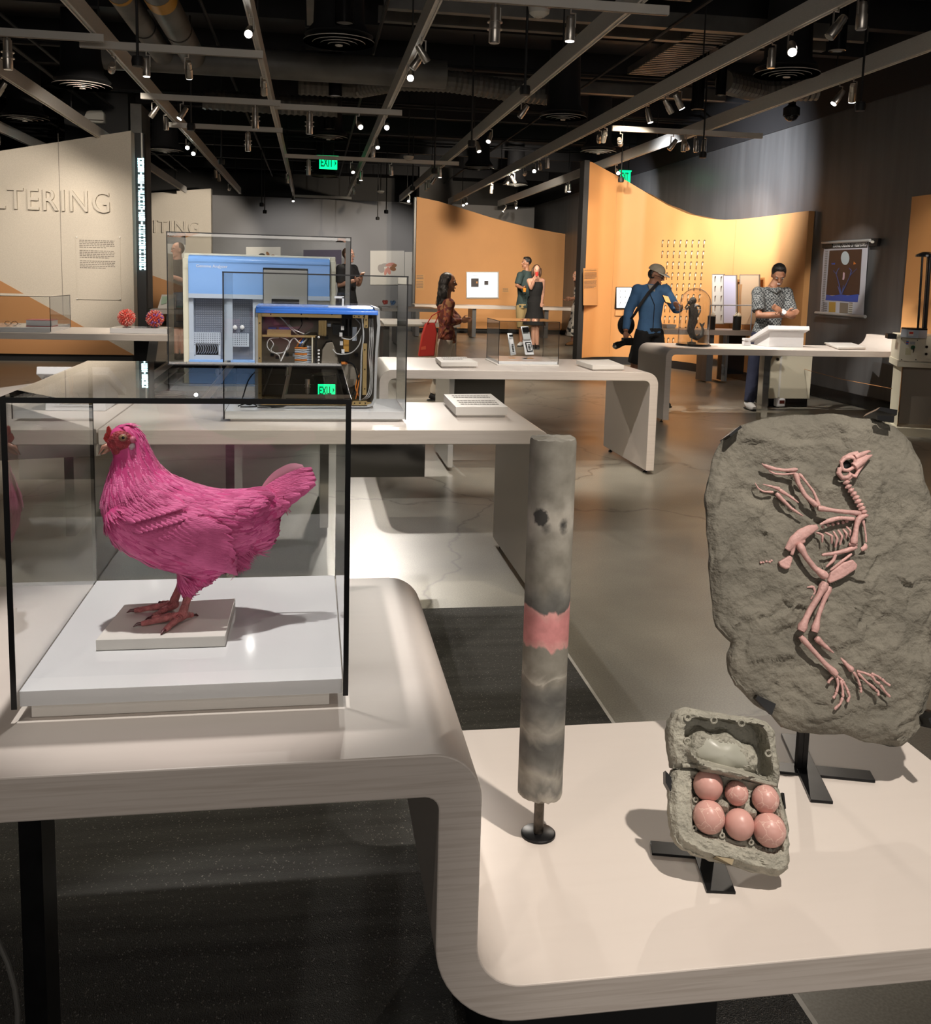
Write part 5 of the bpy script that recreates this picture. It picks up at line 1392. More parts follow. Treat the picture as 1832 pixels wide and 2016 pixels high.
for i in range(5): box_('fin', M['brass'], 628 + i * 3.2, 632, 629.4 + i * 3.2, 664, 0.08, 0.10, o)
box_('camera_block', M['blackgloss'], 673, 622, 693, 662, 0.03, 0.12); box_('camera_block', M['blackmetal'], 655, 640, 672, 660, 0.05, 0.14)
q = my(686, 628, 0.02); MB().cyl(q, my(686, 662, 0.02), 0.013, n=16).build('lens_barrel', M['blackmetal'], mz)
box_('amber_block', mat('amber_plastic', (0.45, 0.24, 0.05), 0.25), 676, 668, 687, 693, 0.02, 0.08); box_('motor', M['blackmetal'], 670, 694, 687, 711, 0.02, 0.09); box_('amber_tab', M['orangewire'], 672, 713, 684, 718, 0.02, 0.06)
for i, (x, y) in enumerate(((668, 655), (669, 672), (672, 688), (671, 642))): box_('connector', M['white'], x, y, x + 6, y + 8, 0.01, 0.05)
box_('white_bracket', M['palesteel'], 694, 645, 703, 672, 0.04, 0.07)
MB().extr([my(x, y, 0.05) for x, y in ((632, 719), (634, 690), (643, 676), (655, 675), (664, 700), (668, 719), (664, 790), (640, 790))], (0, 0.12, 0)).build('slanted_duct', M['taupe'], mz, bevel=0.004)
q = my(683, 745, 0.12); MB().cyl(q, q + Vector((0, 0.06, 0)), 0.062, n=32).build('round_housing', mat('grey_housing', (0.24, 0.215, 0.18), 0.45), mz)
for i in range(9):
    a = my(580, 686 + i * 4.0, 0.03); b_ = my(604, 686 + i * 4.0, 0.03)
    MB().tube([a, a.lerp(b_, .3) + Vector((0, -0.006, 0.001)), a.lerp(b_, .7) + Vector((0, -0.006, -0.001)), b_], 0.0036, 6).build('ribbon_cable', M['orangewire'] if i % 3 == 0 else (M['wire'] if i % 3 == 1 else M['palesteel']), mz)
for i in range(8): box_('board_edge', M['palesteel'], 604, 682 + i * 5, 613, 685.5 + i * 5, 0.03, 0.12)
for i in range(5): q = my(627, 690 + i * 6.5, 0.0); MB().ell(q, (.006, .006, .0055), None, 8, 6).build('push_fitting', M['white'], mz)
q = my(627, 664, 0.0); MB().ell(q, (.006, .006, .006), None, 8, 6).build('push_fitting', M['white'], mz)
def cable(pts, r, m, nm='cable'):
    P = [my(x, y, d) for x, y, d in pts]; Q = []
    for p in P: p.z = max(p.z, BZ + .004)
    for i in range(len(P) - 1):
        p0, p1, p2, p3 = P[max(i - 1, 0)], P[i], P[i + 1], P[min(i + 2, len(P) - 1)]
        for k in range(5):
            t = k / 5; Q.append(0.5 * ((2 * p1) + (p2 - p0) * t + (2 * p0 - 5 * p1 + 4 * p2 - p3) * t * t + (3 * p1 - p0 - 3 * p2 + p3) * t ** 3))
    Q.append(P[-1]); return MB().tube(Q, r, 6).build(nm, m, mz)
cable([(548, 666, .04), (530, 668, .02), (525, 682, .02), (535, 694, .02), (552, 696, .03), (566, 688, .02), (568, 672, .02), (552, 665, .03)], 0.0028, M['wire'])
cable([(530, 668, .03), (538, 678, .01), (533, 690, .01), (548, 700, .02), (551, 710, .03)], 0.0026, M['wire'])
cable([(552, 712, .02), (575, 668, .03), (590, 676, .02), (603, 670, .04)], 0.0032, M['white'])
cable([(547, 622, .05), (560, 634, .03), (575, 650, .02), (590, 661, .04), (610, 655, .06)], 0.003, M['wire'])
cable([(568, 640, .05), (580, 650, .02), (598, 658, .03)], 0.0028, M['white'])
cable([(592, 628, .05), (594, 640, .03), (586, 652, .03), (590, 660, .04)], 0.0025, M['blackmetal'])
for k, (x, c) in enumerate(((583, 'orangewire'), (588, 'bluedeep'), (593, 'wire'), (598, 'blackmetal'))): cable([(x, 686, .04), (x + 4, 676, .02), (x + 10, 668, .05)], 0.003, M[c])
cable([(672, 665, .0), (690, 668, .0), (704, 655, .0), (710, 640, .02), (700, 628, .04)], 0.0026, M['wire'])
cable([(655, 688, .01), (665, 697, .0), (690, 695, .0), (706, 680, .0), (712, 660, .01)], 0.0028, M['wire'])
cable([(680, 712, .02), (695, 718, .0), (702, 735, .0), (704, 752, .0), (698, 768, .01), (690, 785, .02)], 0.0036, M['blackgloss'])
cable([(709, 735, .01), (702, 750, .0), (700, 765, .0), (706, 780, .01)], 0.0028, M['orangewire'])
cable([(712, 738, .01), (706, 752, .0), (703, 770, .0), (700, 786, .01)], 0.0026, M['orangewire'])
cable([(712, 620, .0), (715, 660, -.005), (711, 700, -.005), (710, 745, -.005), (708, 788, .0)], 0.0045, M['silver'])
for i in range(5): cable([(727 + i * 1.6, 628, .02), (728 + i * 1.5, 665, .0), (726 + i * 1.8, 700, .01), (729 + i, 740, .0), (724 + i * 1.5, 775, .0), (708 + i * 3, 790 - i, .01)], 0.0035, M['blackgloss'] if i % 2 else M['wire'])
cable([(500, 736, .1), (488, 750, .05), (480, 775, .0), (478, 788, -.04), (492, 794, -.05), (505, 790, -.02)], 0.003, M['blackgloss'], 'power_cord')
cable([(470, 797, -.05), (485, 791, -.07), (500, 792, -.06), (506, 798, -.04), (490, 799, -.04), (474, 799, -.04)], 0.003, M['blackgloss'], 'power_cord')
for x, y in ((600, 625), (645, 640), (560, 700), (540, 705), (575, 700), (530, 700), (650, 622), (700, 700), (640, 665)):
    box_('small_part', M['palesteel'] if x % 2 else M['blackmetal'], x, y, x + 7, y + 6, 0.12, 0.2)
# white handle frame on its top
a = my(667, 600, .10)
for p in ((646, 603, 683, 606.5, .03, .12),): box_('top_bracket', M['white'], *p)
box_('top_bracket', M['white'], 674, 586, 678, 603, .08, .10); box_('top_bracket', M['white'], 659, 584, 678, 588, .08, .10)

# --- closed machine in the tall case behind
hy_ = Zp(335, 770, TZ).y
hx0, hx1 = Yp(329, 600, hy_).x, Yp(690, 600, hy_).x
k3 = thing('display_case', ((hx0 + hx1) / 2, hy_ + 0.4, TZ), 'tall glass case enclosing the closed blue and grey analyser', 'display case')
glass_case(k3, hx0, hx1, hy_, hy_ + 0.80, TZ + 0.012, Yp(500, 461, hy_).z, 0.006)
MB().bx((hx0 + 0.007, hy_ + 0.007, TZ + 0.0005), (hx1 - 0.007, hy_ + 0.793, TZ + 0.03)).build('base_board', M['white'], k3, bevel=0.001)
NY = hy_ + 0.14
def ny(px, py, d=0.0): return Yp(px, py, NY) + Vector((0, d, 0))
an = thing('analyser', (ny(510, 750).x, NY + 0.3, TZ + 0.03), 'large blue and grey laboratory analyser with perforated windows in a tall case', 'machine')
def nb(name, m, x0, y0, x1, y1, d0, d1, par=None, bev=0):
    a, b_ = ny(x0, y1), ny(x1, y0)
    return MB().bx((a.x, NY + d0, max(a.z, TZ + 0.0305)), (b_.x, NY + d1, b_.z)).build(name, m, par or an, bevel=bev)
nb('body', M['cream'], 362, 506, 661, 770, 0.05, 0.55, bev=0.006)
nb('side_panel', M['cream'], 362, 508, 373, 770, 0.0, 0.05, bev=0.004); nb('side_panel', M['cream'], 648, 515, 661, 770, 0.0, 0.05, bev=0.004)
a, b_ = ny(372, 584), ny(649, 502)
zt0 = ny(510, 506).z
MB().extr([(a.x, NY + d, z) for d, z in [(0.0, a.z), (-0.03, a.z), (-0.03, zt0 - 0.05), (-0.024, zt0 - 0.02), (-0.01, zt0 - 0.004), (0.01, zt0 + 0.002), (0.4, zt0 + 0.002), (0.4, zt0 - 0.05), (0.05, zt0 - 0.05), (0.05, a.z)]], (b_.x - a.x, 0, 0)).build('blue_hood', M['blue'], an, bevel=0.002, smooth=0.9)
nb('white_trim', M['palesteel'], 372, 583.5, 649, 586, -0.032, 0.0)
nb('lower_blue_panel', M['blue'], 373, 709, 506, 770, -0.02, 0.05, bev=0.003); nb('lower_blue_panel', M['blue'], 506, 720, 649, 770, -0.02, 0.05)
nb('display_bezel', M['blackgloss'], 518, 529, 606, 604, -0.040, -0.03, bev=0.003)
nb('display_panel', mat('warm_grey_panel', (0.28, 0.27, 0.25), 0.3), 519.5, 533, 605, 660, -0.050, -0.035, bev=0.003)
nb('panel_recess', M['blackmetal'], 535, 589, 589, 598, -0.053, -0.049, bev=0.002)
nb('rear_perforated_panel', M['perf'], 374, 587, 512, 710, 0.035, 0.06)
nb('window_frame', M['palesteel'], 373, 587, 381, 710, -0.01, 0.03); nb('window_frame', M['palesteel'], 498, 587, 518, 710, -0.01, 0.03)
nb('lower_perforated_panel', M['palesteel'], 381, 655, 434, 676, 0.0, 0.03); nb('lower_perforated_panel', M['palesteel'], 381, 676, 385, 700, 0.0, 0.03); nb('lower_perforated_panel', M['palesteel'], 430, 676, 434, 700, 0.0, 0.03)
nb('lower_perforated_panel', M['palesteel'], 442, 657, 490, 682, 0.0, 0.03); nb('lower_perforated_panel', M['palesteel'], 381, 699, 434, 709, 0.0, 0.03)
fw = nb('fan_window', M['blackgloss'], 384.5, 674, 431, 699, 0.002, 0.03)
for i in range(9):
    x = 389 + i * 4.6; P = [ny(x, 678, -.001), ny(x + 3, 685, -.003), ny(x + 1.5, 692, -.003), ny(x - 2, 696, -.001)]
    MB().tube(P, 0.0035, 6).build('fan_blade', M['perf'], fw)
holes = MB()
for gx in range(29):
    for gy in range(15):
        x, y = 386 + gx * 4.4, 591 + gy * 4.4
        if 498 < x: continue
        q = ny(x, y, 0.0345); holes.bx((q.x - .0032, q.y - .002, q.z - .0032), (q.x + .0032, q.y, q.z + .0032))
tag(holes.build('perforation_dots', mat('pale_perforation_dot', (0.20, 0.23, 0.29), 0.4), an), kind='stuff')  # dots a little paler than the panel behind them
holes = MB()
for gx in range(25):
    for gy in range(6):
        x, y = 383.5 + gx * 4.4, 657.5 + gy * 4.2
        if 433 < x < 443 or x > 489: continue
        q = ny(x, y, -0.0005); holes.bx((q.x - .003, q.y - .0008, q.z - .003), (q.x + .003, q.y, q.z + .003))
tag(holes.build('perforation_holes', M['perf'], an), kind='stuff')
for x in (462, 476): MB().ell(ny(x, 645, .02), (.014, .012, .014)).build('white_knob', M['white'], an, smooth=3)
t = text_mb('Genome Analyzer', 0.0245, 0.0006, 'LEFT'); place(t, ny(387, 523.5, -0.0312), (1, 0, 0.0), (0, 0, 1), (0, -1, 0)).build('white_lettering', M['white'], an)
t = text_mb('IIx', 0.011, 0.0006, 'LEFT'); place(t, ny(430.5, 528, -0.0312), (1, 0, 0.0), (0, 0, 1), (0, -1, 0)).build('white_lettering', M['white'], an)

# --- small glass case with two phones
py_ = Zp(1040, 720, TZ).y
sx0, sx1 = Yp(981, 680, py_).x, Yp(1100, 680, py_).x
k4 = thing('display_case', ((sx0 + sx1) / 2, py_ + 0.28, TZ), 'small glass case holding two phones on the arched white table', 'display case')
pyb = Zp(946, 701, TZ + 0.03).y
glass_case(k4, sx0, sx1, py_, pyb, TZ + 0.012, Yp(1040, 632.5, py_).z, 0.005)
MB().bx((sx0 - 0.01, py_ - 0.015, TZ + 0.0005), (sx1 + 0.005, pyb + 0.01, TZ + 0.011)).build('lower_plinth', M['whitematte'], k4, bevel=0.001)
MB().bx((sx0 + 0.006, py_ + 0.006, TZ + 0.0115), (sx1 - 0.006, pyb - 0.006, TZ + 0.034)).build('base_board', M['white'], k4, bevel=0.001)
SB = TZ + 0.0345
def sbox(t, name, m, y, c, dd=0.012, bev=0.002, tilt=0.03):
    """a leaning slab whose front face has pixel corners c"""
    P = [Yp(x, yy, y) for x, yy in c]; zmin = min(p.z for p in P)
    P = [p + Vector((0, (p.z - zmin) * tilt, 0)) for p in P]
    return MB().extr(P, (0, dd, 0)).build(name, m, t, bevel=bev)
yy = py_ + 0.22
ph = thing('phone', (Yp(1008, 700, yy).x, yy, SB), 'straight silver bar phone leaning on a clear stand in the small case', 'phone')
sbox(ph, 'body', M['silver'], yy, [(1000, 656.5), (1010, 656.5), (1016, 698), (1005, 700)], .014, .003, .2)
sbox(ph, 'screen', M['blackgloss'], yy - 0.002, [(1001.5, 659), (1009, 659), (1009.6, 663), (1002.5, 663)], .002, 0, .2)
sbox(ph, 'keypad', M['white'], yy - 0.002, [(1003, 667), (1010, 667), (1013.5, 694), (1007, 695)], .002, 0, .2)
for i in range(5): sbox(ph, 'key_row', M['ink'], yy - 0.0035, [(1006.5 + i * .45, 678 + i * 3.2), (1010.3 + i * .45, 678 + i * 3.2), (1010.7 + i * .45, 680 + i * 3.2), (1006.9 + i * .45, 680 + i * 3.2)], .002, 0, .2)
sbox(ph, 'clear_stand', M['glass'], yy + 0.02, [(1003, 672), (1005, 672), (1006, 702), (1003, 702)], .03, 0)
MB().bx((Yp(1003, 700, yy).x, yy - .02, SB + .0003), (Yp(1016, 700, yy).x, yy + .06, SB + .004)).build('stand_foot', M['glass'], ph)
ph = thing('phone', (Yp(1041, 700, yy).x, yy, SB), 'open flip phone with a black keypad on a clear stand in the small case', 'phone')
sbox(ph, 'flip_half', M['silver'], yy + .004, [(1026, 643), (1041, 642.5), (1045, 668), (1030, 669)], .010, .003, .25)
sbox(ph, 'screen', M['blackgloss'], yy + .002, [(1027.5, 644.5), (1040, 644), (1042, 653.5), (1029.2, 654)], .002, 0, .25)
sbox(ph, 'lower_half', M['white'], yy - .01, [(1030, 669.5), (1047, 669), (1051, 698), (1034, 699)], .014, .003, .25)
sbox(ph, 'keypad_surround', M['blackgloss'], yy - .012, [(1034, 674), (1046, 673.5), (1049, 692), (1037.5, 693)], .002, .001, .25)
sbox(ph, 'keypad', M['white'], yy - .0135, [(1036.5, 675.5), (1044.5, 675.2), (1047.2, 690), (1039, 690.6)], .002, 0, .25)
for i in range(4): sbox(ph, 'key_row', M['ink'], yy - .0150, [(1038.5 + i * .5, 678 + i * 3), (1043.5 + i * .5, 677.8 + i * 3), (1043.8 + i * .5, 679.3 + i * 3), (1038.8 + i * .5, 679.5 + i * 3)], .002, 0, .25)
sbox(ph, 'clear_stand', M['glass'], yy + .03, [(1031, 680), (1034, 680), (1033, 703), (1030, 703)], .03, 0)
MB().bx((Yp(1031, 700, yy).x, yy - .03, SB + .0003), (Yp(1051, 700, yy).x, yy + .07, SB + .004)).build('stand_foot', M['glass'], ph)

# --- reading plaques: a print board on a smaller riser
def plaque(label, c, th, z0, lines=0, name='reading_plaque', riser=0.012):
    """c: pixel corners of the board's top, front-left, front-right, back-right, back-left"""
    z = z0 + th
    P = [Zp(x, y, z) for x, y in c]
    cen = sum(P, Vector()) / 4
    t = thing(name, (cen.x, cen.y, z0), label, 'plaque')
    MB().extr([p - Vector((0, 0, th - riser)) for p in P], (0, 0, th - riser)).build('print_board', M['whitematte'], t, bevel=0.0015)
    Q = [cen + (p - cen) * 0.93 for p in P]
    MB().extr([Vector((q.x, q.y, z0 + 0.0005)) for q in Q], (0, 0, riser - 0.0008)).build('riser', M['whitematte'], t)
    if lines:
        ex = (P[1] - P[0]); ey = (P[3] - P[0])
        text_lines(P[0] + ex * .14 + ey * .88, ex.normalized(), ey.normalized(), ex.length * .78, ey.length * .8, lines, M['inkgrey'], t, 'printed_text', .4, .3, len(label), (2,))
    return t
plaque('white reading plaque with printed lines on the long table beside the machine case', [(897, 801), (999, 801), (966, 775), (873, 776)], 0.055, TZ, 6)
plaque('white plaque lying left of the small phone case', [(868, 713), (940, 713), (917, 702.5), (857, 703)], 0.045, TZ, 3)
plaque('white plaque lying right of the small phone case', [(1166, 719), (1228, 719), (1198, 707.5), (1134, 709)], 0.045, TZ)
plaque('flat white plaque at the right end of the bell jar table', [(1650, 684), (1704, 683.5), (1676, 674.5), (1622, 674)], 0.03, TZ)
plaque('white plaque on the side table by the red bag', [(756, 638), (832, 638), (826, 629), (748, 630)], 0.035, TZ)

# --- slanted screen consoles
def console(label, xl, xr, ynear, ztop, yfar, zlow, z0, th=0.05):
    t = thing('screen_console', ((xl + xr) / 2, (ynear + yfar) / 2, z0), label, 'console')
    d = Vector((0, yfar - ynear, zlow - ztop)); n_ = Vector((0, -d.z, d.y)).normalized()
    if n_.z < 0: n_ = -n_
    P = Vector((xl, ynear, ztop))
    MB().extr([P, P + d, P + d - n_ * th, P - n_ * th], (xr - xl, 0, 0)).build('slanted_panel', M['white'], t, bevel=0.004)
    A, B = P + d * 0.10 - n_ * (th + 0.001), P + d * 0.86 - n_ * (th + 0.001)
    w_ = (xr - xl) * 0.08
    MB().extr([(xl + w_, A.y, z0 + 0.0008), (xl + w_, A.y, A.z), (xl + w_, B.y, max(B.z, z0 + 0.004)), (xl + w_, B.y, z0 + 0.0008)], (xr - xl - 2 * w_, 0, 0)).build('housing', M['white'], t, bevel=0.003)
    MB().extr([P + d * .08 + Vector((0.04, 0, 0)) + n_ * .0015, P + d * .92 + Vector((0.04, 0, 0)) + n_ * .0015, P + d * .92 + Vector((0.04, 0, 0)), P + d * .08 + Vector((0.04, 0, 0))], (xr - xl - 0.08, 0, 0)).build('screen', M['blackgloss'], t)
    return t
yn = Zp(1545, 684, TZ).y + 0.02
xl_, xr_ = Yp(1511, 650, yn).x, Yp(1592, 650, yn).x
console('white slanted screen console on the bell jar table before the man in the checked shirt', xl_, xr_, yn, Yp(1540, 641, yn).z, yn + 0.50, TZ + 0.065, TZ)
yn = Zp(190, 811, TZ).y
console('white slanted screen console on the wing table behind the hen case', Yp(72, 730, yn).x, Yp(215, 730, yn).x, yn, Yp(140, 722, yn).z, yn + 0.42, TZ + 0.07, TZ, 0.04)

# --- bell jar with the dried specimen
jc = Zp(1364, 680.5, TZ); JR = (Yp(1396, 680, jc.y) - Yp(1331, 680, jc.y)).length / 2; JH = Yp(1366, 567, jc.y).z - TZ
jar = thing('bell_jar', (jc.x, jc.y, TZ), 'tall glass bell jar on a black base on the long white table', 'bell jar')
MB().lathe([(JR, 0.0005), (JR, 0.012), (JR * .96, 0.02), (JR * .96, 0.026), (0, 0.026)], (jc.x, jc.y, TZ), 40).build('base', M['blackgloss'], jar)
r1 = JR * 0.89; hh = JH - r1
prof = [(r1, 0.0265), (r1, hh)] + [(r1 * math.cos(math.radians(a)), hh + r1 * math.sin(math.radians(a))) for a in range(9, 90, 9)] + [(0.0, JH)]
r2 = r1 - 0.004
prof2 = [(r2, 0.0265), (r2, hh)] + [(r2 * math.cos(math.radians(a)), hh + r2 * math.sin(math.radians(a))) for a in range(9, 90, 9)] + [(0.0, JH - 0.004)]
g_ = MB().lathe(prof, (jc.x, jc.y, TZ), 40); g_.lathe(list(reversed(prof2)), (jc.x, jc.y, TZ), 40)
g_.f = [f for f in g_.f if len(f) == 4]; g_.m = [0] * len(g_.f)
g_.build('glass_dome', M['glass'], jar, smooth=3)
sp_m = mat('dried_grey_brown_skin', (0.075, 0.062, 0.052), 0.55, var=0.45, vs=60, bump=0.6, bs=160)
def jp(cx, cy, dy=0.0): return Yp(1150 + cx / 5.388, 420 + cy / 5.388, jc.y) + Vector((0, dy, 0))
spm = thing('dried_specimen', (jc.x, jc.y, TZ + 0.027), 'dried dark specimen with thin arms and a curled fish tail under the bell jar', 'specimen')
mb = MB()
mb.ell(jp(1150, 925), (.042, .045, .040)); mb.ell(jp(1105, 945, -.03), (.022, .02, .026))
mb.tube([jp(1150, 950), jp(1150, 1000), jp(1155, 1060), jp(1150, 1120), jp(1135, 1180), jp(1125, 1240), jp(1145, 1300), jp(1190, 1325), jp(1240, 1295), jp(1258, 1240), jp(1245, 1195)], [.026, .047, .055, .048, .044, .042, .035, .030, .026, .018, .010], 14)
mb.tube([jp(1110, 985), jp(1075, 1015, -.03), jp(1050, 1005, -.04), jp(1075, 960, -.05), jp(1090, 930, -.04)], [.013, .010, .009, .008, .010], 8)
mb.tube([jp(1190, 975), jp(1235, 990, .02), jp(1235, 1040, .02), jp(1205, 1075, -.02), jp(1195, 1085, -.03)], [.014, .011, .010, .009, .008], 8)
smoothmesh(mb, 0.004, 3).build('body', sp_m, spm, smooth=3)
for pts in ([(1248, 1200), (1230, 1175), (1222, 1160)], [(1248, 1200), (1262, 1175), (1275, 1158)]):
    MB().tube([jp(*p) for p in pts], [.014, .012, .003], 10, True, 0, .35, (0, 1, 0)).build('tail_fin', sp_m, spm)
MB().tube([jp(1185, 1060, .03), jp(1200, 1150, .03), jp(1170, 1240, .02)], [.012, .016, .004], 8, True, 0, .3, (1, 0, 0)).build('back_fin', sp_m, spm)
MB().tube([jp(1040, 1020), jp(1235, 1023)], 0.004, 8).build('support_bar', M['palesteel'], spm)
MB().cyl((jp(1140, 1300).x, jc.y, TZ + 0.045), jp(1140, 1300), 0.006, n=10).build('support_pin', M['palesteel'], spm)
MB().lathe([(0.05, 0.0), (0.05, 0.012), (0.02, 0.018), (0, 0.018)], (jp(1140, 1300).x, jc.y, TZ + 0.0268), 24).build('support_foot', M['taupe'], spm)
# small white block beside it
q = Zp(1470, 681, TZ)
b0 = thing('white_block', (q.x, q.y + .03, TZ), 'small white plastic block standing between the bell jar and the console', 'block')
MB().bx((Yp(1464.5, 675, q.y).x, q.y, TZ + .0005), (Yp(1477.5, 675, q.y).x, q.y + .06, Yp(1470, 672, q.y).z)).build('base', M['white'], b0, bevel=0.004)
MB().bx((Yp(1465, 668, q.y).x, q.y - .004, Yp(1470, 671, q.y).z), (Yp(1477.5, 668, q.y).x, q.y + .064, Yp(1470, 666, q.y).z)).build('cap', M['white'], b0, bevel=0.003)

# --- virus models, books and glasses on the left bench
q = Zp(222, 656, TZ); a, b_ = Yp(216, 650, q.y), Yp(329, 650, q.y)
vb = MB().bx((a.x, q.y, TZ + .0005), (b_.x, q.y + .42, Yp(270, 646.5, q.y).z)).build('white_plinth', M['white'], None, bevel=0.004)
tag(vb, 'low white plinth under the two spiky virus models', 'plinth')
vz = Yp(270, 646.5, q.y).z
M['coral'] = mat('coral_pink_model', (0.80, 0.16, 0.13), 0.4, emit=(1, .25, .2), es=0.0); M['coralpale'] = mat('pale_coral_tips', (0.85, 0.42, 0.36), 0.4); M['violet'] = mat('violet_knobs', (0.25, 0.10, 0.40), 0.4)
def virus(label, cx, cy, rpx, viol, seed):
    y = q.y + .2; c = Yp(cx, cy, y); R = (Yp(cx + rpx, cy, y) - c).length
    t = thing('virus_model', (c.x, c.y, vz), label, 'model', 'spiky virus models on the left bench')
    MB().ell(c, R * .72, None, 20, 14).build('core_ball', M['coral'], t, smooth=3)
    rr = random.Random(seed); a_, b2, v_ = MB(), MB(), MB(); N_ = 150
    for i in range(N_):
        z = 1 - 2 * (i + .5) / N_; ph_ = i * 2.39996; r_ = math.sqrt(1 - z * z)
        d = Vector((r_ * math.cos(ph_), r_ * math.sin(ph_), z)); s_ = d.orthogonal().normalized()
        if viol and rr.random() < .22: v_.ell(c + d * R * .86, R * .12, None, 7, 5); continue
        tgt = a_ if rr.random() < .55 else b2
        tgt.tube([c + d * R * .6, c + d * R * .82, c + d * R * (.97 + .06 * rr.random())], [R * .05, R * .11, R * .05], 6)
    tag(a_.build('spikes', M['coral'], t), kind='stuff'); tag(b2.build('pale_spikes', M['coralpale'], t), kind='stuff')
    if viol: tag(v_.build('violet_knobs', M['violet'], t), kind='stuff')
    MB().cyl((c.x, c.y, vz + .003), c - Vector((0, 0, R * .6)), .006, n=8).build('pin', M['palesteel'], t)
    MB().cyl((c.x, c.y, vz + .0005), (c.x, c.y, vz + .004), R * .45, n=20).build('foot_disc', M['blackmetal'], t)
virus('coral pink spiky virus model without violet knobs, nearer the glass case of books', 249, 625.5, 18.2, False, 1)
virus('spiky virus model with violet knobs, right one on the white plinth', 305, 627, 18.2, True, 2)
q = Zp(100, 655, TZ); xa, xb = -3.75, Yp(100, 640, q.y).x
zt_ = Yp(60, 583, q.y).z
k5 = thing('display_case', ((xa + xb) / 2, q.y + .45, TZ), 'glass case of books and spectacles on the left bench', 'display case')
yb2 = Zp(131, 646, TZ).y
glass_case(k5, xa, xb, q.y, yb2, TZ + .01, zt_, .006)
MB().bx((xa + .007, q.y + .007, TZ + .0005), (xb - .007, yb2 - .007, TZ + .05)).build('base_board', M['white'], k5, bevel=.002)
bz = TZ + .0505; yk = q.y + .25
a, b_ = Yp(51, 640, yk), Yp(103, 640, yk)
bk = thing('book', ((a.x + b_.x) / 2, yk + .12, bz), 'thick book with a pink red cover lying in the case on the left bench', 'book')
zt2 = Yp(75, 630, yk).z
MB().bx((a.x + .003, yk, bz + .005), (b_.x - .003, yk + .24, zt2 - .004)).build('pages', M['white'], bk)
MB().bx((a.x, yk - .004, zt2 - .004), (b_.x, yk + .244, zt2)).build('cover', mat('pink_red_book_cover', (.55, .10, .11), .4), bk); MB().bx((a.x, yk - .004, bz + .0005), (b_.x, yk + .244, bz + .005)).build('back_cover', M['red'], bk)
gx = Yp(22, 640, yk); sg = thing('spectacles', (gx.x, yk, bz), 'dark spectacles lying left of the book in the glass case', 'spectacles')
for dx in (-.035, .035): MB().tube([(gx.x + dx + .03 * math.cos(i * PI / 8), yk, bz + .028 + .022 * math.sin(i * PI / 8)) for i in range(17)], .0025, 6).build('rim', M['blackgloss'], sg)
for dx in (-.066, .066): MB().tube([(gx.x + dx, yk, bz + .026), (gx.x + dx, yk + .11, bz + .012)], .002, 6).build('temple', M['blackgloss'], sg)
MB().tube([(gx.x - .006, yk, bz + .03), (gx.x + .006, yk, bz + .03)], .002, 6).build('bridge', M['blackgloss'], sg)
# slanted graphic panel on the far left counter, and a teal-lidded clear box beside it
f5y = fc5[3] + .2
gp = thing('graphic_panel', (Yp(325, 600, f5y).x, f5y, TZ), 'tilted white graphic panel with green print on the far left counter', 'panel')
sbox(gp, 'board', M['whitematte'], f5y, [(310, 607.5), (317, 580), (346, 580), (346, 607.5)], .03, .003, .3)
for c_, m_ in (([(318, 584), (330, 583), (327, 597), (316, 600)], mat('pale_green_print', (.35, .50, .36), .5)), ([(331, 590), (343, 585), (343, 602), (329, 603)], mat('pale_blue_print', (.38, .52, .58), .5))): sbox(gp, 'printed_shape', m_, f5y - .004, c_, .003, 0, .3)
cbx = thing('clear_box', (Yp(353, 600, f5y).x, f5y + .2, TZ), 'pale clear box with a teal band behind the virus models', 'box')
sbox(cbx, 'box', M['palesteel'], f5y + .2, [(334, 606), (340, 576), (372, 576), (372, 606)], .4, .01, .1); sbox(cbx, 'teal_band', mat('teal_band', (.05, .30, .28), .4), f5y + .19, [(335, 606), (335, 602), (372, 602), (372, 606)], .02, 0, .0)

# ------------------------------------------------------------------ on the walls
def flat(name, m, y, c, par=None, d=0.004):
    return MB().extr([Yp(px, py, y) for px, py in c], (0, d, 0)).build(name, m, par)
def rect(x0, y0, x1, y1): return [(x0, y0), (x1, y0), (x1, y1), (x0, y1)]
yw = YB - 0.035
def print_(label, x0, y0, x1, y1, blobs):
    a = Yp((x0 + x1) / 2, (y0 + y1) / 2, yw)
    t = thing('framed_print', (a.x, yw, Yp(x0, y1, yw).z), label, 'picture')
    flat('sheet', M['paper'], yw, rect(x0, y0, x1, y1), t, 0.03)
    for i, (bx_, by_, rx, ry, ro, col) in enumerate(blobs):
        c = Yp(bx_, by_, yw - .004); k = (Yp(bx_ + 1, by_, yw) - Yp(bx_, by_, yw)).length * .72
        P = [c + Vector((k * (rx * math.cos(a_) * math.cos(ro) - ry * math.sin(a_) * math.sin(ro)), -0.0004 * i, k * (rx * math.cos(a_) * math.sin(ro) + ry * math.sin(a_) * math.cos(ro)))) for a_ in [2 * PI * q / 14 for q in range(14)]]
        MB().extr(P, (0, 0.003, 0)).build('printed_shape', PC[col], t)
PC = {'brown': mat('brown_print', (.26, .11, .04), .6), 'pink': mat('pink_print', (.55, .24, .19), .6), 'grey': mat('grey_stripe_print', (.34, .31, .29), .6), 'dark': M['ink']}
print_('cream print of a pile of brown and pink roots on the far grey wall', 728.5, 493.5, 795.5, 560.5, [(750, 529, 9, 12, .4, 'grey'), (757, 522, 11, 5, .1, 'grey'), (765, 533, 5, 11, .3, 'pink'), (759, 535, 4, 10, -.2, 'pink'), (768, 521, 13, 5, .2, 'pink'), (773, 529, 9, 6, -.3, 'brown'), (776, 523, 7, 5, .4, 'brown')])
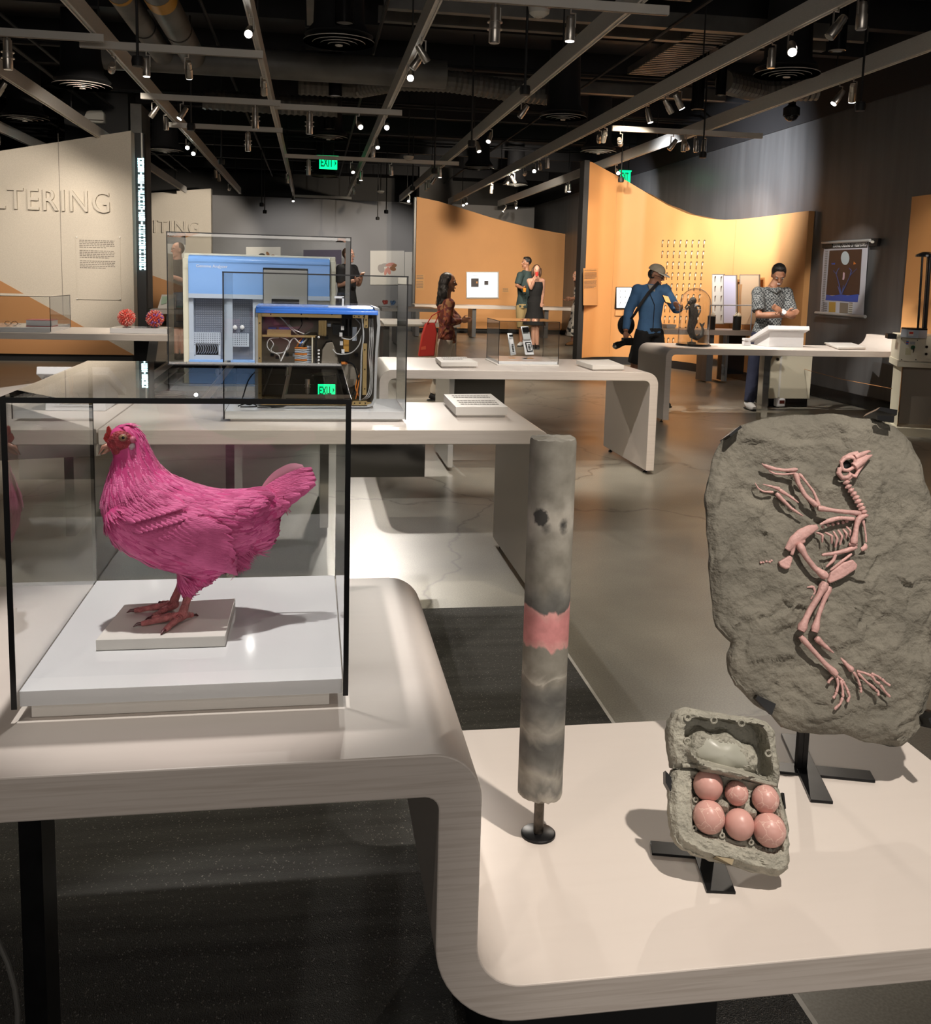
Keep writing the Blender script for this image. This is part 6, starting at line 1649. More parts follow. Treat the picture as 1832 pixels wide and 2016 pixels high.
print_('cream print half hidden behind the top of the blue analyser', 484, 486, 552, 552, [(515, 505, 11, 9, .2, 'dark'), (527, 500, 4, 7, .5, 'brown'), (537, 504, 6, 4, .1, 'brown')])
print_('pale print at the edge of the far grey wall by the orange wall', 796.5, 496, 816, 560, [(812, 530, 3, 8, 0, 'grey')])
a = Yp(640, 505, 28.6)
tv = thing('wall_screen', (a.x, 28.7, 1.7), 'dark flat screen behind the analyser on the far grey wall', 'screen')
flat('screen', mat('dark_violet_screen', (.025, .018, .04), .2), 28.9, rect(597, 492, 672, 520), tv, .03); MB().bx((a.x - .05, 28.93, a.z - .2), (a.x + .05, YB, a.z + .1)).build('bracket', M['black'], tv)
# screen and text panels on the middle orange wall
a = Yp(949, 561, YO - .06)
t = thing('white_screen', (a.x, YO - .06, Yp(949, 587, YO).z), 'glowing white screen with two dark squares on the middle orange wall', 'screen')
M['screenlit'] = mat('lit_white_screen', (.9, .95, 1), .3, emit=(.86, .94, 1.0), es=1.15)
flat('bezel', M['silver'], YO - .05, rect(917.5, 535, 981.5, 587.5), t, .045)
sl_ = flat('lit_panel', M['screenlit'], YO - .062, rect(919.5, 537, 979, 585), t, .012)
for r_ in (rect(927, 548, 942, 565), rect(953, 552.5, 961, 561)): flat('dark_square', mat('dark_picture', (.05, .04, .05), .5), YO - .068, r_, t)
flat('printed_mark', M['orange'], YO - .0695, rect(937, 554, 940, 558), t)
for y_ in (542, 545): flat('printed_text', M['inkgrey'], YO - .067, rect(929, y_, 944, y_ + .7), t, .002)
def wtext(label, c, rows, y, m, icons=0, para=()):
    a = Yp(c[0], c[3], y)
    t = thing('text_panel', (a.x, y, a.z), label, 'text panel')
    flat('panel', m, y, rect(*c), t, .008)
    o = Yp(c[0] + (c[2] - c[0]) * .1, c[1] + (c[3] - c[1]) * .06, y - .001); k = (Yp(c[2], c[1], y) - Yp(c[0], c[1], y)).length
    text_lines(o, (1, 0, 0), (0, 0, 1), k * .8, (Yp(c[0], c[1], y).z - a.z) * (.62 if icons else .86), rows, M['inkgrey'], t, 'printed_text', .4, .3, 5, para)
    return t
wtext('small tan text panel at the left edge of the middle orange wall', (818, 540, 835, 571), 9, YO - .02, M['tan2'], 0, (3,))
wtext('tiny tan label right of the glowing white screen', (988, 567, 1002, 576), 3, YO - .02, M['tan2'])
# hits on the curved wall
def curved(px, py, off=0.01):
    d = _ray(px, py)
    for i in range(len(pp) - 1):
        (ax, ay), (bx_, by_) = pp[i], pp[i + 1]
        n_ = Vector((by_ - ay, ax - bx_, 0)).normalized()
        t = (Vector((ax, ay, 0)) - EYE).dot(n_) / d.dot(n_) if abs(d.dot(n_)) > 1e-6 else -1
        if t <= 0: continue
        P = EYE + d * t; u = ((P.x - ax) * (bx_ - ax) + (P.y - ay) * (by_ - ay)) / ((bx_ - ax) ** 2 + (by_ - ay) ** 2)
        if -0.01 <= u <= 1.01:
            if n_.dot(d) > 0: n_ = -n_
            return P + n_ * off, n_
    P = Yp(px, py, 16.5); return P, Vector((0, -1, 0))
def crect(name, m, c, off, d, par):
    P = [curved(x, y, off)[0] for x, y in c]; n_ = curved(*c[0])[1]
    return MB().extr(P, -n_ * d).build(name, m, par)
P, n_ = curved(1161, 601)
t = thing('text_panel', P, 'tall tan text panel with small icons at the left end of the wavy orange wall', 'text panel')
crect('panel', M['tan2'], rect(1148, 528, 1175, 601), .02, .012, t)
o, n_ = curved(1150.5, 531, .036); e_ = (curved(1172, 531, .036)[0] - o)
text_lines(o, e_.normalized(), (0, 0, 1), e_.length, o.z - curved(1151, 569, .036)[0].z, 14, M['inkgrey'], t, 'printed_text', .4, .3, 8, (1, 7))
for x, y in ((1154, 580), (1168, 579), (1154, 591), (1167, 591)): crect('printed_icon', M['paper'] if x > 1160 else M['inkgrey'], rect(x - 2, y - 2.2, x + 2, y + 2.2), .024, .002, t)
P, n_ = curved(1228, 608)
t = thing('light_box', P, 'bright white light box with hooked outlines behind the man in the blue jacket', 'light box')
crect('frame', M['blackmetal'], rect(1211.5, 565, 1243, 608), .05, .048, t); crect('lit_panel', M['screenlit'], rect(1213, 566.5, 1242, 606), .055, .004, t)
for i, x in enumerate((1219, 1229)):
    for y in (573, 585, 596): crect('printed_hook', M['ink'], [(x, y), (x + 2, y - 2), (x + 2.6, y - 1), (x + 1, y + 1), (x + .8, y + 7), (x, y + 7)], .057, .001, t)
for x in (1215, 1217.5): crect('printed_bar', M['ink'], rect(x, 568, x + .7, 604), .057, .001, t)
t = thing('label_frame', curved(1218, 622)[0], 'small tan framed label below the bright light box', 'label')
crect('frame', M['brown'], rect(1210, 606.8 + 3, 1226, 622), .03, .028, t); crect('sheet', M['tan2'], rect(1211, 611, 1225, 621), .033, .003, t)
# rows of hooked specimens
M['hook'] = mat('dark_hook_specimen', (.06, .035, .02), .4); M['hookp'] = mat('pale_hook_shaft', (.75, .68, .55), .4)
o_, n_ = curved(1340, 560, 0)
base_hook = None
cols = [(1304.5, 1302.0), (1316, 1311.5), (1328, 1322), (1340, 1333), (1352, 1344.5), (1364, 1356), (1376, 1367), (1387, 1379)]
ordn = ['first', 'second', 'third', 'fourth', 'fifth', 'sixth', 'seventh', 'eighth', 'ninth', 'tenth']
for r_ in range(10):
    y = 473 + r_ * 21.4
    for c_ in range(8):
        x = cols[c_][0] - (cols[c_][0] - cols[c_][1]) * r_ * .115 * 2.0
        if (r_ in (2, 3, 4, 5, 6, 7) and c_ < 1) or (r_ >= 9 and c_ > 3): continue
        P, nn = curved(x, y, .012)
        if base_hook is None or True:
            s_ = Vector((nn.y, -nn.x, 0)); k = .0088
            def hp_(u, v): return P + s_ * (u * k) * -1 - Vector((0, 0, v * k))
            if base_hook is None:
                t = thing('hooked_specimen', P, '', 'specimen'); base_hook = t; bn = nn
                MB().tube([hp_(2.2, 1.5), hp_(1.6, 0), hp_(.5, -.2), hp_(-.4, 1.2), hp_(-.7, 4), hp_(-.6, 7.5)], [.006, .009, .010, .010, .008, .005], 6).build('hook', M['hook'], t)
                MB().tube([hp_(.3, 1.2), hp_(.5, 4), hp_(.3, 7)], [.006, .010, .006], 6).build('pale_shaft', M['hookp'], t)
                for v in (9.5, 12.5): MB().ell(hp_(-.6, v), (.009, .009, .014), None, 7, 5).build('small_stud', M['hook'], t)
            else:
                t = dup(base_hook, P)
            t['label'] = 'dark hooked specimen on the wavy orange wall, %s row down, %s from the left' % (ordn[r_], ordn[c_])
            t['group'] = 'rows of hooked specimens on the orange wall'
# hinged display leaves
P, n_ = curved(1455, 628)
t = thing('hinged_display_leaves', P, 'row of hinged framed display leaves on the orange wall behind the man in the checked shirt', 'display panel')
for nm, c_, m_, of in (('leaf', rect(1412, 541, 1435, 637), M['paper'], .10), ('leaf', rect(1439, 543, 1464, 636), M['lavender'], .14), ('leaf', rect(1468, 542, 1505, 638), mat('pale_tan_leaf', (.52, .37, .24), .5), .10)):
    l = crect(nm, m_, c_, of, .012, t)
    x0, y0, x1, y1 = c_[0][0], c_[0][1], c_[2][0], c_[2][1]
    for q in (rect(x0 - 1, y0, x0, y1), rect(x1, y0, x1 + 1, y1), rect(x0 - 1, y0 - 1.2, x1 + 1, y0), rect(x0 - 1, y1, x1 + 1, y1 + 1.2)): crect('leaf_frame', M['taupe'], q, of + .004, .02, l)
    if x0 < 1420:
        for xx in (1417, 1429):
            for yy in range(5): crect('printed_hook', M['hook'], [(xx, 545 + yy * 19), (xx + 3, 544 + yy * 19), (xx + 1.4, 549 + yy * 19), (xx + .6, 556 + yy * 19), (xx, 556 + yy * 19)], of + .004, .002, l)
crect('bracket', M['brown'], rect(1425, 560, 1490, 620), .088, .086, t)
# glass-topped black cylinders on the counter
for x, lb in ((1402.5, 'short black cylinder with a pale model on top, beside the bell jar'), (1453, 'short black cylinder with a pale model on top, by the man in the checked shirt')):
    y4 = fc4[3] + .15; a = Yp(x, 644.5, y4); r_ = (Yp(x + 7.5, 640, y4) - Yp(x, 640, y4)).length
    t = thing('display_drum', (a.x, y4 + r_, TZ), lb, 'pedestal')
    zt = Yp(x, 623, y4).z
    MB().cyl((a.x, y4 + r_, TZ + .0005), (a.x, y4 + r_, zt), r_, n=24).build('drum', M['black'], t)
    MB().cyl((a.x, y4 + r_, zt), (a.x, y4 + r_, zt + .012), r_ * .98, n=24).build('top_disc', M['hookp'], t)
    for i in range(4): MB().tube([(a.x + r_ * (.5 - .33 * i), y4 + r_ * (.7 + .2 * i), zt + .012), (a.x + r_ * (.5 - .3 * i) + .01, y4 + r_, zt + .05 + .012 * (i % 2))], [.012, .005], 6).build('pale_model', M['hookp'], t)
y4 = fc4[3] + .06; a, b_ = Yp(1398, 601, y4), Yp(1480, 601, y4)
t = thing('barrier_rail', (a.x, y4, TZ), 'thin steel rail over the counter before the hinged leaves', 'rail')
MB().cyl(a, b_, .008, n=8).build('bar', M['palesteel'], t)
for q in (a, b_): MB().cyl((q.x, q.y, TZ + .0005), q, .008, n=8).build('post', M['palesteel'], t)
a = Yp(1328, 648, y4 + .1)
y4 = fc4[3] + .3
t = thing('reading_plaque', (a.x, y4, TZ), 'small white plaque on the counter below the hooked specimens', 'plaque')
MB().bx((Yp(1312, 640, y4).x, y4, TZ + .02), (Yp(1331, 640, y4).x, y4 + .2, TZ + .06)).build('print_board', M['whitematte'], t); MB().bx((Yp(1313, 640, y4).x, y4 + .01, TZ + .0005), (Yp(1330, 640, y4).x, y4 + .19, TZ + .02)).build('riser', M['whitematte'], t)
# small coral and blue models on the counter behind the machine case
y6 = fc2[3] + .15
for x, m_, lb in ((758, M['coral'], 'small red coral-like model on the white side counter'), (773, M['blue'], 'small blue coral-like model on the white side counter')):
    t = thing('small_model', (Yp(x, 598, y6).x, y6, TZ), lb, 'model')
    mb = MB(); rr = random.Random(x); c = Yp(x, 597, y6)
    for i in range(9): mb.ell(c + Vector((rr.uniform(-.05, .05), rr.uniform(-.04, .04), rr.uniform(-.03, .05))), rr.uniform(.02, .035), None, 7, 5)
    mb.build('cluster', m_, t, smooth=3); MB().bx((c.x - .07, y6 - .05, TZ + .0005), (c.x + .07, y6 + .05, TZ + .012)).build('base', M['white'], t)
# ------------------------------------------------------------------ poster on the dark wall
WP = WX - 0.035
def xq(name, m, c, off, d=.003, par=None): return MB().extr([Xp(x, y, WP - off) for x, y in c], (d, 0, 0)).build(name, m, par)
po_ = thing('rolled_poster', Xp(1660, 622, WP), 'hanging roll-down poster with a dark night scene, moon and blue branches on the dark wall', 'poster')
K = 4.199
def pk(cx, cy): return 1430 + cx / K, 380 + cy / K
def pc(*p): return [pk(x, y) for x, y in p]
xq('sheet', mat('poster_paper', (.52, .54, .62), .45), pc((805, 415), (1170, 395), (1128, 1010), (770, 985)), 0, .004, po_)
xq('title_band', M['ink'], pc((808, 420), (1166, 402), (1160, 452), (806, 462)), .002, .002, po_)
xq('night_picture', mat('dark_brown_print', (.055, .030, .022), .45), pc((850, 476), (1118, 463), (1095, 845), (820, 845)), .002, .002, po_)
M['pblue'] = mat('poster_blue', (.03, .08, .42), .45); M['pbranch'] = mat('poster_branch_blue', (.06, .10, .32), .45)
xq('blue_water', M['pblue'], pc((822, 840), (870, 850), (940, 838), (1000, 848), (1090, 836), (1080, 902), (815, 885)), .004, .002, po_)
xq('moon', mat('moon_print', (.55, .66, .72), .45), [pk(978 + 34 * math.cos(t), 538 - 56 * math.sin(t)) for t in [2 * PI * i / 24 for i in range(24)]], .004, .002, po_)
for p in (((945, 840), (930, 760), (905, 670), (880, 640)), ((945, 840), (985, 760), (1020, 680), (1075, 625)), ((905, 670), (915, 640), (930, 620)), ((1020, 680), (1030, 640), (1010, 620)), ((950, 840), (960, 790), (965, 760)), ((940, 840), (925, 790), (918, 770))):
    MB().tube([Xp(*pk(*q), WP - .005) for q in p], [.012, .008, .005, .003][:len(p)], 6, True, 0, .25, (1, 0, 0)).build('printed_branch', M['pbranch'], po_)
xq('printed_figure', mat('pale_pink_print', (.62, .45, .55), .5), pc((962, 655), (974, 660), (972, 700), (968, 718), (955, 716), (960, 690)), .004, .002, po_)
xq('printed_mark', M['pblue'], pc((865, 580), (895, 578), (893, 592), (868, 592)), .004, .002, po_); xq('printed_mark', M['orangewire'], pc((1050, 566), (1068, 585), (1046, 592)), .004, .002, po_)
for c_, m_ in ((((845, 900), (900, 902), (897, 985), (842, 985)), mat('gold_print', (.45, .28, .06), .5)), (((935, 905), (1005, 910), (1000, 995), (930, 992)), M['taupe']), (((1010, 905), (1040, 908), (1036, 995), (1004, 993)), M['paper'])): xq('printed_picture', m_, pc(*c_), .003, .002, po_)
ey_ = Vector((0, 0, 1))
A, B = Xp(*pk(822, 441), WP - .004), Xp(*pk(1155, 426), WP - .004)
t_ = text_mb('THE PROXIMAL ORIGINS OF MERPEOPLE', 1, .01, 'LEFT', 1.05, .02); w_ = max(v.x for v in t_.v)
sc_ = (B - A).length / w_; place(t_, A, (B - A).normalized() * sc_, ey_ * sc_ * 1.25, (-.2, 0, 0)).build('white_title', M['white'], po_)
text_lines(Xp(*pk(800, 905), WP - .004), (0, -1, 0), (0, 0, 1), .11, .22, 9, M['inkgrey'], po_, 'printed_text', .45, .2, 2)
text_lines(Xp(*pk(1012, 905), WP - .006), (0, -1, 0), (0, 0, 1), .09, .22, 8, M['inkgrey'], po_, 'printed_text', .45, .2, 6)
text_lines(Xp(*pk(816, 480), WP - .004), (0, -1, 0), (0, 0, 1), .07, .95, 40, M['inkgrey'], po_, 'printed_text', .4, .2, 7)
a, b_ = Xp(*pk(735, 990), WP - .03), Xp(*pk(1145, 1022), WP - .03)
MB().cyl(a, b_, .022, n=12).build('bottom_rod', M['silver'], po_)
a, b_ = Xp(*pk(790, 412), WP - .03), Xp(*pk(1185, 392), WP - .03); MB().cyl(a, b_, .02, n=12).build('top_rod', M['silver'], po_)
xq('black_bracket', M['black'], pc((788, 398), (870, 395), (870, 450), (788, 455)), .015, .04, po_); xq('black_bracket', M['black'], pc((1173, 374), (1255, 374), (1240, 440), (1175, 440)), .015, .04, po_)
xq('bracket_disc', M['paper'], [pk(1203 + 16 * math.cos(t), 404 + 11 * math.sin(t)) for t in [2 * PI * i / 14 for i in range(14)]], .018, .003, po_)
# ------------------------------------------------------------------ cream machine and column at the right
q = Zp(1772, 852, 0); Y9 = 9.0
P9 = Yp(1768, 700, 9.15); N9 = Vector((-math.sin(.44), -math.cos(.44), 0))
def y9(px, py, d=0): return PLp(px, py, P9, N9) - N9 * d
cm_ = thing('cream_machine', (y9(1800, 850).x, Y9 + .3, 0), 'cream painted lab machine with small blue logo, ending the bell jar table', 'machine')
def nb9(name, m, x0, y0, x1, y1, d0, d1, par=None, bev=0):
    a, b_ = y9(x0, y1), y9(x1, y0); c_ = Vector((b_.x, b_.y, a.z)); d_ = Vector((a.x, a.y, b_.z))
    return MB().extr([p - N9 * d0 for p in (a, c_, b_, d_)], -N9 * (d1 - d0)).build(name, m, par or cm_, bevel=bev)
nb9('control_box', M['cream'], 1768, 663, 1858, 713, 0, .6, bev=.006)
nb9('lower_frame', M['cream'], 1765, 713, 1862, 722, 0, .6, bev=.003)
a = y9(1757, 850)
nb9('left_leg', M['cream'], 1764, 722, 1775, 850, 0, .6, bev=.004); nb9('inner_panel', M['taupe'], 1776, 728, 1862, 846, .3, .34)
nb9('base_frame', M['cream'], 1757, 846, 1862, 856, -.05, .65, bev=.004); nb9('kick_plate', M['blackgloss'], 1764, 857, 1862, 880, .02, .6)
for x, y in ((1823, 683), (1822, 697)): p = y9(x, y, -.001); MB().cyl(p, p - Vector((0, .008, 0)), .014, n=14).build('toggle_hole', M['blackgloss'], cm_)
for x, y in ((1774, 667), (1805, 670), (1774, 708), (1802, 708)): p = y9(x, y, -.001); MB().cyl(p, p - Vector((0, .004, 0)), .005, n=8).build('screw', M['blackmetal'], cm_)
nb9('blue_logo', M['bluedeep'], 1783, 671, 1788, 678, -.003, 0); nb9('red_logo_bar', M['red'], 1783, 674, 1788, 675.2, -.0045, -.002); nb9('logo_text', mat('pale_grey_print', (.38, .38, .40), .6), 1790, 673, 1801, 678, -.003, 0)
p = y9(1796, 684, -.002); MB().cyl(p, p - Vector((0, .012, 0)), .021, n=18).build('green_knob', mat('dark_green_knob', (.02, .12, .06), .4), cm_); MB().tube([p - Vector((.0, .014, .0)), p - Vector((-.005, .014, .03)), p - Vector((.002, .014, .055))], [.008, .007, .003], 8).build('black_key', M['blackgloss'], cm_)
nb9('yellowed_label', mat('yellowed_label', (.50, .46, .30), .6), 1781, 685.5, 1793.5, 698.5, -.003, 0)
nb9('table_clamp', M['blackmetal'], 1749, 659, 1768, 668, .1, .3, bev=.003)
zb9 = y9(1768, 663).z
def y9(px, py, d=0): return Yp(px, py, 9.02) + Vector((0, d - .2, 0))
Y9 = 8.82
tc_ = thing('tube_column', (y9(1810, 655).x, Y9 + .25, zb9), 'black column of rods with a glass tube standing on the cream machine', 'instrument')
hx = [(y9(x, 660).x, Y9 + d) for x, d in ((1784, .2), (1795, .1), (1812, .1), (1823, .2), (1823, .32), (1795, .38), (1784, .3))]
MB().extr([(x, y, zb9) for x, y in hx], (0, 0, y9(1800, 649).z - zb9)).build('hexagonal_base', M['palesteel'], tc_, bevel=.002)
MB().extr([(x, y, y9(1800, 649).z) for x, y in hx], (0, 0, .015)).build('base_cap', M['blackmetal'], tc_)
a, b_ = Yp(1788, 661, 8.915), Yp(1798, 652, 8.915); sgn_ = MB().bx((a.x, 8.915, a.z), (b_.x, 8.925, b_.z)).build('warning_label', M['white'], tc_); MB().bx((a.x + .005, 8.912, a.z + .02), (b_.x - .005, 8.916, b_.z - .008)).build('red_band', M['red'], sgn_)
for x0, x1, d in ((1803, 1799, .14), (1826, 1820, .2), (1836, 1830, .3)):
    a, b_ = y9(x1, 648, d), y9(x0, 505, d); b_.x = a.x + (b_.x - a.x) * .4
    MB().cyl(a, b_, .020 if x0 > 1810 else .011, n=10).build('black_rod', M['blackgloss'], tc_)
a = y9(1822, 506, .2); MB().lathe([(.10, 0), (.10, .02), (.04, .05), (0, .05)], a, 24).build('top_cap', M['blackgloss'], tc_)
a = y9(1809, 648, .2); MB().cyl(a, a + Vector((0, 0, .55)), .022, n=16).build('glass_tube', M['glass'], tc_)
# cream cabinet below the bell jar table, with a small white meter on the floor
q = Zp(1556, 801, 0); a, b_ = Yp(1513, 800, q.y), Yp(1592, 800, q.y)
zc = Yp(1550, 785, q.y).z
cb_ = thing('floor_cabinet', ((a.x + b_.x) / 2, q.y + .3, 0), 'cream steel cabinet on a black base standing behind the bell jar table', 'cabinet')
MB().bx((a.x, q.y + .02, 0.001), (b_.x - .02, q.y + .6, zc)).build('black_base', M['blackgloss'], cb_)
MB().bx((a.x - .01, q.y, zc), (b_.x, q.y + .62, .74)).build('body', M['cream'], cb_, bevel=.006)
MB().bx((Yp(1532, 750, q.y).x, q.y - .006, zc + .02), (Yp(1536, 750, q.y).x, q.y - .0005, .73)).build('door_edge', M['paper'], cb_); MB().cyl(Yp(1530, 707, q.y) - Vector((0, .012, 0)), Yp(1530, 707, q.y), .018, n=12).build('lock', M['blackgloss'], cb_)
qm = Zp(1536, 803, 0)
mt = thing('small_meter', (qm.x, qm.y, 0), 'small white meter with a dark display on the floor by the cream cabinet', 'meter')
MB().box((qm.x, qm.y + .04, .065), (.13, .08, .11)).build('case', M['white'], mt, bevel=.02); MB().bx((qm.x - .02, qm.y - .004, .055), (qm.x + .045, qm.y + .002, .095)).build('display', mat('dark_red_display', (.08, .015, .01), .2), mt); MB().lathe([(.035, 0), (.035, .012), (0, .014)], (qm.x - .03, qm.y + .06, .002), 14).build('foot', M['blackgloss'], mt)
a, b_ = Yp(1583, 727, q.y - .012), Yp(1755, 765, 8.985)
tag(MB().tube([a, a.lerp(b_, .5) - Vector((0, .0, .02)), b_], .0035, 6).build('red_cord', M['brown'], None), 'thin reddish cord from the cream cabinet to the cream machine', 'cord')
# ------------------------------------------------------------------ illuminated vertical sign, exit signs
YL = 16.9
t = thing('led_sign', (Yp(274, 530, YL).x, YL, 0), 'tall glowing vertical letter sign beside the grey partition with LTERING', 'sign')
a, b_ = Yp(266, 530, YL), Yp(286, 262, YL)
MB().bx((a.x, YL + .02, 0), (b_.x - .03, YL + .2, b_.z)).build('dark_housing', M['black'], t)
for x in (261, 279): p = Yp(x, 262, YL); MB().bx((p.x - .012, YL - .02, Yp(x, 312, YL).z), (p.x + .012, YL, p.z)).build('aluminium_upright', M['alu'], t)
rr = random.Random(5); y = 312.0; k = (Yp(281, 400, YL) - Yp(280, 400, YL)).length
mbs = []
while y < 527:
    h = rr.choice((5.5, 6.5, 7.5)); mb = MB()
    for (u0, v0, u1, v1) in rr.choice((((0, 0, 11, 1.6), (0, 0, 2.2, h), (0, h - 1.6, 11, h)), ((0, 0, 2.2, h), (8.8, 0, 11, h), (0, h * .4, 11, h * .4 + 1.5)), ((0, 0, 11, 1.6), (0, 0, 2.2, h), (8.8, 0, 11, h), (0, h - 1.6, 11, h)), ((0, h - 1.6, 11, h), (4.4, 0, 6.6, h)), ((0, 0, 11, 1.6), (0, h * .45, 11, h * .45 + 1.5), (0, h - 1.6, 11, h), (8.8, 0, 11, h)))):
        p, q_ = Yp(271.5 + u0 + (y - 312) * .018, y + v1, YL), Yp(271.5 + u1 + (y - 312) * .018, y + v0, YL); mb.bx((p.x, YL - .02, p.z), (q_.x, YL + .02, q_.z))
    mb.build('glowing_letter', M['ledwhite'], t); y += h + 2.0
def exit_sign(px, py, y, w_, arrow, label):
    c = Yp(px, py, y); k = w_ / 2
    t = thing('exit_sign', c - Vector((0, 0, .12)), label, 'exit sign')
    MB().bx((c.x - k, y, c.z - .11), (c.x + k, y + .03, c.z + .11)).build('green_panel', M['greenexit'], t)
    tx = text_mb('EXIT', 1, .1, 'LEFT', 1.0, .03); w2 = max(v.x for v in tx.v); h2 = max(v.y for v in tx.v) - min(v.y for v in tx.v); s_ = w_ * .72
    place(tx, c + Vector((-k + w_ * .06, -.006, 0)), (s_ / w2, 0, 0), (0, 0, .16 / h2), (0, -.03, 0)).build('dark_letters', M['exitdark'], t)
    if arrow: MB().extr([c + Vector((k * f, -.008, z)) for f, z in ((.66, .06), (.92, 0), (.66, -.06), (.74, 0))], (0, .006, 0)).build('arrow', M['exitdark'], t)
    MB().bx((c.x - k * 1.25, y - .01, c.z + .112), (c.x + k * 1.15, y + .04, c.z + .135)).build('mount_rail', M['greenexit'], t)
    for dx in (-.6, .6): MB().cyl((c.x + k * dx, y + .02, c.z + .13), (c.x + k * dx, y + .02, CZ - .003), .008, n=6).build('hanger_rod', M['black'], t)
exit_sign(646, 321, 18.5, .33, True, 'green lit EXIT sign with an arrow hanging from the dark ceiling')
exit_sign(1231, 349, 18.6, .20, False, 'small green exit sign partly hidden behind the top of the wavy orange wall')

# ------------------------------------------------------------------ visitors
def skinmat(n, c): return mat(n, c, .5, sss=.15, var=.08, vs=20)
SK = {'tan': skinmat('tan_skin', (.42, .21, .13)), 'brown': skinmat('brown_skin', (.33, .155, .09)), 'fair': skinmat('fair_skin', (.50, .27, .19))}
M['hairblack'] = mat('black_hair', (.010, .008, .007), .38, var=.5, vs=90, stretch=(1, 1, .15), bump=.6, bs=120)
M['hairbrown'] = mat('brown_hair', (.07, .035, .02), .4, var=.5, vs=90, stretch=(1, 1, .15), bump=.6, bs=120)
M['eyewhite'] = mat('eye_white', (.7, .68, .64), .2); M['lip'] = mat('lips', (.30, .09, .08), .4)
def cloth(n, c, **k): return mat(n, c, .85, bump=.5, bs=k.pop('bs', 14), **k)
def pattern(n, cols, scale, feature='F1', stretch=None):
    m, nt, b = _nt(n); N, L = nt.nodes, nt.links
    tc = N.new('ShaderNodeTexCoord'); mp = N.new('ShaderNodeMapping'); L.new(tc.outputs['Object'], mp.inputs[0])
    if stretch: mp.inputs['Scale'].default_value = stretch
    v = N.new('ShaderNodeTexVoronoi'); v.inputs['Scale'].default_value = scale; L.new(mp.outputs[0], v.inputs['Vector'])
    s_ = N.new('ShaderNodeSeparateColor'); L.new(v.outputs['Color'], s_.inputs[0])
    r = N.new('ShaderNodeValToRGB'); r.color_ramp.interpolation = 'CONSTANT'; el = r.color_ramp.elements
    while len(el) < len(cols): el.new(.5)
    for i, (e, c) in enumerate(zip(el, cols)): e.position = i / len(cols); e.color = (*c, 1)
    L.new(s_.outputs[0], r.inputs[0]); L.new(r.outputs[0], b.inputs['Base Color']); b.inputs['Roughness'].default_value = .85
    return m
def check_mat(n):
    m, nt, b = _nt(n); N, L = nt.nodes, nt.links
    tc = N.new('ShaderNodeTexCoord'); k = N.new('ShaderNodeTexChecker'); k.inputs['Scale'].default_value = 48
    k.inputs['Color1'].default_value = (.022, .026, .030, 1); k.inputs['Color2'].default_value = (.20, .21, .21, 1)
    nn = N.new('ShaderNodeTexNoise'); nn.inputs['Scale'].default_value = 60; mx = N.new('ShaderNodeMix'); mx.data_type = 'RGBA'; mx.inputs['Factor'].default_value = .03
    L.new(tc.outputs['Object'], nn.inputs[0]); L.new(tc.outputs['Object'], mx.inputs['A']); L.new(nn.outputs['Color'], mx.inputs['B']); L.new(mx.outputs['Result'], k.inputs['Vector']); L.new(k.outputs[0], b.inputs['Base Color'])
    b.inputs['Roughness'].default_value = .85
    return m
def hand(mb, w_, d, nrm, s=1.0, curl=.5):
    """palm and five bent fingers from the wrist w_ along d, the palm facing nrm"""
    d = d.normalized(); nrm = (nrm - d * nrm.dot(d)).normalized(); sd = d.cross(nrm)
    R_ = Matrix((d, sd, nrm)).transposed()
    mb.ell(w_ + d * .05 * s, (.055 * s, .042 * s, .016 * s), R_, 12, 8)
    for i, (o, l) in enumerate(((-.03, .062), (-.01, .075), (.01, .070), (.029, .055))):
        p0 = w_ + d * .085 * s + sd * o * s; p1 = p0 + (d + nrm * curl * .5).normalized() * l * .5 * s; p2 = p1 + (d * (1 - curl) + nrm * curl).normalized() * l * .5 * s
        mb.tube([p0 - d * .02 * s, p0, p1, p2], [.0095 * s, .009 * s, .0085 * s, .007 * s], 7)
    p0 = w_ + d * .03 * s - sd * .035 * s; mb.tube([p0, p0 + (d * .6 - sd * .6 + nrm * .4) * .04 * s, p0 + (d * 1.1 - sd * .5 + nrm * .7) * .055 * s], [.012 * s, .010 * s, .008 * s], 7)
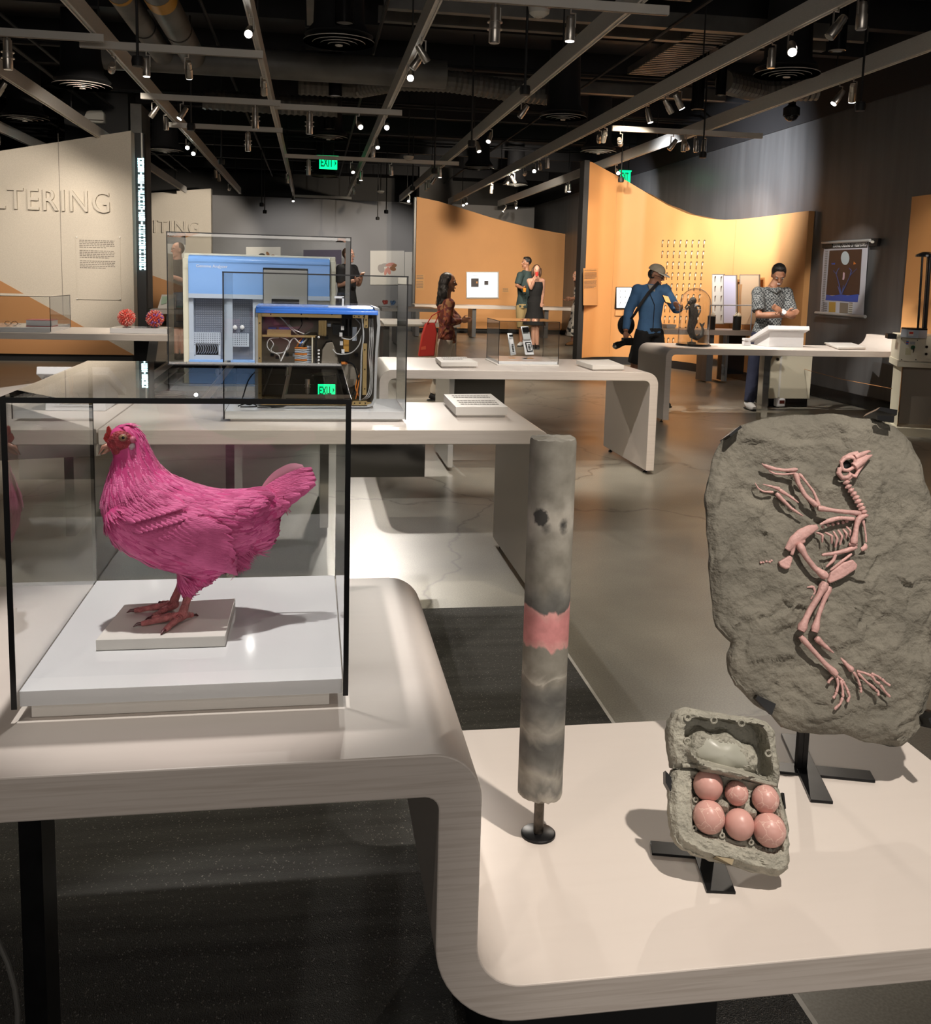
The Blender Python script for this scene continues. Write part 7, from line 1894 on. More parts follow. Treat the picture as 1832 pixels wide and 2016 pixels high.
def person(label, y0, J, F, HF, skin, top, bottom, hair, s=1.0, sleeve='long', legs='long', hands=None, female=False, shoes=None, lookdown=0.0, hairfn=None, group=None):
    F = Vector(F).normalized(); HF = Vector(HF).normalized(); U = Vector((0, 0, 1)); HR = HF.cross(U).normalized(); HU = HR.cross(HF).normalized(); R_ = F.cross(U).normalized()
    G = {k: Yp(v[0], v[1], y0) + Vector((0, v[2] if len(v) > 2 else 0, 0)) for k, v in J.items()}
    for q in ('la', 'ra'): G[q].z = .078 * s
    gx = (G['la'] + G['ra']) / 2
    t = thing('person', (gx.x, gx.y, 0), label, 'person', group)
    b = MB(); h = G['head']
    hm = Matrix((HR, HF, HU)).transposed()
    k = s
    b.ell(h + HU * .02 * k, (.074 * k, .093 * k, .100 * k), hm, 18, 14)                          # skull
    b.ell(h + HF * .025 * k - HU * .065 * k, (.055 * k, .062 * k, .055 * k), hm, 14, 10)          # jaw
    b.ell(h + HF * .075 * k - HU * .105 * k, (.024 * k, .02 * k, .016 * k), hm, 10, 8)            # chin
    b.tube([h + HF * .088 * k + HU * .018 * k, h + HF * .112 * k - HU * .028 * k, h + HF * .09 * k - HU * .034 * k], [.009 * k, .0135 * k, .011 * k], 8)   # nose
    b.ell(h + HF * .086 * k + HU * .026 * k, (.055 * k, .014 * k, .010 * k), hm, 12, 6)           # brow
    for sg in (-1, 1): b.ell(h + HR * .076 * k * sg - HU * .005 * k - HF * .008 * k, (.010 * k, .018 * k, .031 * k), hm, 8, 8)
    nk = G['neck']; b.tube([nk - U * .02, (nk + h) / 2 - HU * .03 * k, h - HU * .05 * k], [.062 * k, .052 * k, .054 * k], 12)
    ls, rs, hip = G['ls'], G['rs'], G['hip']; mid = (ls + rs) / 2; chest = mid.lerp(hip, .28); waist = mid.lerp(hip, .68)
    hw = .92 if female else 1.0; ww = .84 if female else 1.0
    T = [hip - U * .05, hip + U * .03, waist, chest, mid - U * .02, nk]
    TR = [.150, .168 if female else .160, .135 * ww, .165 * hw, .150 * hw, .07]
    def torso(mb, add, cut=6): mb.tube(T[:cut], [r * k + add for r in TR[:cut]], 18, True, 0, .66, F)
    def armt(mb, a, e, w_, add, end=1.0, r=(.056, .046, .041, .029)):
        P = [a, a.lerp(e, .5), e]; RR = [r[0] * k + add, (r[0] + r[1]) / 2 * k + add, r[1] * k + add]
        if end > .5: P += [e.lerp(w_, .4), e.lerp(w_, 1)]; RR += [r[2] * k + add, r[3] * k + add]
        else: P = [a, a.lerp(e, .4), a.lerp(e, .82)]; RR = [r[0] * k + add + .004, r[0] * k + add + .008, r[1] * k + add + .020]
        mb.tube(P, RR, 12)
    torso(b, 0)
    b.tube([ls, mid, rs], [.055 * k, .07 * k, .055 * k], 12)
    for q in ('l', 'r'):
        sh, e, w_ = G[q + 's'], G[q + 'e'], G[q + 'w']
        b.ell(sh, .058 * k, None, 10, 8); armt(b, sh, e, w_, 0)
        hd = (hands or {}).get(q); d = (w_ - e).normalized()
        hand(b, w_, d if not hd else Vector(hd[0]), F if not hd else Vector(hd[1]), k * .98, .55 if not hd else hd[2])
    lh = hip + R_ * -.085 * k; rh = hip + R_ * .085 * k
    for q, hh in (('l', lh), ('r', rh)):
        kn, an_ = G[q + 'k'], G[q + 'a']
        b.tube([hh, hh.lerp(kn, .5), kn, kn.lerp(an_, .35), an_], [.088 * k, .076 * k, .056 * k, .055 * k, .036 * k], 12)
        b.tube([an_ + U * .02 - F * .03 * k, an_ - U * .035 + F * .04 * k, an_ - U * .05 + F * .15 * k], [.036 * k, .036 * k, .026 * k], 10)
    smoothmesh(b, .0085, 3).build('body', SK[skin], t, smooth=3)
    # eyes, brows, mouth
    e_ = MB(); p_ = MB(); br = MB()
    for sg in (-1, 1):
        c = h + HF * .085 * k + HR * .031 * k * sg + HU * .006 * k
        e_.ell(c, (.013 * k, .009 * k, .007 * k), hm, 8, 6); p_.ell(c + HF * .006 * k, (.006 * k, .005 * k, .006 * k), hm, 7, 5)
        br.tube([c + HU * .018 * k - HR * .016 * k, c + HU * .024 * k + HF * .008 * k, c + HU * .018 * k + HR * .016 * k], [.003 * k, .0045 * k, .003 * k], 6)
    e_.build('eyes', M['eyewhite'], t, smooth=3); p_.build('pupils', M['blackgloss'], t); br.build('eyebrows', M['hairblack'], t)
    MB().ell(h + HF * .093 * k - HU * .068 * k, (.024 * k, .010 * k, .007 * k), hm, 10, 6).build('mouth', M['lip'], t, smooth=3)
    # clothes
    if top:
        c = MB(); torso(c, .018, 6 if not female else 5)
        if sleeve != 'none':
            c.tube([ls, mid, rs], [.065 * k, .082 * k, .065 * k], 12)
            for q in ('l', 'r'): c.ell(G[q + 's'], .080 * k, None, 12, 8)
            for q in ('l', 'r'): armt(c, G[q + 's'], G[q + 'e'], G[q + 'w'].lerp(G[q + 'e'], .08), .014, 1.0 if sleeve == 'long' else 0.3)
        if J.get('hem'): c.tube([waist, hip, G['hem']], [.15 * k, .178 * k, .182 * k], 18, True, 0, .68, F)
        smoothmesh(c, .012, 3).build('top', top, t, smooth=3)
    if bottom:
        c = MB(); c.tube([hip + U * .05, hip - U * .06], [.166 * k, .172 * k], 16, True, 0, .72, F)
        if legs == 'skirt':
            m_ = (G['lk'] + G['rk']) / 2; e2 = G.get('skirt', m_); c.tube([hip, hip.lerp(e2, .4), e2], [.172 * k, .19 * k, .17 * k if 'skirt' not in G else .27 * k], 18, True, 0, .8, F)
        else:
            for q, hh in (('l', lh), ('r', rh)):
                kn, an_ = G[q + 'k'], G[q + 'a']
                if legs == 'long': c.tube([hh, hh.lerp(kn, .5), kn, kn.lerp(an_, .5), an_ + U * .01], [.102 * k, .094 * k, .078 * k, .072 * k, .062 * k], 12)
                else: c.tube([hh, hh.lerp(kn, .5), hh.lerp(kn, 1.0)], [.104 * k, .104 * k, .098 * k], 12)
        smoothmesh(c, .012, 3).build('bottoms', bottom, t, smooth=3)
    if shoes:
        for q in ('l', 'r'):
            an_ = G[q + 'a']; c = MB(); c.tube([an_ + U * .0 - F * .045 * k, an_ - U * .03 + F * .03 * k, an_ - U * .045 + F * .12 * k, an_ - U * .05 + F * .17 * k], [.047 * k, .05 * k, .042 * k, .028 * k], 12)
            o = smoothmesh(c, .008, 2).build('shoe', shoes, t, smooth=3)
            MB().tube([an_ - U * .068 - F * .08 * k, an_ - U * .068 + F * .18 * k], [.036 * k, .034 * k], 12, True, 0, .4, U).build('sole', M['black'], o)
    c = MB()
    if hairfn: hairfn(c, h, HF, HR, HU, k, hm)
    else:
        c.ell(h + HU * .048 * k - HF * .022 * k, (.086 * k, .094 * k, .094 * k), hm, 20, 14); c.ell(h + HU * .104 * k + HF * .012 * k, (.066 * k, .062 * k, .034 * k), hm, 14, 10)
    if hair: smoothmesh(c, .009, 2).build('hair', hair, t, smooth=3)
    return t, G, (h, HF, HR, HU, hm)

def longhair(len_, wd, curly=0):
    def fn(c, h, HF, HR, HU, k, hm):
        c.ell(h + HU * .036 * k - HF * .022 * k, (.086 * k, .096 * k, .096 * k), hm, 18, 12)
        rr = random.Random(3)
        for i in range(26):
            a = PI * (.08 + .84 * i / 25); o = HR * math.cos(a) - HF * math.sin(a)
            p = h + HU * .05 * k + o * .082 * k; L_ = len_ * (.8 + .2 * rr.random()); pts = [p]
            for j in range(1, 7):
                u = j / 6; w_ = wd * u
                pts.append(p + o * (w_ * .6 + curly * .012 * math.sin(j * 2.2 + i)) + HR * curly * .014 * math.cos(j * 1.9 + i * 2) - Vector((0, 0, L_ * u)))
            c.tube(pts, [.03 * k, .034 * k, .036 * k, .036 * k, .034 * k, .028 * k, .014 * k], 7)
    return fn
# woman with the red bag
WY = 11.79
t, G, _ = person('woman with long black curly hair and patterned rust shirt, arms crossed, red bag hanging', WY,
    {'head': (882, 556), 'neck': (878, 584), 'ls': (872, 597, .16), 'rs': (880, 598, -.17), 'le': (904, 630, .14), 'lw': (884, 624, -.12), 're': (874, 634, -.24), 'rw': (904, 630, -.14), 'hip': (879, 668), 'hem': (879, 676),
     'lk': (888, 727, .1), 'la': (893, 782, .12), 'rk': (868, 727, -.08), 'ra': (851, 781, -.08)}, (1, -.25, 0), (.95, -.22, -.02), 'brown',
    pattern('rust_patterned_fabric', [(.16, .035, .02), (.26, .07, .03), (.10, .022, .02), (.30, .14, .06), (.14, .03, .03)], 26), cloth('cream_trousers', (.50, .44, .37)), M['hairblack'], .95, hands={'l': ((-.6, -.6, .1), (0, -1, 0), .3), 'r': ((.9, .2, .1), (-.3, -1, 0), .4)}, female=True, shoes=M['black'], hairfn=longhair(.40, .06, 1))
bg = thing('shoulder_bag', (Yp(842, 700, WY - .3).x, WY - .3, Yp(842, 702, WY - .3).z), 'red cloth bag hanging from the arm of the woman in the rust shirt', 'bag')
P = [Yp(x, y, WY - .36) for x, y in ((838, 637), (856, 636), (860, 655), (855, 701), (824, 702), (831, 660))]
MB().extr(P, (0, .12, 0)).build('bag_body', M['red'], bg, bevel=.012)
for d in (-.36, -.25): MB().tube([Yp(840, 638, WY + d), Yp(850, 622, WY + d), Yp(866, 612, WY + d + .02), Yp(862, 622, WY + d), Yp(856, 637, WY + d)], .006, 6).build('strap', M['red'], bg)
MB().extr([Yp(x, y, WY - .362) for x, y in ((829, 683), (838, 681), (838, 688), (828, 689))], (0, .003, 0)).build('printed_mark', mat('orange_red_print', (.75, .12, .06), .5), bg)
# man in the dark green T-shirt with a drink
t, G, _ = person('man in dark green T-shirt and khaki shorts in profile, holding a drink', 21.5,
    {'head': (1036, 518), 'neck': (1037, 533), 'ls': (1046, 541, .1), 'rs': (1022, 542, -.1), 'le': (1047, 566, .1), 'lw': (1045, 588, 0), 're': (1016, 563, -.12), 'rw': (1022, 567, -.36), 'hip': (1031, 602),
     'lk': (1038, 645), 'la': (1038, 680), 'rk': (1025, 645, -.05), 'ra': (1024, 680, -.05), 'hem': (1031, 607)}, (-.5, -.85, 0), (-.97, -.15, 0), 'brown', cloth('dark_green_jersey', (.025, .045, .045)), cloth('khaki_cotton', (.30, .22, .10)), M['hairblack'], 1.05, 'short', 'short', shoes=M['white'], hands={'r': ((.1, -1, .1), (-.3, .3, .6), .6)})
p = G['rw'] + Vector((.02, -.10, .0)); dk = thing('drink_cup', p - Vector((0, 0, .08)), 'clear cup of amber drink held by the man in the dark green T-shirt', 'cup')
MB().lathe([(.032, 0), (.042, .09), (.0, .09)], p - Vector((0, 0, .08)), 14).build('drink', mat('amber_drink', (.65, .25, .04), .2), dk); MB().lathe([(.033, -.002), (.044, .13), (.041, .13), (.031, .001)], p - Vector((0, 0, .08)), 14).build('clear_cup', M['glass'], dk)
# woman in black
t, G, _ = person('woman in black halter top and black skirt raising a red cup to her mouth', 20.7,
    {'head': (1056, 532), 'neck': (1056, 545), 'ls': (1068, 553), 'rs': (1041, 553), 'le': (1069, 578, .05), 'lw': (1064, 596, -.1), 're': (1043, 567, -.12), 'rw': (1048, 549, -.20), 'hip': (1053, 598), 'lk': (1056, 650), 'la': (1057, 688), 'rk': (1050, 650), 'ra': (1049, 687), 'skirt': (1051, 640)},
    (-.12, -1, 0), (-.1, -1, -.05), 'fair', cloth('black_knit', (.008, .008, .009)), cloth('black_skirt', (.008, .008, .009)), M['hairbrown'], .97, 'none', 'skirt', female=True, hands={'r': ((.25, -.35, .9), (.4, .8, .1), .6)}, shoes=M['black'],
    hairfn=longhair(.22, .02, 0))
p = G['rw'] + Vector((.03, -.06, .10)); dk = thing('drink_cup', p - Vector((0, 0, .04)), 'small red cup at the mouth of the woman in black', 'cup'); MB().lathe([(.028, 0), (.036, .09), (.033, .09), (.026, .003)], p - Vector((0, 0, .04)), 14).build('cup_body', M['red'], dk)
# woman in the flowered dress
t, G, _ = person('woman in a white and black flowered long dress half hidden by the wall end', 22.0,
    {'head': (1135, 543), 'neck': (1138, 556), 'ls': (1142, 564, .12), 'rs': (1140, 564, -.14), 'le': (1133, 588, .1), 'lw': (1118, 590, .05), 're': (1136, 588, -.15), 'rw': (1118, 587, -.2), 'hip': (1137, 604), 'lk': (1132, 645, .05), 'la': (1131, 676, .05), 'rk': (1128, 646, -.05), 'ra': (1125, 676, -.05), 'skirt': (1131, 662)},
    (-1, -.3, 0), (-1, -.35, 0), 'tan', pattern('flowered_cotton', [(.55, .50, .44), (.03, .03, .03), (.55, .50, .44), (.05, .05, .05), (.60, .56, .50)], 17), pattern('flowered_cotton_skirt', [(.55, .50, .44), (.03, .03, .03), (.55, .50, .44), (.05, .05, .05), (.60, .56, .50)], 13), M['hairbrown'], 1.0, 'none', 'skirt', female=True, shoes=M['brown'], hairfn=longhair(.34, .03, .4))
# man in black behind the analyser
t, G, _ = person('man in black T-shirt with cropped hair gesturing, seen past the analyser case', 17.0,
    {'head': (685, 502), 'neck': (684, 520), 'ls': (696, 530, .1), 'rs': (670, 530, -.1), 'le': (706, 560, .0), 'lw': (710, 544, -.2), 're': (668, 562, -.1), 'rw': (696, 552, -.3), 'hip': (682, 592), 'hem': (682, 596), 'lk': (688, 650), 'la': (688, 698), 'rk': (676, 650), 'ra': (676, 698)},
    (.35, -.9, 0), (.85, -.5, 0), 'fair', cloth('black_jersey', (.014, .014, .015)), cloth('black_shorts', (.010, .010, .011)), M['hairbrown'], 1.08, 'short', 'short', shoes=M['black'],
    hairfn=lambda c, h, HF, HR, HU, k, hm: c.ell(h + HU * .028 * k - HF * .018 * k, (.077 * k, .088 * k, .094 * k), hm, 16, 12))
# man in the cap
CYM = 11.3
t, G, (h, HF, HR, HU, hm) = person('man in blue jacket, tan cap and glasses looking at his phone', CYM,
    {'head': (1291, 541), 'neck': (1282, 561), 'ls': (1306, 572, -.04), 'rs': (1255, 572, .0), 'le': (1327, 609, -.08), 'lw': (1314, 605, -.33), 're': (1240, 612, .05), 'rw': (1230, 652, -.02), 'hip': (1278, 652), 'hem': (1278, 656), 'lk': (1296, 715), 'la': (1299, 766), 'rk': (1250, 716, -.0), 'ra': (1242, 766, .0)},
    (.4, -.92, 0), (.72, -.62, -.32), 'brown', cloth('blue_nylon_jacket', (.06, .15, .30), var=.15, vs=7, bs=9), cloth('black_cargo_shorts', (.010, .010, .011)), M['hairblack'], 1.03, 'long', 'short', shoes=M['black'],
    hands={'l': ((-.5, -.7, .35), (.2, -.1, 1), .5), 'r': ((.05, -.2, -1), (.3, -.9, -.2), .7)},
    hairfn=lambda c, h, HF, HR, HU, k, hm: c.ell(h + HU * .0 * k - HF * .022 * k, (.080 * k, .080 * k, .075 * k), hm, 16, 12))
c = MB(); 
for j in range(8):
    a = PI / 2 * j / 7
    for i in range(24): b_ = 2 * PI * i / 24; c.v.append(h + HU * (.045 + .088 * math.sin(a)) + (HR * math.cos(b_) * .093 + HF * math.sin(b_) * .108) * math.cos(a * .96) - HF * .008)
for j in range(7):
    for i in range(24): c.f.append((j * 24 + i, j * 24 + (i + 1) % 24, (j + 1) * 24 + (i + 1) % 24, (j + 1) * 24 + i)); c.m.append(0)
cap = c.build('cap', cloth('tan_cap_cotton', (.36, .32, .25)), t, smooth=3)
br = []
for i in range(13):
    a = PI * i / 12; br.append(h + HU * (.040 - .018 * math.sin(a)) + HR * .088 * math.cos(a) + HF * (.05 + .125 * math.sin(a)))
MB().extr(br, HU * .008).build('peak', cloth('pale_cap_peak', (.52, .49, .43)), cap)
for sg in (-1, 1): MB().tube([h + HF * .10 + HR * sg * .031 + HU * .004 + HR * .025 * math.cos(q) + HU * .02 * math.sin(q) for q in [2 * PI * i / 14 for i in range(15)]], .0028, 6).build('glasses_rim', M['blackgloss'], t); MB().tube([h + HF * .10 + HR * sg * .057, h + HR * sg * .083 - HF * .01], .0025, 6).build('glasses_arm', M['blackgloss'], t)
MB().ell(h + HF * .085 - HU * .10, (.034, .022, .022), hm).build('goatee', M['hairblack'], t)
MB().extr([Yp(x, y, CYM - .135) for x, y in ((1275, 560), (1288, 561), (1289, 572), (1284, 588), (1279, 572))], (0, .02, 0)).build('grey_undershirt', cloth('grey_shirt', (.34, .32, .28)), t)
MB().tube([Yp(1279, 578, CYM - .158), Yp(1288, 600, CYM - .162), Yp(1285, 650, CYM - .150)], .004, 6).build('zip', M['black'], t)
sb = thing('sling_bag', (Yp(1230, 650, CYM + .1).x, CYM + .1, 1.0), 'black sling bag on a diagonal strap worn by the man in the cap', 'bag')
MB().ell(Yp(1232, 640, CYM + .14), (.11, .07, .13), None, 16, 10).build('bag_body', M['black'], sb, smooth=3)
MB().tube([Yp(1296, 556, CYM - .05), Yp(1290, 562, CYM - .15), Yp(1275, 578, CYM - .19), Yp(1260, 600, CYM - .20), Yp(1248, 620, CYM - .13), Yp(1238, 632, CYM + .06)], .022, 8, True, 0, .3, (0, 1, 0)).build('strap', M['black'], sb)
q = Yp(1312, 590, CYM - .44); pf = thing('phone', q, 'dark phone with an orange screen held by the man in the cap', 'phone')
R_ = Matrix.Rotation(-.95, 3, 'X') @ Matrix.Rotation(.2, 3, 'Z'); MB().box(q, (.08, .012, .15), R_).build('body', M['blackgloss'], pf, bevel=.004); MB().box(q + R_ @ Vector((.0, -.0065, .0)), (.07, .002, .13), R_).build('screen', mat('orange_phone_screen', (.5, .25, .1), .2, emit=(1, .45, .15), es=.6), pf)
q = G['rw'] + Vector((-.02, -.06, -.13)); cmr = thing('camera', q - Vector((0, 0, .06)), 'black camera with a long lens hanging from the hand of the man in the cap', 'camera')
MB().box(q + Vector((.03, 0, .01)), (.14, .07, .09)).build('body', M['blackmetal'], cmr, bevel=.01); d = Vector((-.9, -.25, -.3)).normalized()
MB().tube([q + d * .02, q + d * .09, q + d * .091, q + d * .15], [.036, .036, .042, .042], 18).build('lens', M['blackgloss'], cmr); MB().ell(q + d * .148, (.034, .034, .034), None, 12, 8).build('front_glass', M['chrome'], cmr)
MB().cyl(G['lw'] - Vector((-.03, 0, .0)), G['lw'] - Vector((-.05, 0, .004)), .042, n=14).build('wristwatch', M['black'], t)
# man in the checked shirt
GYM = 11.06
t, G, (h, HF, HR, HU, hm) = person('smiling man in dark checked short-sleeved shirt and navy trousers with arms crossed', GYM,
    {'head': (1532, 542), 'neck': (1520, 565), 'ls': (1549, 578, .02), 'rs': (1492, 577, .0), 'le': (1549, 622, -.12), 'lw': (1512, 612, -.33), 're': (1484, 620, -.12), 'rw': (1524, 618, -.30), 'hip': (1509, 656), 'hem': (1505, 664), 'lk': (1500, 733, .12), 'la': (1491, 799, .22), 'rk': (1483, 730), 'ra': (1472, 801, -.02)},
    (-.05, -1, 0), (-.25, -.82, -.48), 'brown', check_mat('dark_check_shirt'), cloth('navy_cotton', (.018, .022, .05)), M['hairblack'], 1.03, 'short', 'long', shoes=M['white'],
    hands={'l': ((-.9, -.1, .5), (0, -1, 0), .2), 'r': ((.9, -.1, .3), (0, -1, 0), .4)})
w_ = G['lw']; MB().tube([w_ + Vector((.018, .0, -.03)), w_ + Vector((.012, -.04, 0)), w_ + Vector((.018, 0, .03))], .014, 8).build('watch_strap', M['silver'], t); MB().cyl(w_ + Vector((.012, -.042, 0)), w_ + Vector((.010, -.056, 0)), .026, n=18).build('watch_dial', M['white'], t)
MB().ell(h + HF * .098 - HU * .066, (.022, .007, .006), hm, 8, 6).build('teeth', M['white'], t)
MB().tube([G['neck'] + Vector((-.085, .0, -.015)), G['neck'] + Vector((-.06, -.075, -.03)), G['neck'] + Vector((.0, -.11, -.06)), G['neck'] + Vector((.06, -.075, -.03)), G['neck'] + Vector((.085, .0, -.015))], .018, 8).build('collar', check_mat('dark_check_collar'), t)

# ------------------------------------------------------------------ track rails
RX = [-4.78, -3.35, -1.905, -0.507, 0.92, 2.38, 3.81, 5.24]
ordr = ['first', 'second', 'third', 'fourth', 'fifth', 'sixth', 'seventh', 'eighth']
def rail_mb(a, b_, w_, h, z):
    return MB().bx((a[0] - w_ / 2 if a[0] == b_[0] else a[0], a[1] if a[0] == b_[0] else a[1] - w_ / 2, z), (b_[0] + w_ / 2 if a[0] == b_[0] else b_[0], b_[1] if a[0] == b_[0] else b_[1] + w_ / 2, z + h))
for i, x in enumerate(RX):
    y0, y1 = -1.0, [27, 27, 26.6, 26.6, 26.6, 27, 27.5, 27.5][i]
    t = thing('track_rail', (x, 12, RZ), 'long aluminium track rail running away under the ceiling, %s from the left' % ordr[i], 'ceiling rail')
    rail_mb((x, y0), (x, y1), .052, .150, RZ + .012).build('beam', M['alu'], t)
    for dx in (-.020, .020): MB().bx((x + dx - .007, y0, RZ), (x + dx + .007, y1, RZ + .012)).build('track_lip', M['alulight'], t)
    for y in (4.2, 9.4, 14.6, 19.8, 25): MB().cyl((x, y, RZ + .16), (x, y, CZ), .008, n=6).build('hanger_rod', M['black'], t)
CRS = {}
def cross(key, px0, py0, px1, py1, label):
    y = Zp((px0 + px1) / 2, (py0 + py1) / 2, RZ - .03).y; x0, x1 = Yp(px0, py0, y).x, Yp(px1, py1, y).x
    t = thing('cross_rail', ((x0 + x1) / 2, y, RZ - .07), label, 'ceiling rail')
    MB().bx((x0, y - .02, RZ - .066), (x1, y + .02, RZ - .001)).build('beam', M['alulight'], t); MB().bx((x0 + .01, y - .012, RZ - .070), (x1 - .01, y + .012, RZ - .066)).build('track_slot', M['taupe'], t)
    CRS[key] = y
cross('1a', -60, 55, 205, 78, 'short cross rail at the top left edge over the grey partition'); cross('1b', 157, 88, 518, 104, 'cross rail joining the third and fourth long rails, nearest one')
cross('2a', 277, 186, 552, 205, 'cross rail above the black column, left half'); cross('2b', 540, 207, 791, 223, 'cross rail between the fourth and fifth long rails')
cross('2c', 330, 243, 556, 258, 'cross rail behind the nearest ones, left of the exit sign'); cross('3', 560, 306, 903, 322, 'cross rail just above the exit sign'); cross('4', 577, 386, 692, 389, 'farthest cross rail before the far grey wall')
cross('0', 700, -14, 1316, 10, 'cross rail at the top edge above the core'); cross('r', 1205, 252, 1500, 267, 'cross rail ending before the charcoal wall on the right')
# ------------------------------------------------------------------ spotlight heads
def head(px, py, rail, aim, st, big=1.0, lamp=None, n=[0]):
    z = RZ - .13 if isinstance(rail, int) else RZ - .20
    P = Zp(px, py, z); top = RZ if isinstance(rail, int) else RZ - .07
    if isinstance(rail, int): P.x = RX[rail]
    else: P.y = CRS[rail]
    D = Vector({'c': (.1, -.8, -1), 'n': (0, 0, -1), 'a': (0, .7, -1), 'l': (-.7, .05, -1), 'r': (.7, .1, -1), 'C': (-.05, -1, -.55), 'k': (.25, -.35, -1)}[aim]).normalized()
    if lamp: D = (Vector(lamp[0]) - P).normalized()
    n[0] += 1
    w1 = {'b': 'brightly lit', 'l': 'lit', 'o': 'unlit', 'p': 'unlit long'}[st]
    on = ('the %s long rail' % ordr[rail]) if isinstance(rail, int) else {'1a': 'the short top left cross rail', '1b': 'the cross rail over third long rail', '2a': 'the cross rail above the black column', '2b': 'the cross rail over fifth long rail', '2c': 'the cross rail left of the exit sign', '3': 'the cross rail above the exit sign', '0': 'the topmost cross rail', 'r': 'the cross rail by the charcoal wall'}[rail]
    HEADS.append((rail, P, w1, on))
    t = thing('track_spotlight', (P.x, P.y, top), '', 'spotlight', 'silver spotlights on the ceiling rails'); HEADS[-1] = HEADS[-1] + (t,)
    side = Vector((.032 if px % 2 else -.032, 0, 0)) * big
    L_, r_ = (.16 * big, .035 * big) if st != 'p' else (.26, .042)
    a = P - D * L_ * .45; b_ = P + D * L_ * .55
    MB().tube([a, a + D * .02, a + D * .021, P, P + D * .001, b_ - D * .004, b_], [r_ * .72, r_ * .78, r_ * .86, r_ * .86, r_, r_, r_ * .95], 14).build('lamp_body', M['nickel'], t)
    MB().tube([(P.x, P.y, top), (P.x, P.y, top - .03), Vector((P.x, P.y, top - .03)) + side * 1.0, P + side], .0075 * big, 6).build('arm', M['nickel'], t)
    if st == 'p':
        for q in (0, .05): MB().cyl(P + D * (q - .004), P + D * (q + .004), r_ * 1.35, n=14).build('fin', M['nickel'], t)
    lm = {'b': M['lens'], 'l': M['lensdim'], 'o': M['lensoff'], 'p': M['lensoff']}[st]
    MB().tube([b_ + D * .0005, b_ + D * .004], [r_ * .86, r_ * .86], 14).build('lens', lm, t)
    if lamp: spot(b_ + D * .02, lamp[0], lamp[1], lamp[2], .5, lamp[3] if len(lamp) > 3 else (1, .88, .74), .03)
HEADS = []
W3 = (1, .93, .84)
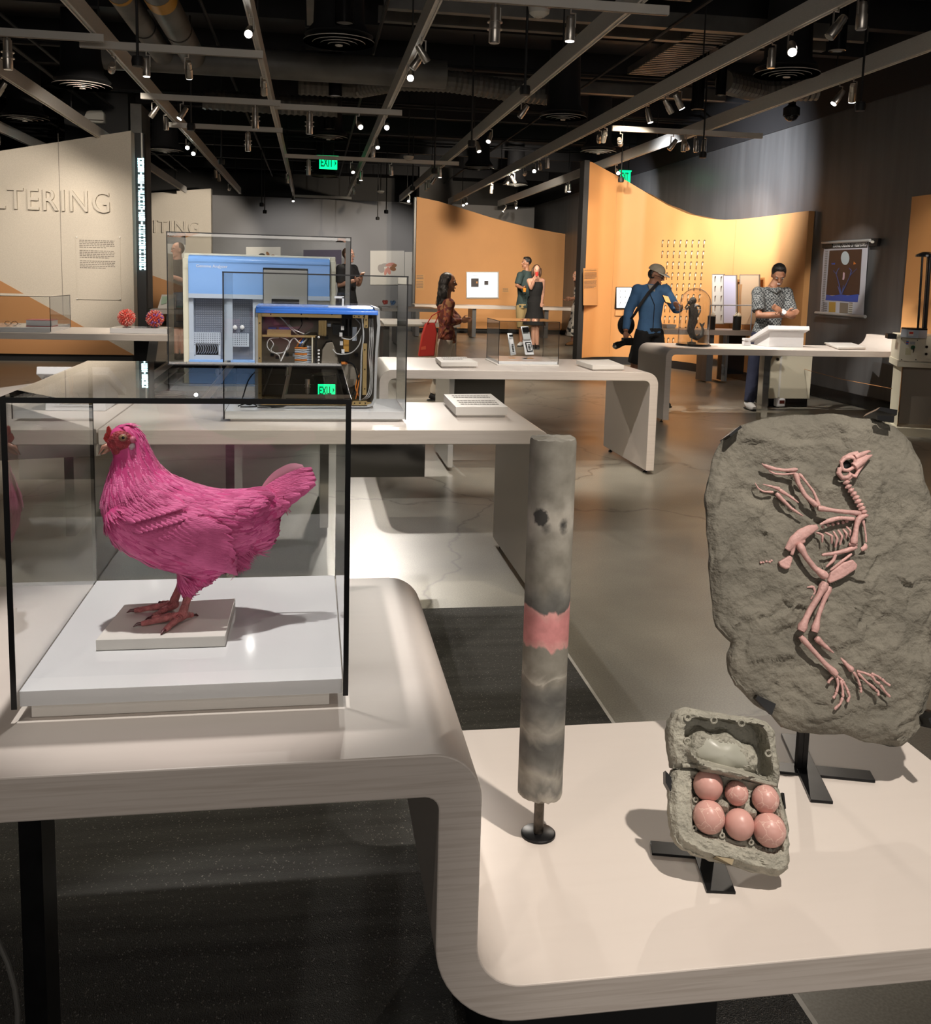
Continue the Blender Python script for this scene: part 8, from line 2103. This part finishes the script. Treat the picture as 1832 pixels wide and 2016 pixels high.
for h_ in [
    (11, 100, '1a', 'n', 'p'), (217, 132, 2, 'l', 'l', 1, ((-3.6, YA, 2.0), 420, 46)), (281, 122, '1b', 'n', 'l'), (364, 124, '1b', 'n', 'l', 1, ((-1.2, 11.4, .8), 260, 50)), (507, 62, 3, 'C', 'b'), (534, 172, 3, 'a', 'o'),
    (8, 160, 1, 'r', 'o'), (22, 175, 1, 'l', 'o'), (352, 211, '2a', 'n', 'l', 1, ((-3.0, 11.3, .9), 260, 46)), (310, 219, 2, 'l', 'o'), (502, 228, '2a', 'n', 'p'), (342, 243, 2, 'n', 'o'), (490, 281, '2c', 'n', 'p'), (609, 238, '2b', 'n', 'p'),
    (376, 287, 2, 'C', 'b'), (391, 299, 2, 'C', 'b'), (24, 277, 0, 'c', 'o'), (298, 338, 1, 'c', 'o'), (433, 342, 2, 'a', 'o'), (440, 349, 2, 'a', 'o'), (456, 371, 2, 'c', 'l', 1, ((-3.2, YE, 2.3), 900, 44)), (607, 325, '3', 'n', 'p'), (568, 352, 3, 'n', 'o'), (577, 391, 3, 'c', 'l'),
    (833, 104, 4, 'r', 'o'), (823, 119, 4, 'l', 'o'), (824, 149, 4, 'k', 'b', 1, ((.35, 4.9, .85), 230, 50, W3)), (981, 34, '0', 'n', 'p', 1.2), (1139, 38, '0', 'n', 'l', 1.1), (708, 240, '2b', 'n', 'l', 1, ((1.6, 7.8, .83), 300, 44)), (764, 243, '2b', 'n', 'l', 1, ((.3, 6.2, .9), 330, 44, W3)),
    (742, 282, 4, 'c', 'l'), (739, 298, 4, 'n', 'o'), (696, 325, '3', 'n', 'l', 1, ((1.1, 15.1, .5), 420, 60)), (711, 346, 4, 'n', 'l'), (707, 357, 4, 'c', 'o'), (696, 374, 4, 'n', 'o'), (776, 328, '3', 'n', 'o'), (1026, 218, 5, 'l', 'o'), (967, 270, 5, 'n', 'l', 1, ((1.5, 11.7, 1.3), 330, 40)), (942, 288, 5, 'r', 'l', 1, ((3.0, 12.6, 0), 320, 56)),
    (874, 333, '3', 'n', 'l'), (850, 355, 5, 'l', 'o'), (837, 362, 5, 'n', 'o'), (830, 366, 5, 'n', 'o'), (803, 393, 5, 'C', 'b'), (1169, 272, 6, 'n', 'l', 1, ((5.2, 16.9, 1.9), 620, 52)), (1179, 267, 6, 'a', 'o'), (1043, 333, 6, 'C', 'b'), (1060, 327, 6, 'c', 'l', 1, ((5.0, 20.6, 1.2), 420, 40)), (1070, 320, 6, 'n', 'o'), (1034, 341, 6, 'n', 'l', 1, ((4.6, YO, 1.9), 760, 58)),
    (992, 355, 6, 'l', 'o'), (999, 352, 6, 'r', 'o'), (955, 372, 6, 'n', 'o'), (910, 399, 6, 'c', 'b'), (917, 396, 6, 'c', 'l'), (1214, 337, 7, 'C', 'b'), (1128, 369, 7, 'n', 'b'), (1097, 370, 7, 'n', 'o'), (987, 411, 7, 'l', 'l'), (1009, 404, 7, 'c', 'b'),
    (1680, 27, 6, 'n', 'o', 1.15), (1636, 50, 6, 'l', 'o', 1.15), (1538, 92, 6, 'c', 'b', 1.1, ((1.9, 3.0, 0), 170, 60)), (1499, 111, 6, 'n', 'o'), (1337, 199, 6, 'n', 'b', 1, ((5.5, 10.3, .8), 420, 48, W3)), (1324, 209, 6, 'r', 'o'), (1268, 226, 6, 'l', 'l', 1, ((4.4, 10.6, 1.2), 330, 36)),
    (1677, 181, 7, 'n', 'b', 1.1, ((5.9, 10.2, .85), 240, 44, W3)), (1663, 191, 7, 'l', 'b'), (1235, 272, 'r', 'n', 'l', 1, ((6.0, 16.8, 1.7), 440, 50)), (1324, 284, 'r', 'l', 'o'), (1345, 285, 'r', 'n', 'o'), (1368, 279, 'r', 'n', 'l', 1, ((6.75, 15.0, 1.8), 380, 52)), (1388, 280, 'r', 'n', 'o'), (1409, 279, 'r', 'n', 'l')]:
    head(*h_)
cnt = {}
for rail, P, w1, on, t in sorted(HEADS, key=lambda h: (str(h[0]), h[1].y if isinstance(h[0], int) else h[1].x)):
    k = (str(rail), w1); cnt[k] = cnt.get(k, 0) + 1
    o_ = ordn[cnt[k] - 1]
    t['label'] = '%s silver spotlight, %s %s on %s' % (w1, o_, 'nearest' if isinstance(rail, int) else 'from left', on)
# bare spots without heads: a few inferred from shadows, others added to brighten
for l in LAMP_EXTRA: spot(*l)
# ------------------------------------------------------------------ ceiling services
NECKS = []
for i, (px, py, rr) in enumerate([(667, 84, .33), (1548, 147, .33), (1108, 232, .31), (162, 170, .34), (49, 235, .34), (646, 272, .31), (1177, 300, .30), (942, 332, .30), (325, 298, .33), (639, 348, .29), (1014, 365, .29)]):
    c = Zp(px, py, RZ + .10)
    NECKS.append((c, rr))
    t = thing('air_diffuser', c, 'round ceiling air diffuser of concentric rings, %s by nearness' % (['first', 'fourth', 'sixth', 'fifth', 'seventh', 'eighth', 'ninth', 'eleventh', 'tenth', 'twelfth', 'thirteenth'][i]), 'air diffuser', 'round air diffusers under the black ceiling')
    t['label'] = 'round ringed air diffuser ' + ['nearest, above the exit sign and core', 'over the charcoal right wall between two long rails', 'right of the fifth long rail, over the phone table', 'above the grey partition, left of the third long rail', 'at the left edge above the grey partition', 'directly above the exit sign', 'just above the top of the wavy orange wall', 'above the middle orange wall', 'behind the glowing vertical letter sign', 'hidden under the exit sign, far away', 'farthest one over the middle orange wall'][i]
    for k, (r0, r1, dz) in enumerate(((1.0, .83, 0), (.74, .62, -.010), (.52, .41, -.016), (.31, .20, -.022))):
        MB().lathe([(rr * r0, dz), (rr * r0, dz + .007), (rr * r1, dz + .022), (rr * r1, dz + .016), (rr * r0, dz)], c, 36).build('ring', M['alulight'], t)
    MB().lathe([(0, -.03), (rr * .10, -.03), (rr * .12, -.015), (0, -.01)], c, 16).build('centre_cone', M['alulight'], t)
    MB().lathe([(0, .045), (rr * .9, .05), (rr * .97, .06), (rr * .72, .16), (rr * .62, CZ - .003 - c.z)], c, 24).build('black_neck', M['ceilblack'], t)
for i, (px, py, r_, lb) in enumerate([(678, 47, .085, 'above the nearest air diffuser'), (660, 190, .085, 'between the fourth and fifth long rails'), (648, 254, .085, 'above the exit sign'), (1372, 216, .08, 'under the seventh long rail by the charcoal wall'), (1647, 100, .08, 'at the right between two long rails'), (1418, 188, .06, 'small one near the charcoal wall')]):
    c = Zp(px, py, 3.74)
    t = thing('ceiling_downlight', c, 'black tubular downlight ' + lb, 'downlight', 'black tubular downlights')
    MB().lathe([(r_ * .8, .012), (r_, 0), (r_, CZ - .003 - 3.74)], c, 20).build('black_tube', M['blackgloss'], t); MB().lathe([(0, .016), (r_ * .85, .016), (r_ * .85, .010), (0, .010)], c, 18).build('reflector', M['lensoff'], t)
for i, (px, py, lb) in enumerate([(271, 121, 'in front of the two round pipes'), (376, 250, 'left of the fourth long rail'), (436, 318, 'over the far grey wall'), (515, 403, 'left of a far pair before the grey wall'), (521, 417, 'right of a far pair before the grey wall'), (1033, 178, 'beside the sixth long rail, nearest'), (928, 283, 'beside the sixth long rail, second'), (855, 337, 'beside the sixth long rail, third'), (812, 371, 'beside the sixth long rail, fourth'),
        (1693, 210, 'before the charcoal wall'), (1383, 305, 'by the right cross rail'), (1222, 354, 'at the crest of the wavy orange wall'), (743, 430, 'lower of two left of the middle orange wall'), (760, 417, 'higher of two left of the middle orange wall')]):
    c = Zp(px, py, 3.22 if py < 380 else 3.0)
    t = thing('hanging_rod', c, 'black hanging rod with round end, ' + lb, 'hanging rod', 'black rods hanging from the ceiling')
    MB().cyl((c.x, c.y, c.z + .03), (c.x, c.y, CZ - .003), .012, n=6).build('rod', M['black'], t); MB().lathe([(0, -.045), (.045, -.04), (.052, 0), (.045, .04), (0, .05)], c, 14).build('end_knob', M['black'], t)
# detectors, emergency lamp
c = Zp(1061, 22, 3.9)
t = thing('fire_strobe', c, 'white ceiling fire strobe with red lettering at the top of the picture', 'alarm')
MB().lathe([(0, -.05), (.05, -.05), (.09, -.02), (.10, .03), (.10, .05), (0, .05)], c, 24).build('housing', M['paper'], t); MB().ell(c + Vector((-.005, -.03, -.06)), (.035, .03, .03), None, 12, 8).build('lens', M['glass'], t)
place(text_mb('FIRE', .05, .001), c + Vector((.05, -.092, .02)), (.94, .3, 0), (0, -.12, 1)).build('red_lettering', M['red'], t); MB().cyl(c + Vector((0, 0, .05)), (c.x, c.y, CZ - .003), .015, n=8).build('stem', M['black'], t)
for px, py, lb in ((804, 311, 'by the fourth spotlight of the cross rail over the exit sign'), (749, 378, 'low over the far grey wall')):
    c = Zp(px, py, 3.55); t = thing('smoke_detector', c, 'small white smoke detector ' + lb, 'detector'); MB().lathe([(0, -.03), (.05, -.03), (.09, 0), (.09, .03), (0, .03)], c, 20).build('housing', M['paper'], t); MB().cyl(c + Vector((0, 0, .03)), (c.x, c.y, CZ - .003), .01, n=6).build('stem', M['black'], t)
a, b_ = Yp(164, 243, 17.33), Yp(205, 217, 17.33)
t = thing('emergency_lamp', (Yp(185, 240, 17.3).x, 17.3, a.z), 'white boxy emergency lamp on the black column above the grey partition', 'lamp')
MB().extr([Yp(x, y, 17.22) for x, y in ((167, 240), (164, 233), (170, 219), (176, 217), (200, 217), (204, 222), (204, 240), (200, 242))], (0, .175, 0)).build('housing', M['paper'], t, bevel=.01); MB().bx((Yp(166, 235, 17.2).x, 17.21, Yp(166, 236, 17.2).z), (Yp(203, 235, 17.2).x, 17.222, Yp(166, 234, 17.2).z)).build('seam', M['inkgrey'], t)
# ducts, pipes, beams: the ceiling's own pieces
ce = bpy.data.objects['ceiling']
def cpart(name, mb, m, **k): return mb.build(name, m, ce, **k)
for i, y in enumerate([5.2, 6.6, 8.4, 10.5, 11.8, 13.9, 15.1, 17.1, 18.2, 20.6, 23.5, 26, 28.5]): cpart('joist', MB().bx((-9.9, y - .07, 4.42), (WX - .04, y + .07, CZ - .001)), M['ceilblack'])
for y, z in ((7.55, 4.25), (10.2, 4.2), (11.1, 4.3), (13.9, 4.2)): cpart('grey_beam', MB().bx((.7, y - .05, z), (6.0, y + .05, z + .16)), M['ceilgrey'])
for px0, px1, y0, y1 in ((369, 480, 6.0, 9.6), (590, 720, 6.0, 8.6), (600, 705, 9.75, 10.8)):
    x0, x1 = Yp(px0, 0, 8.2).x, Yp(px1, 0, 8.2).x; cpart('air_duct', MB().bx((x0, y0, 4.12), (x1, y1, 4.40)), M['ceilgrey'])
    for y in (y0 + 1.0, y0 + 2.0): cpart('duct_flange', MB().bx((x0 - .02, y - .015, 4.10), (x1 + .02, y + .015, 4.405)), M['ceilblack'])
for x0, x1, y0, y1 in ((1.45, 1.9, 8.6, 9.9), (4.1, 4.75, 6.2, 7.6), (3.2, 3.7, 7.8, 9.6), (4.2, 4.7, 10.5, 13)):
    mb = MB(); n = int((y1 - y0) / .05)
    for k in range(n): mb.bx((x0, y0 + k * .05, 4.30 + .012 * (k % 2)), (x1, y0 + k * .05 + .05, 4.40))
    tag(cpart('ribbed_panel', mb, M['ceilgrey']), kind='stuff')
for x, r_, y1 in ((-1.72, .12, 11.9), (-1.38, .14, 11.9)):
    cpart('round_pipe', MB().cyl((x, -1, 3.98), (x, y1, 3.98), r_, n=24), M['ceilgrey'])
    for y in (7.2, 10.6): cpart('pipe_band', MB().cyl((x, y, 3.98), (x, y + .04, 3.98), r_ * 1.03, n=24), M['ceilblack'])
cpart('yellow_pipe_label', MB().cyl((-1.38, 9.25, 3.98), (-1.38, 9.55, 3.98), .143, n=24), mat('yellow_pipe_label', (.62, .30, .02), .5)); cpart('yellow_pipe_label', MB().cyl((-1.72, 9.35, 3.98), (-1.72, 9.42, 3.98), .123, n=24), mat('yellow_pipe_ring', (.62, .30, .02), .5))
cpart('round_pipe', MB().cyl((-2.4, 12.1, 3.98), (1.6, 12.1, 3.98), .17, n=24), M['ceilgrey'])
for pts in ([(-.2, 13.6, 4.05), (.6, 13.6, 4.05), (1.1, 13.2, 4.1), (1.8, 13.1, 4.1), (2.6, 13.2, 4.05), (3.4, 13.4, 4.05)], [(-1.6, 14.9, 4.0), (-.6, 15, 4.0), (.4, 15, 4.0)], [(4.9, 11.4, 3.95), (5.6, 11.8, 3.95), (6.3, 11.7, 4.0)]):
    P = []; R = []
    for a, b_ in zip(pts, pts[1:]):
        for k in range(22): P.append(Vector(a).lerp(Vector(b_), k / 22)); R.append(.15 if k % 2 else .135)
    cpart('flexible_duct', MB().tube(P, R, 14), M['ceilgrey'], smooth=.4)
rr = random.Random(12); STEMS = [Zp(1557, 228, 3.8), Zp(1061, 22, 3.9)]
for i in range(16):
    if i % 2:
        y = rr.uniform(6, 22)
        while any(abs(y - c.y) < r_ + .1 for c, r_ in NECKS + [(v, .15) for v in STEMS]): y += .13
        cpart('conduit', MB().cyl((-6, y, 4.28 + rr.random() * .1), (6.8, y, 4.28 + rr.random() * .1), .018, n=6), M['ceilblack'])
    else:
        x = rr.uniform(-5, 6.5)
        while any(abs(x - c.x) < r_ + .1 for c, r_ in NECKS + [(v, .15) for v in STEMS]): x += .13
        cpart('conduit', MB().cyl((x, 2, 4.2), (x, 28, 4.2), .02, n=6), M['ceilblack'])
c = Zp(1557, 228, 3.8)
t = thing('dome_camera', c, 'black dome camera below the ceiling by the charcoal wall', 'camera'); MB().lathe([(.11, 0), (.11, .1), (.05, .14), (.05, CZ - .003 - c.z)], c, 20).build('black_housing', M['black'], t); MB().ell(c, (.09, .09, .08), None, 16, 10).build('dome', M['blackgloss'], t, smooth=3)
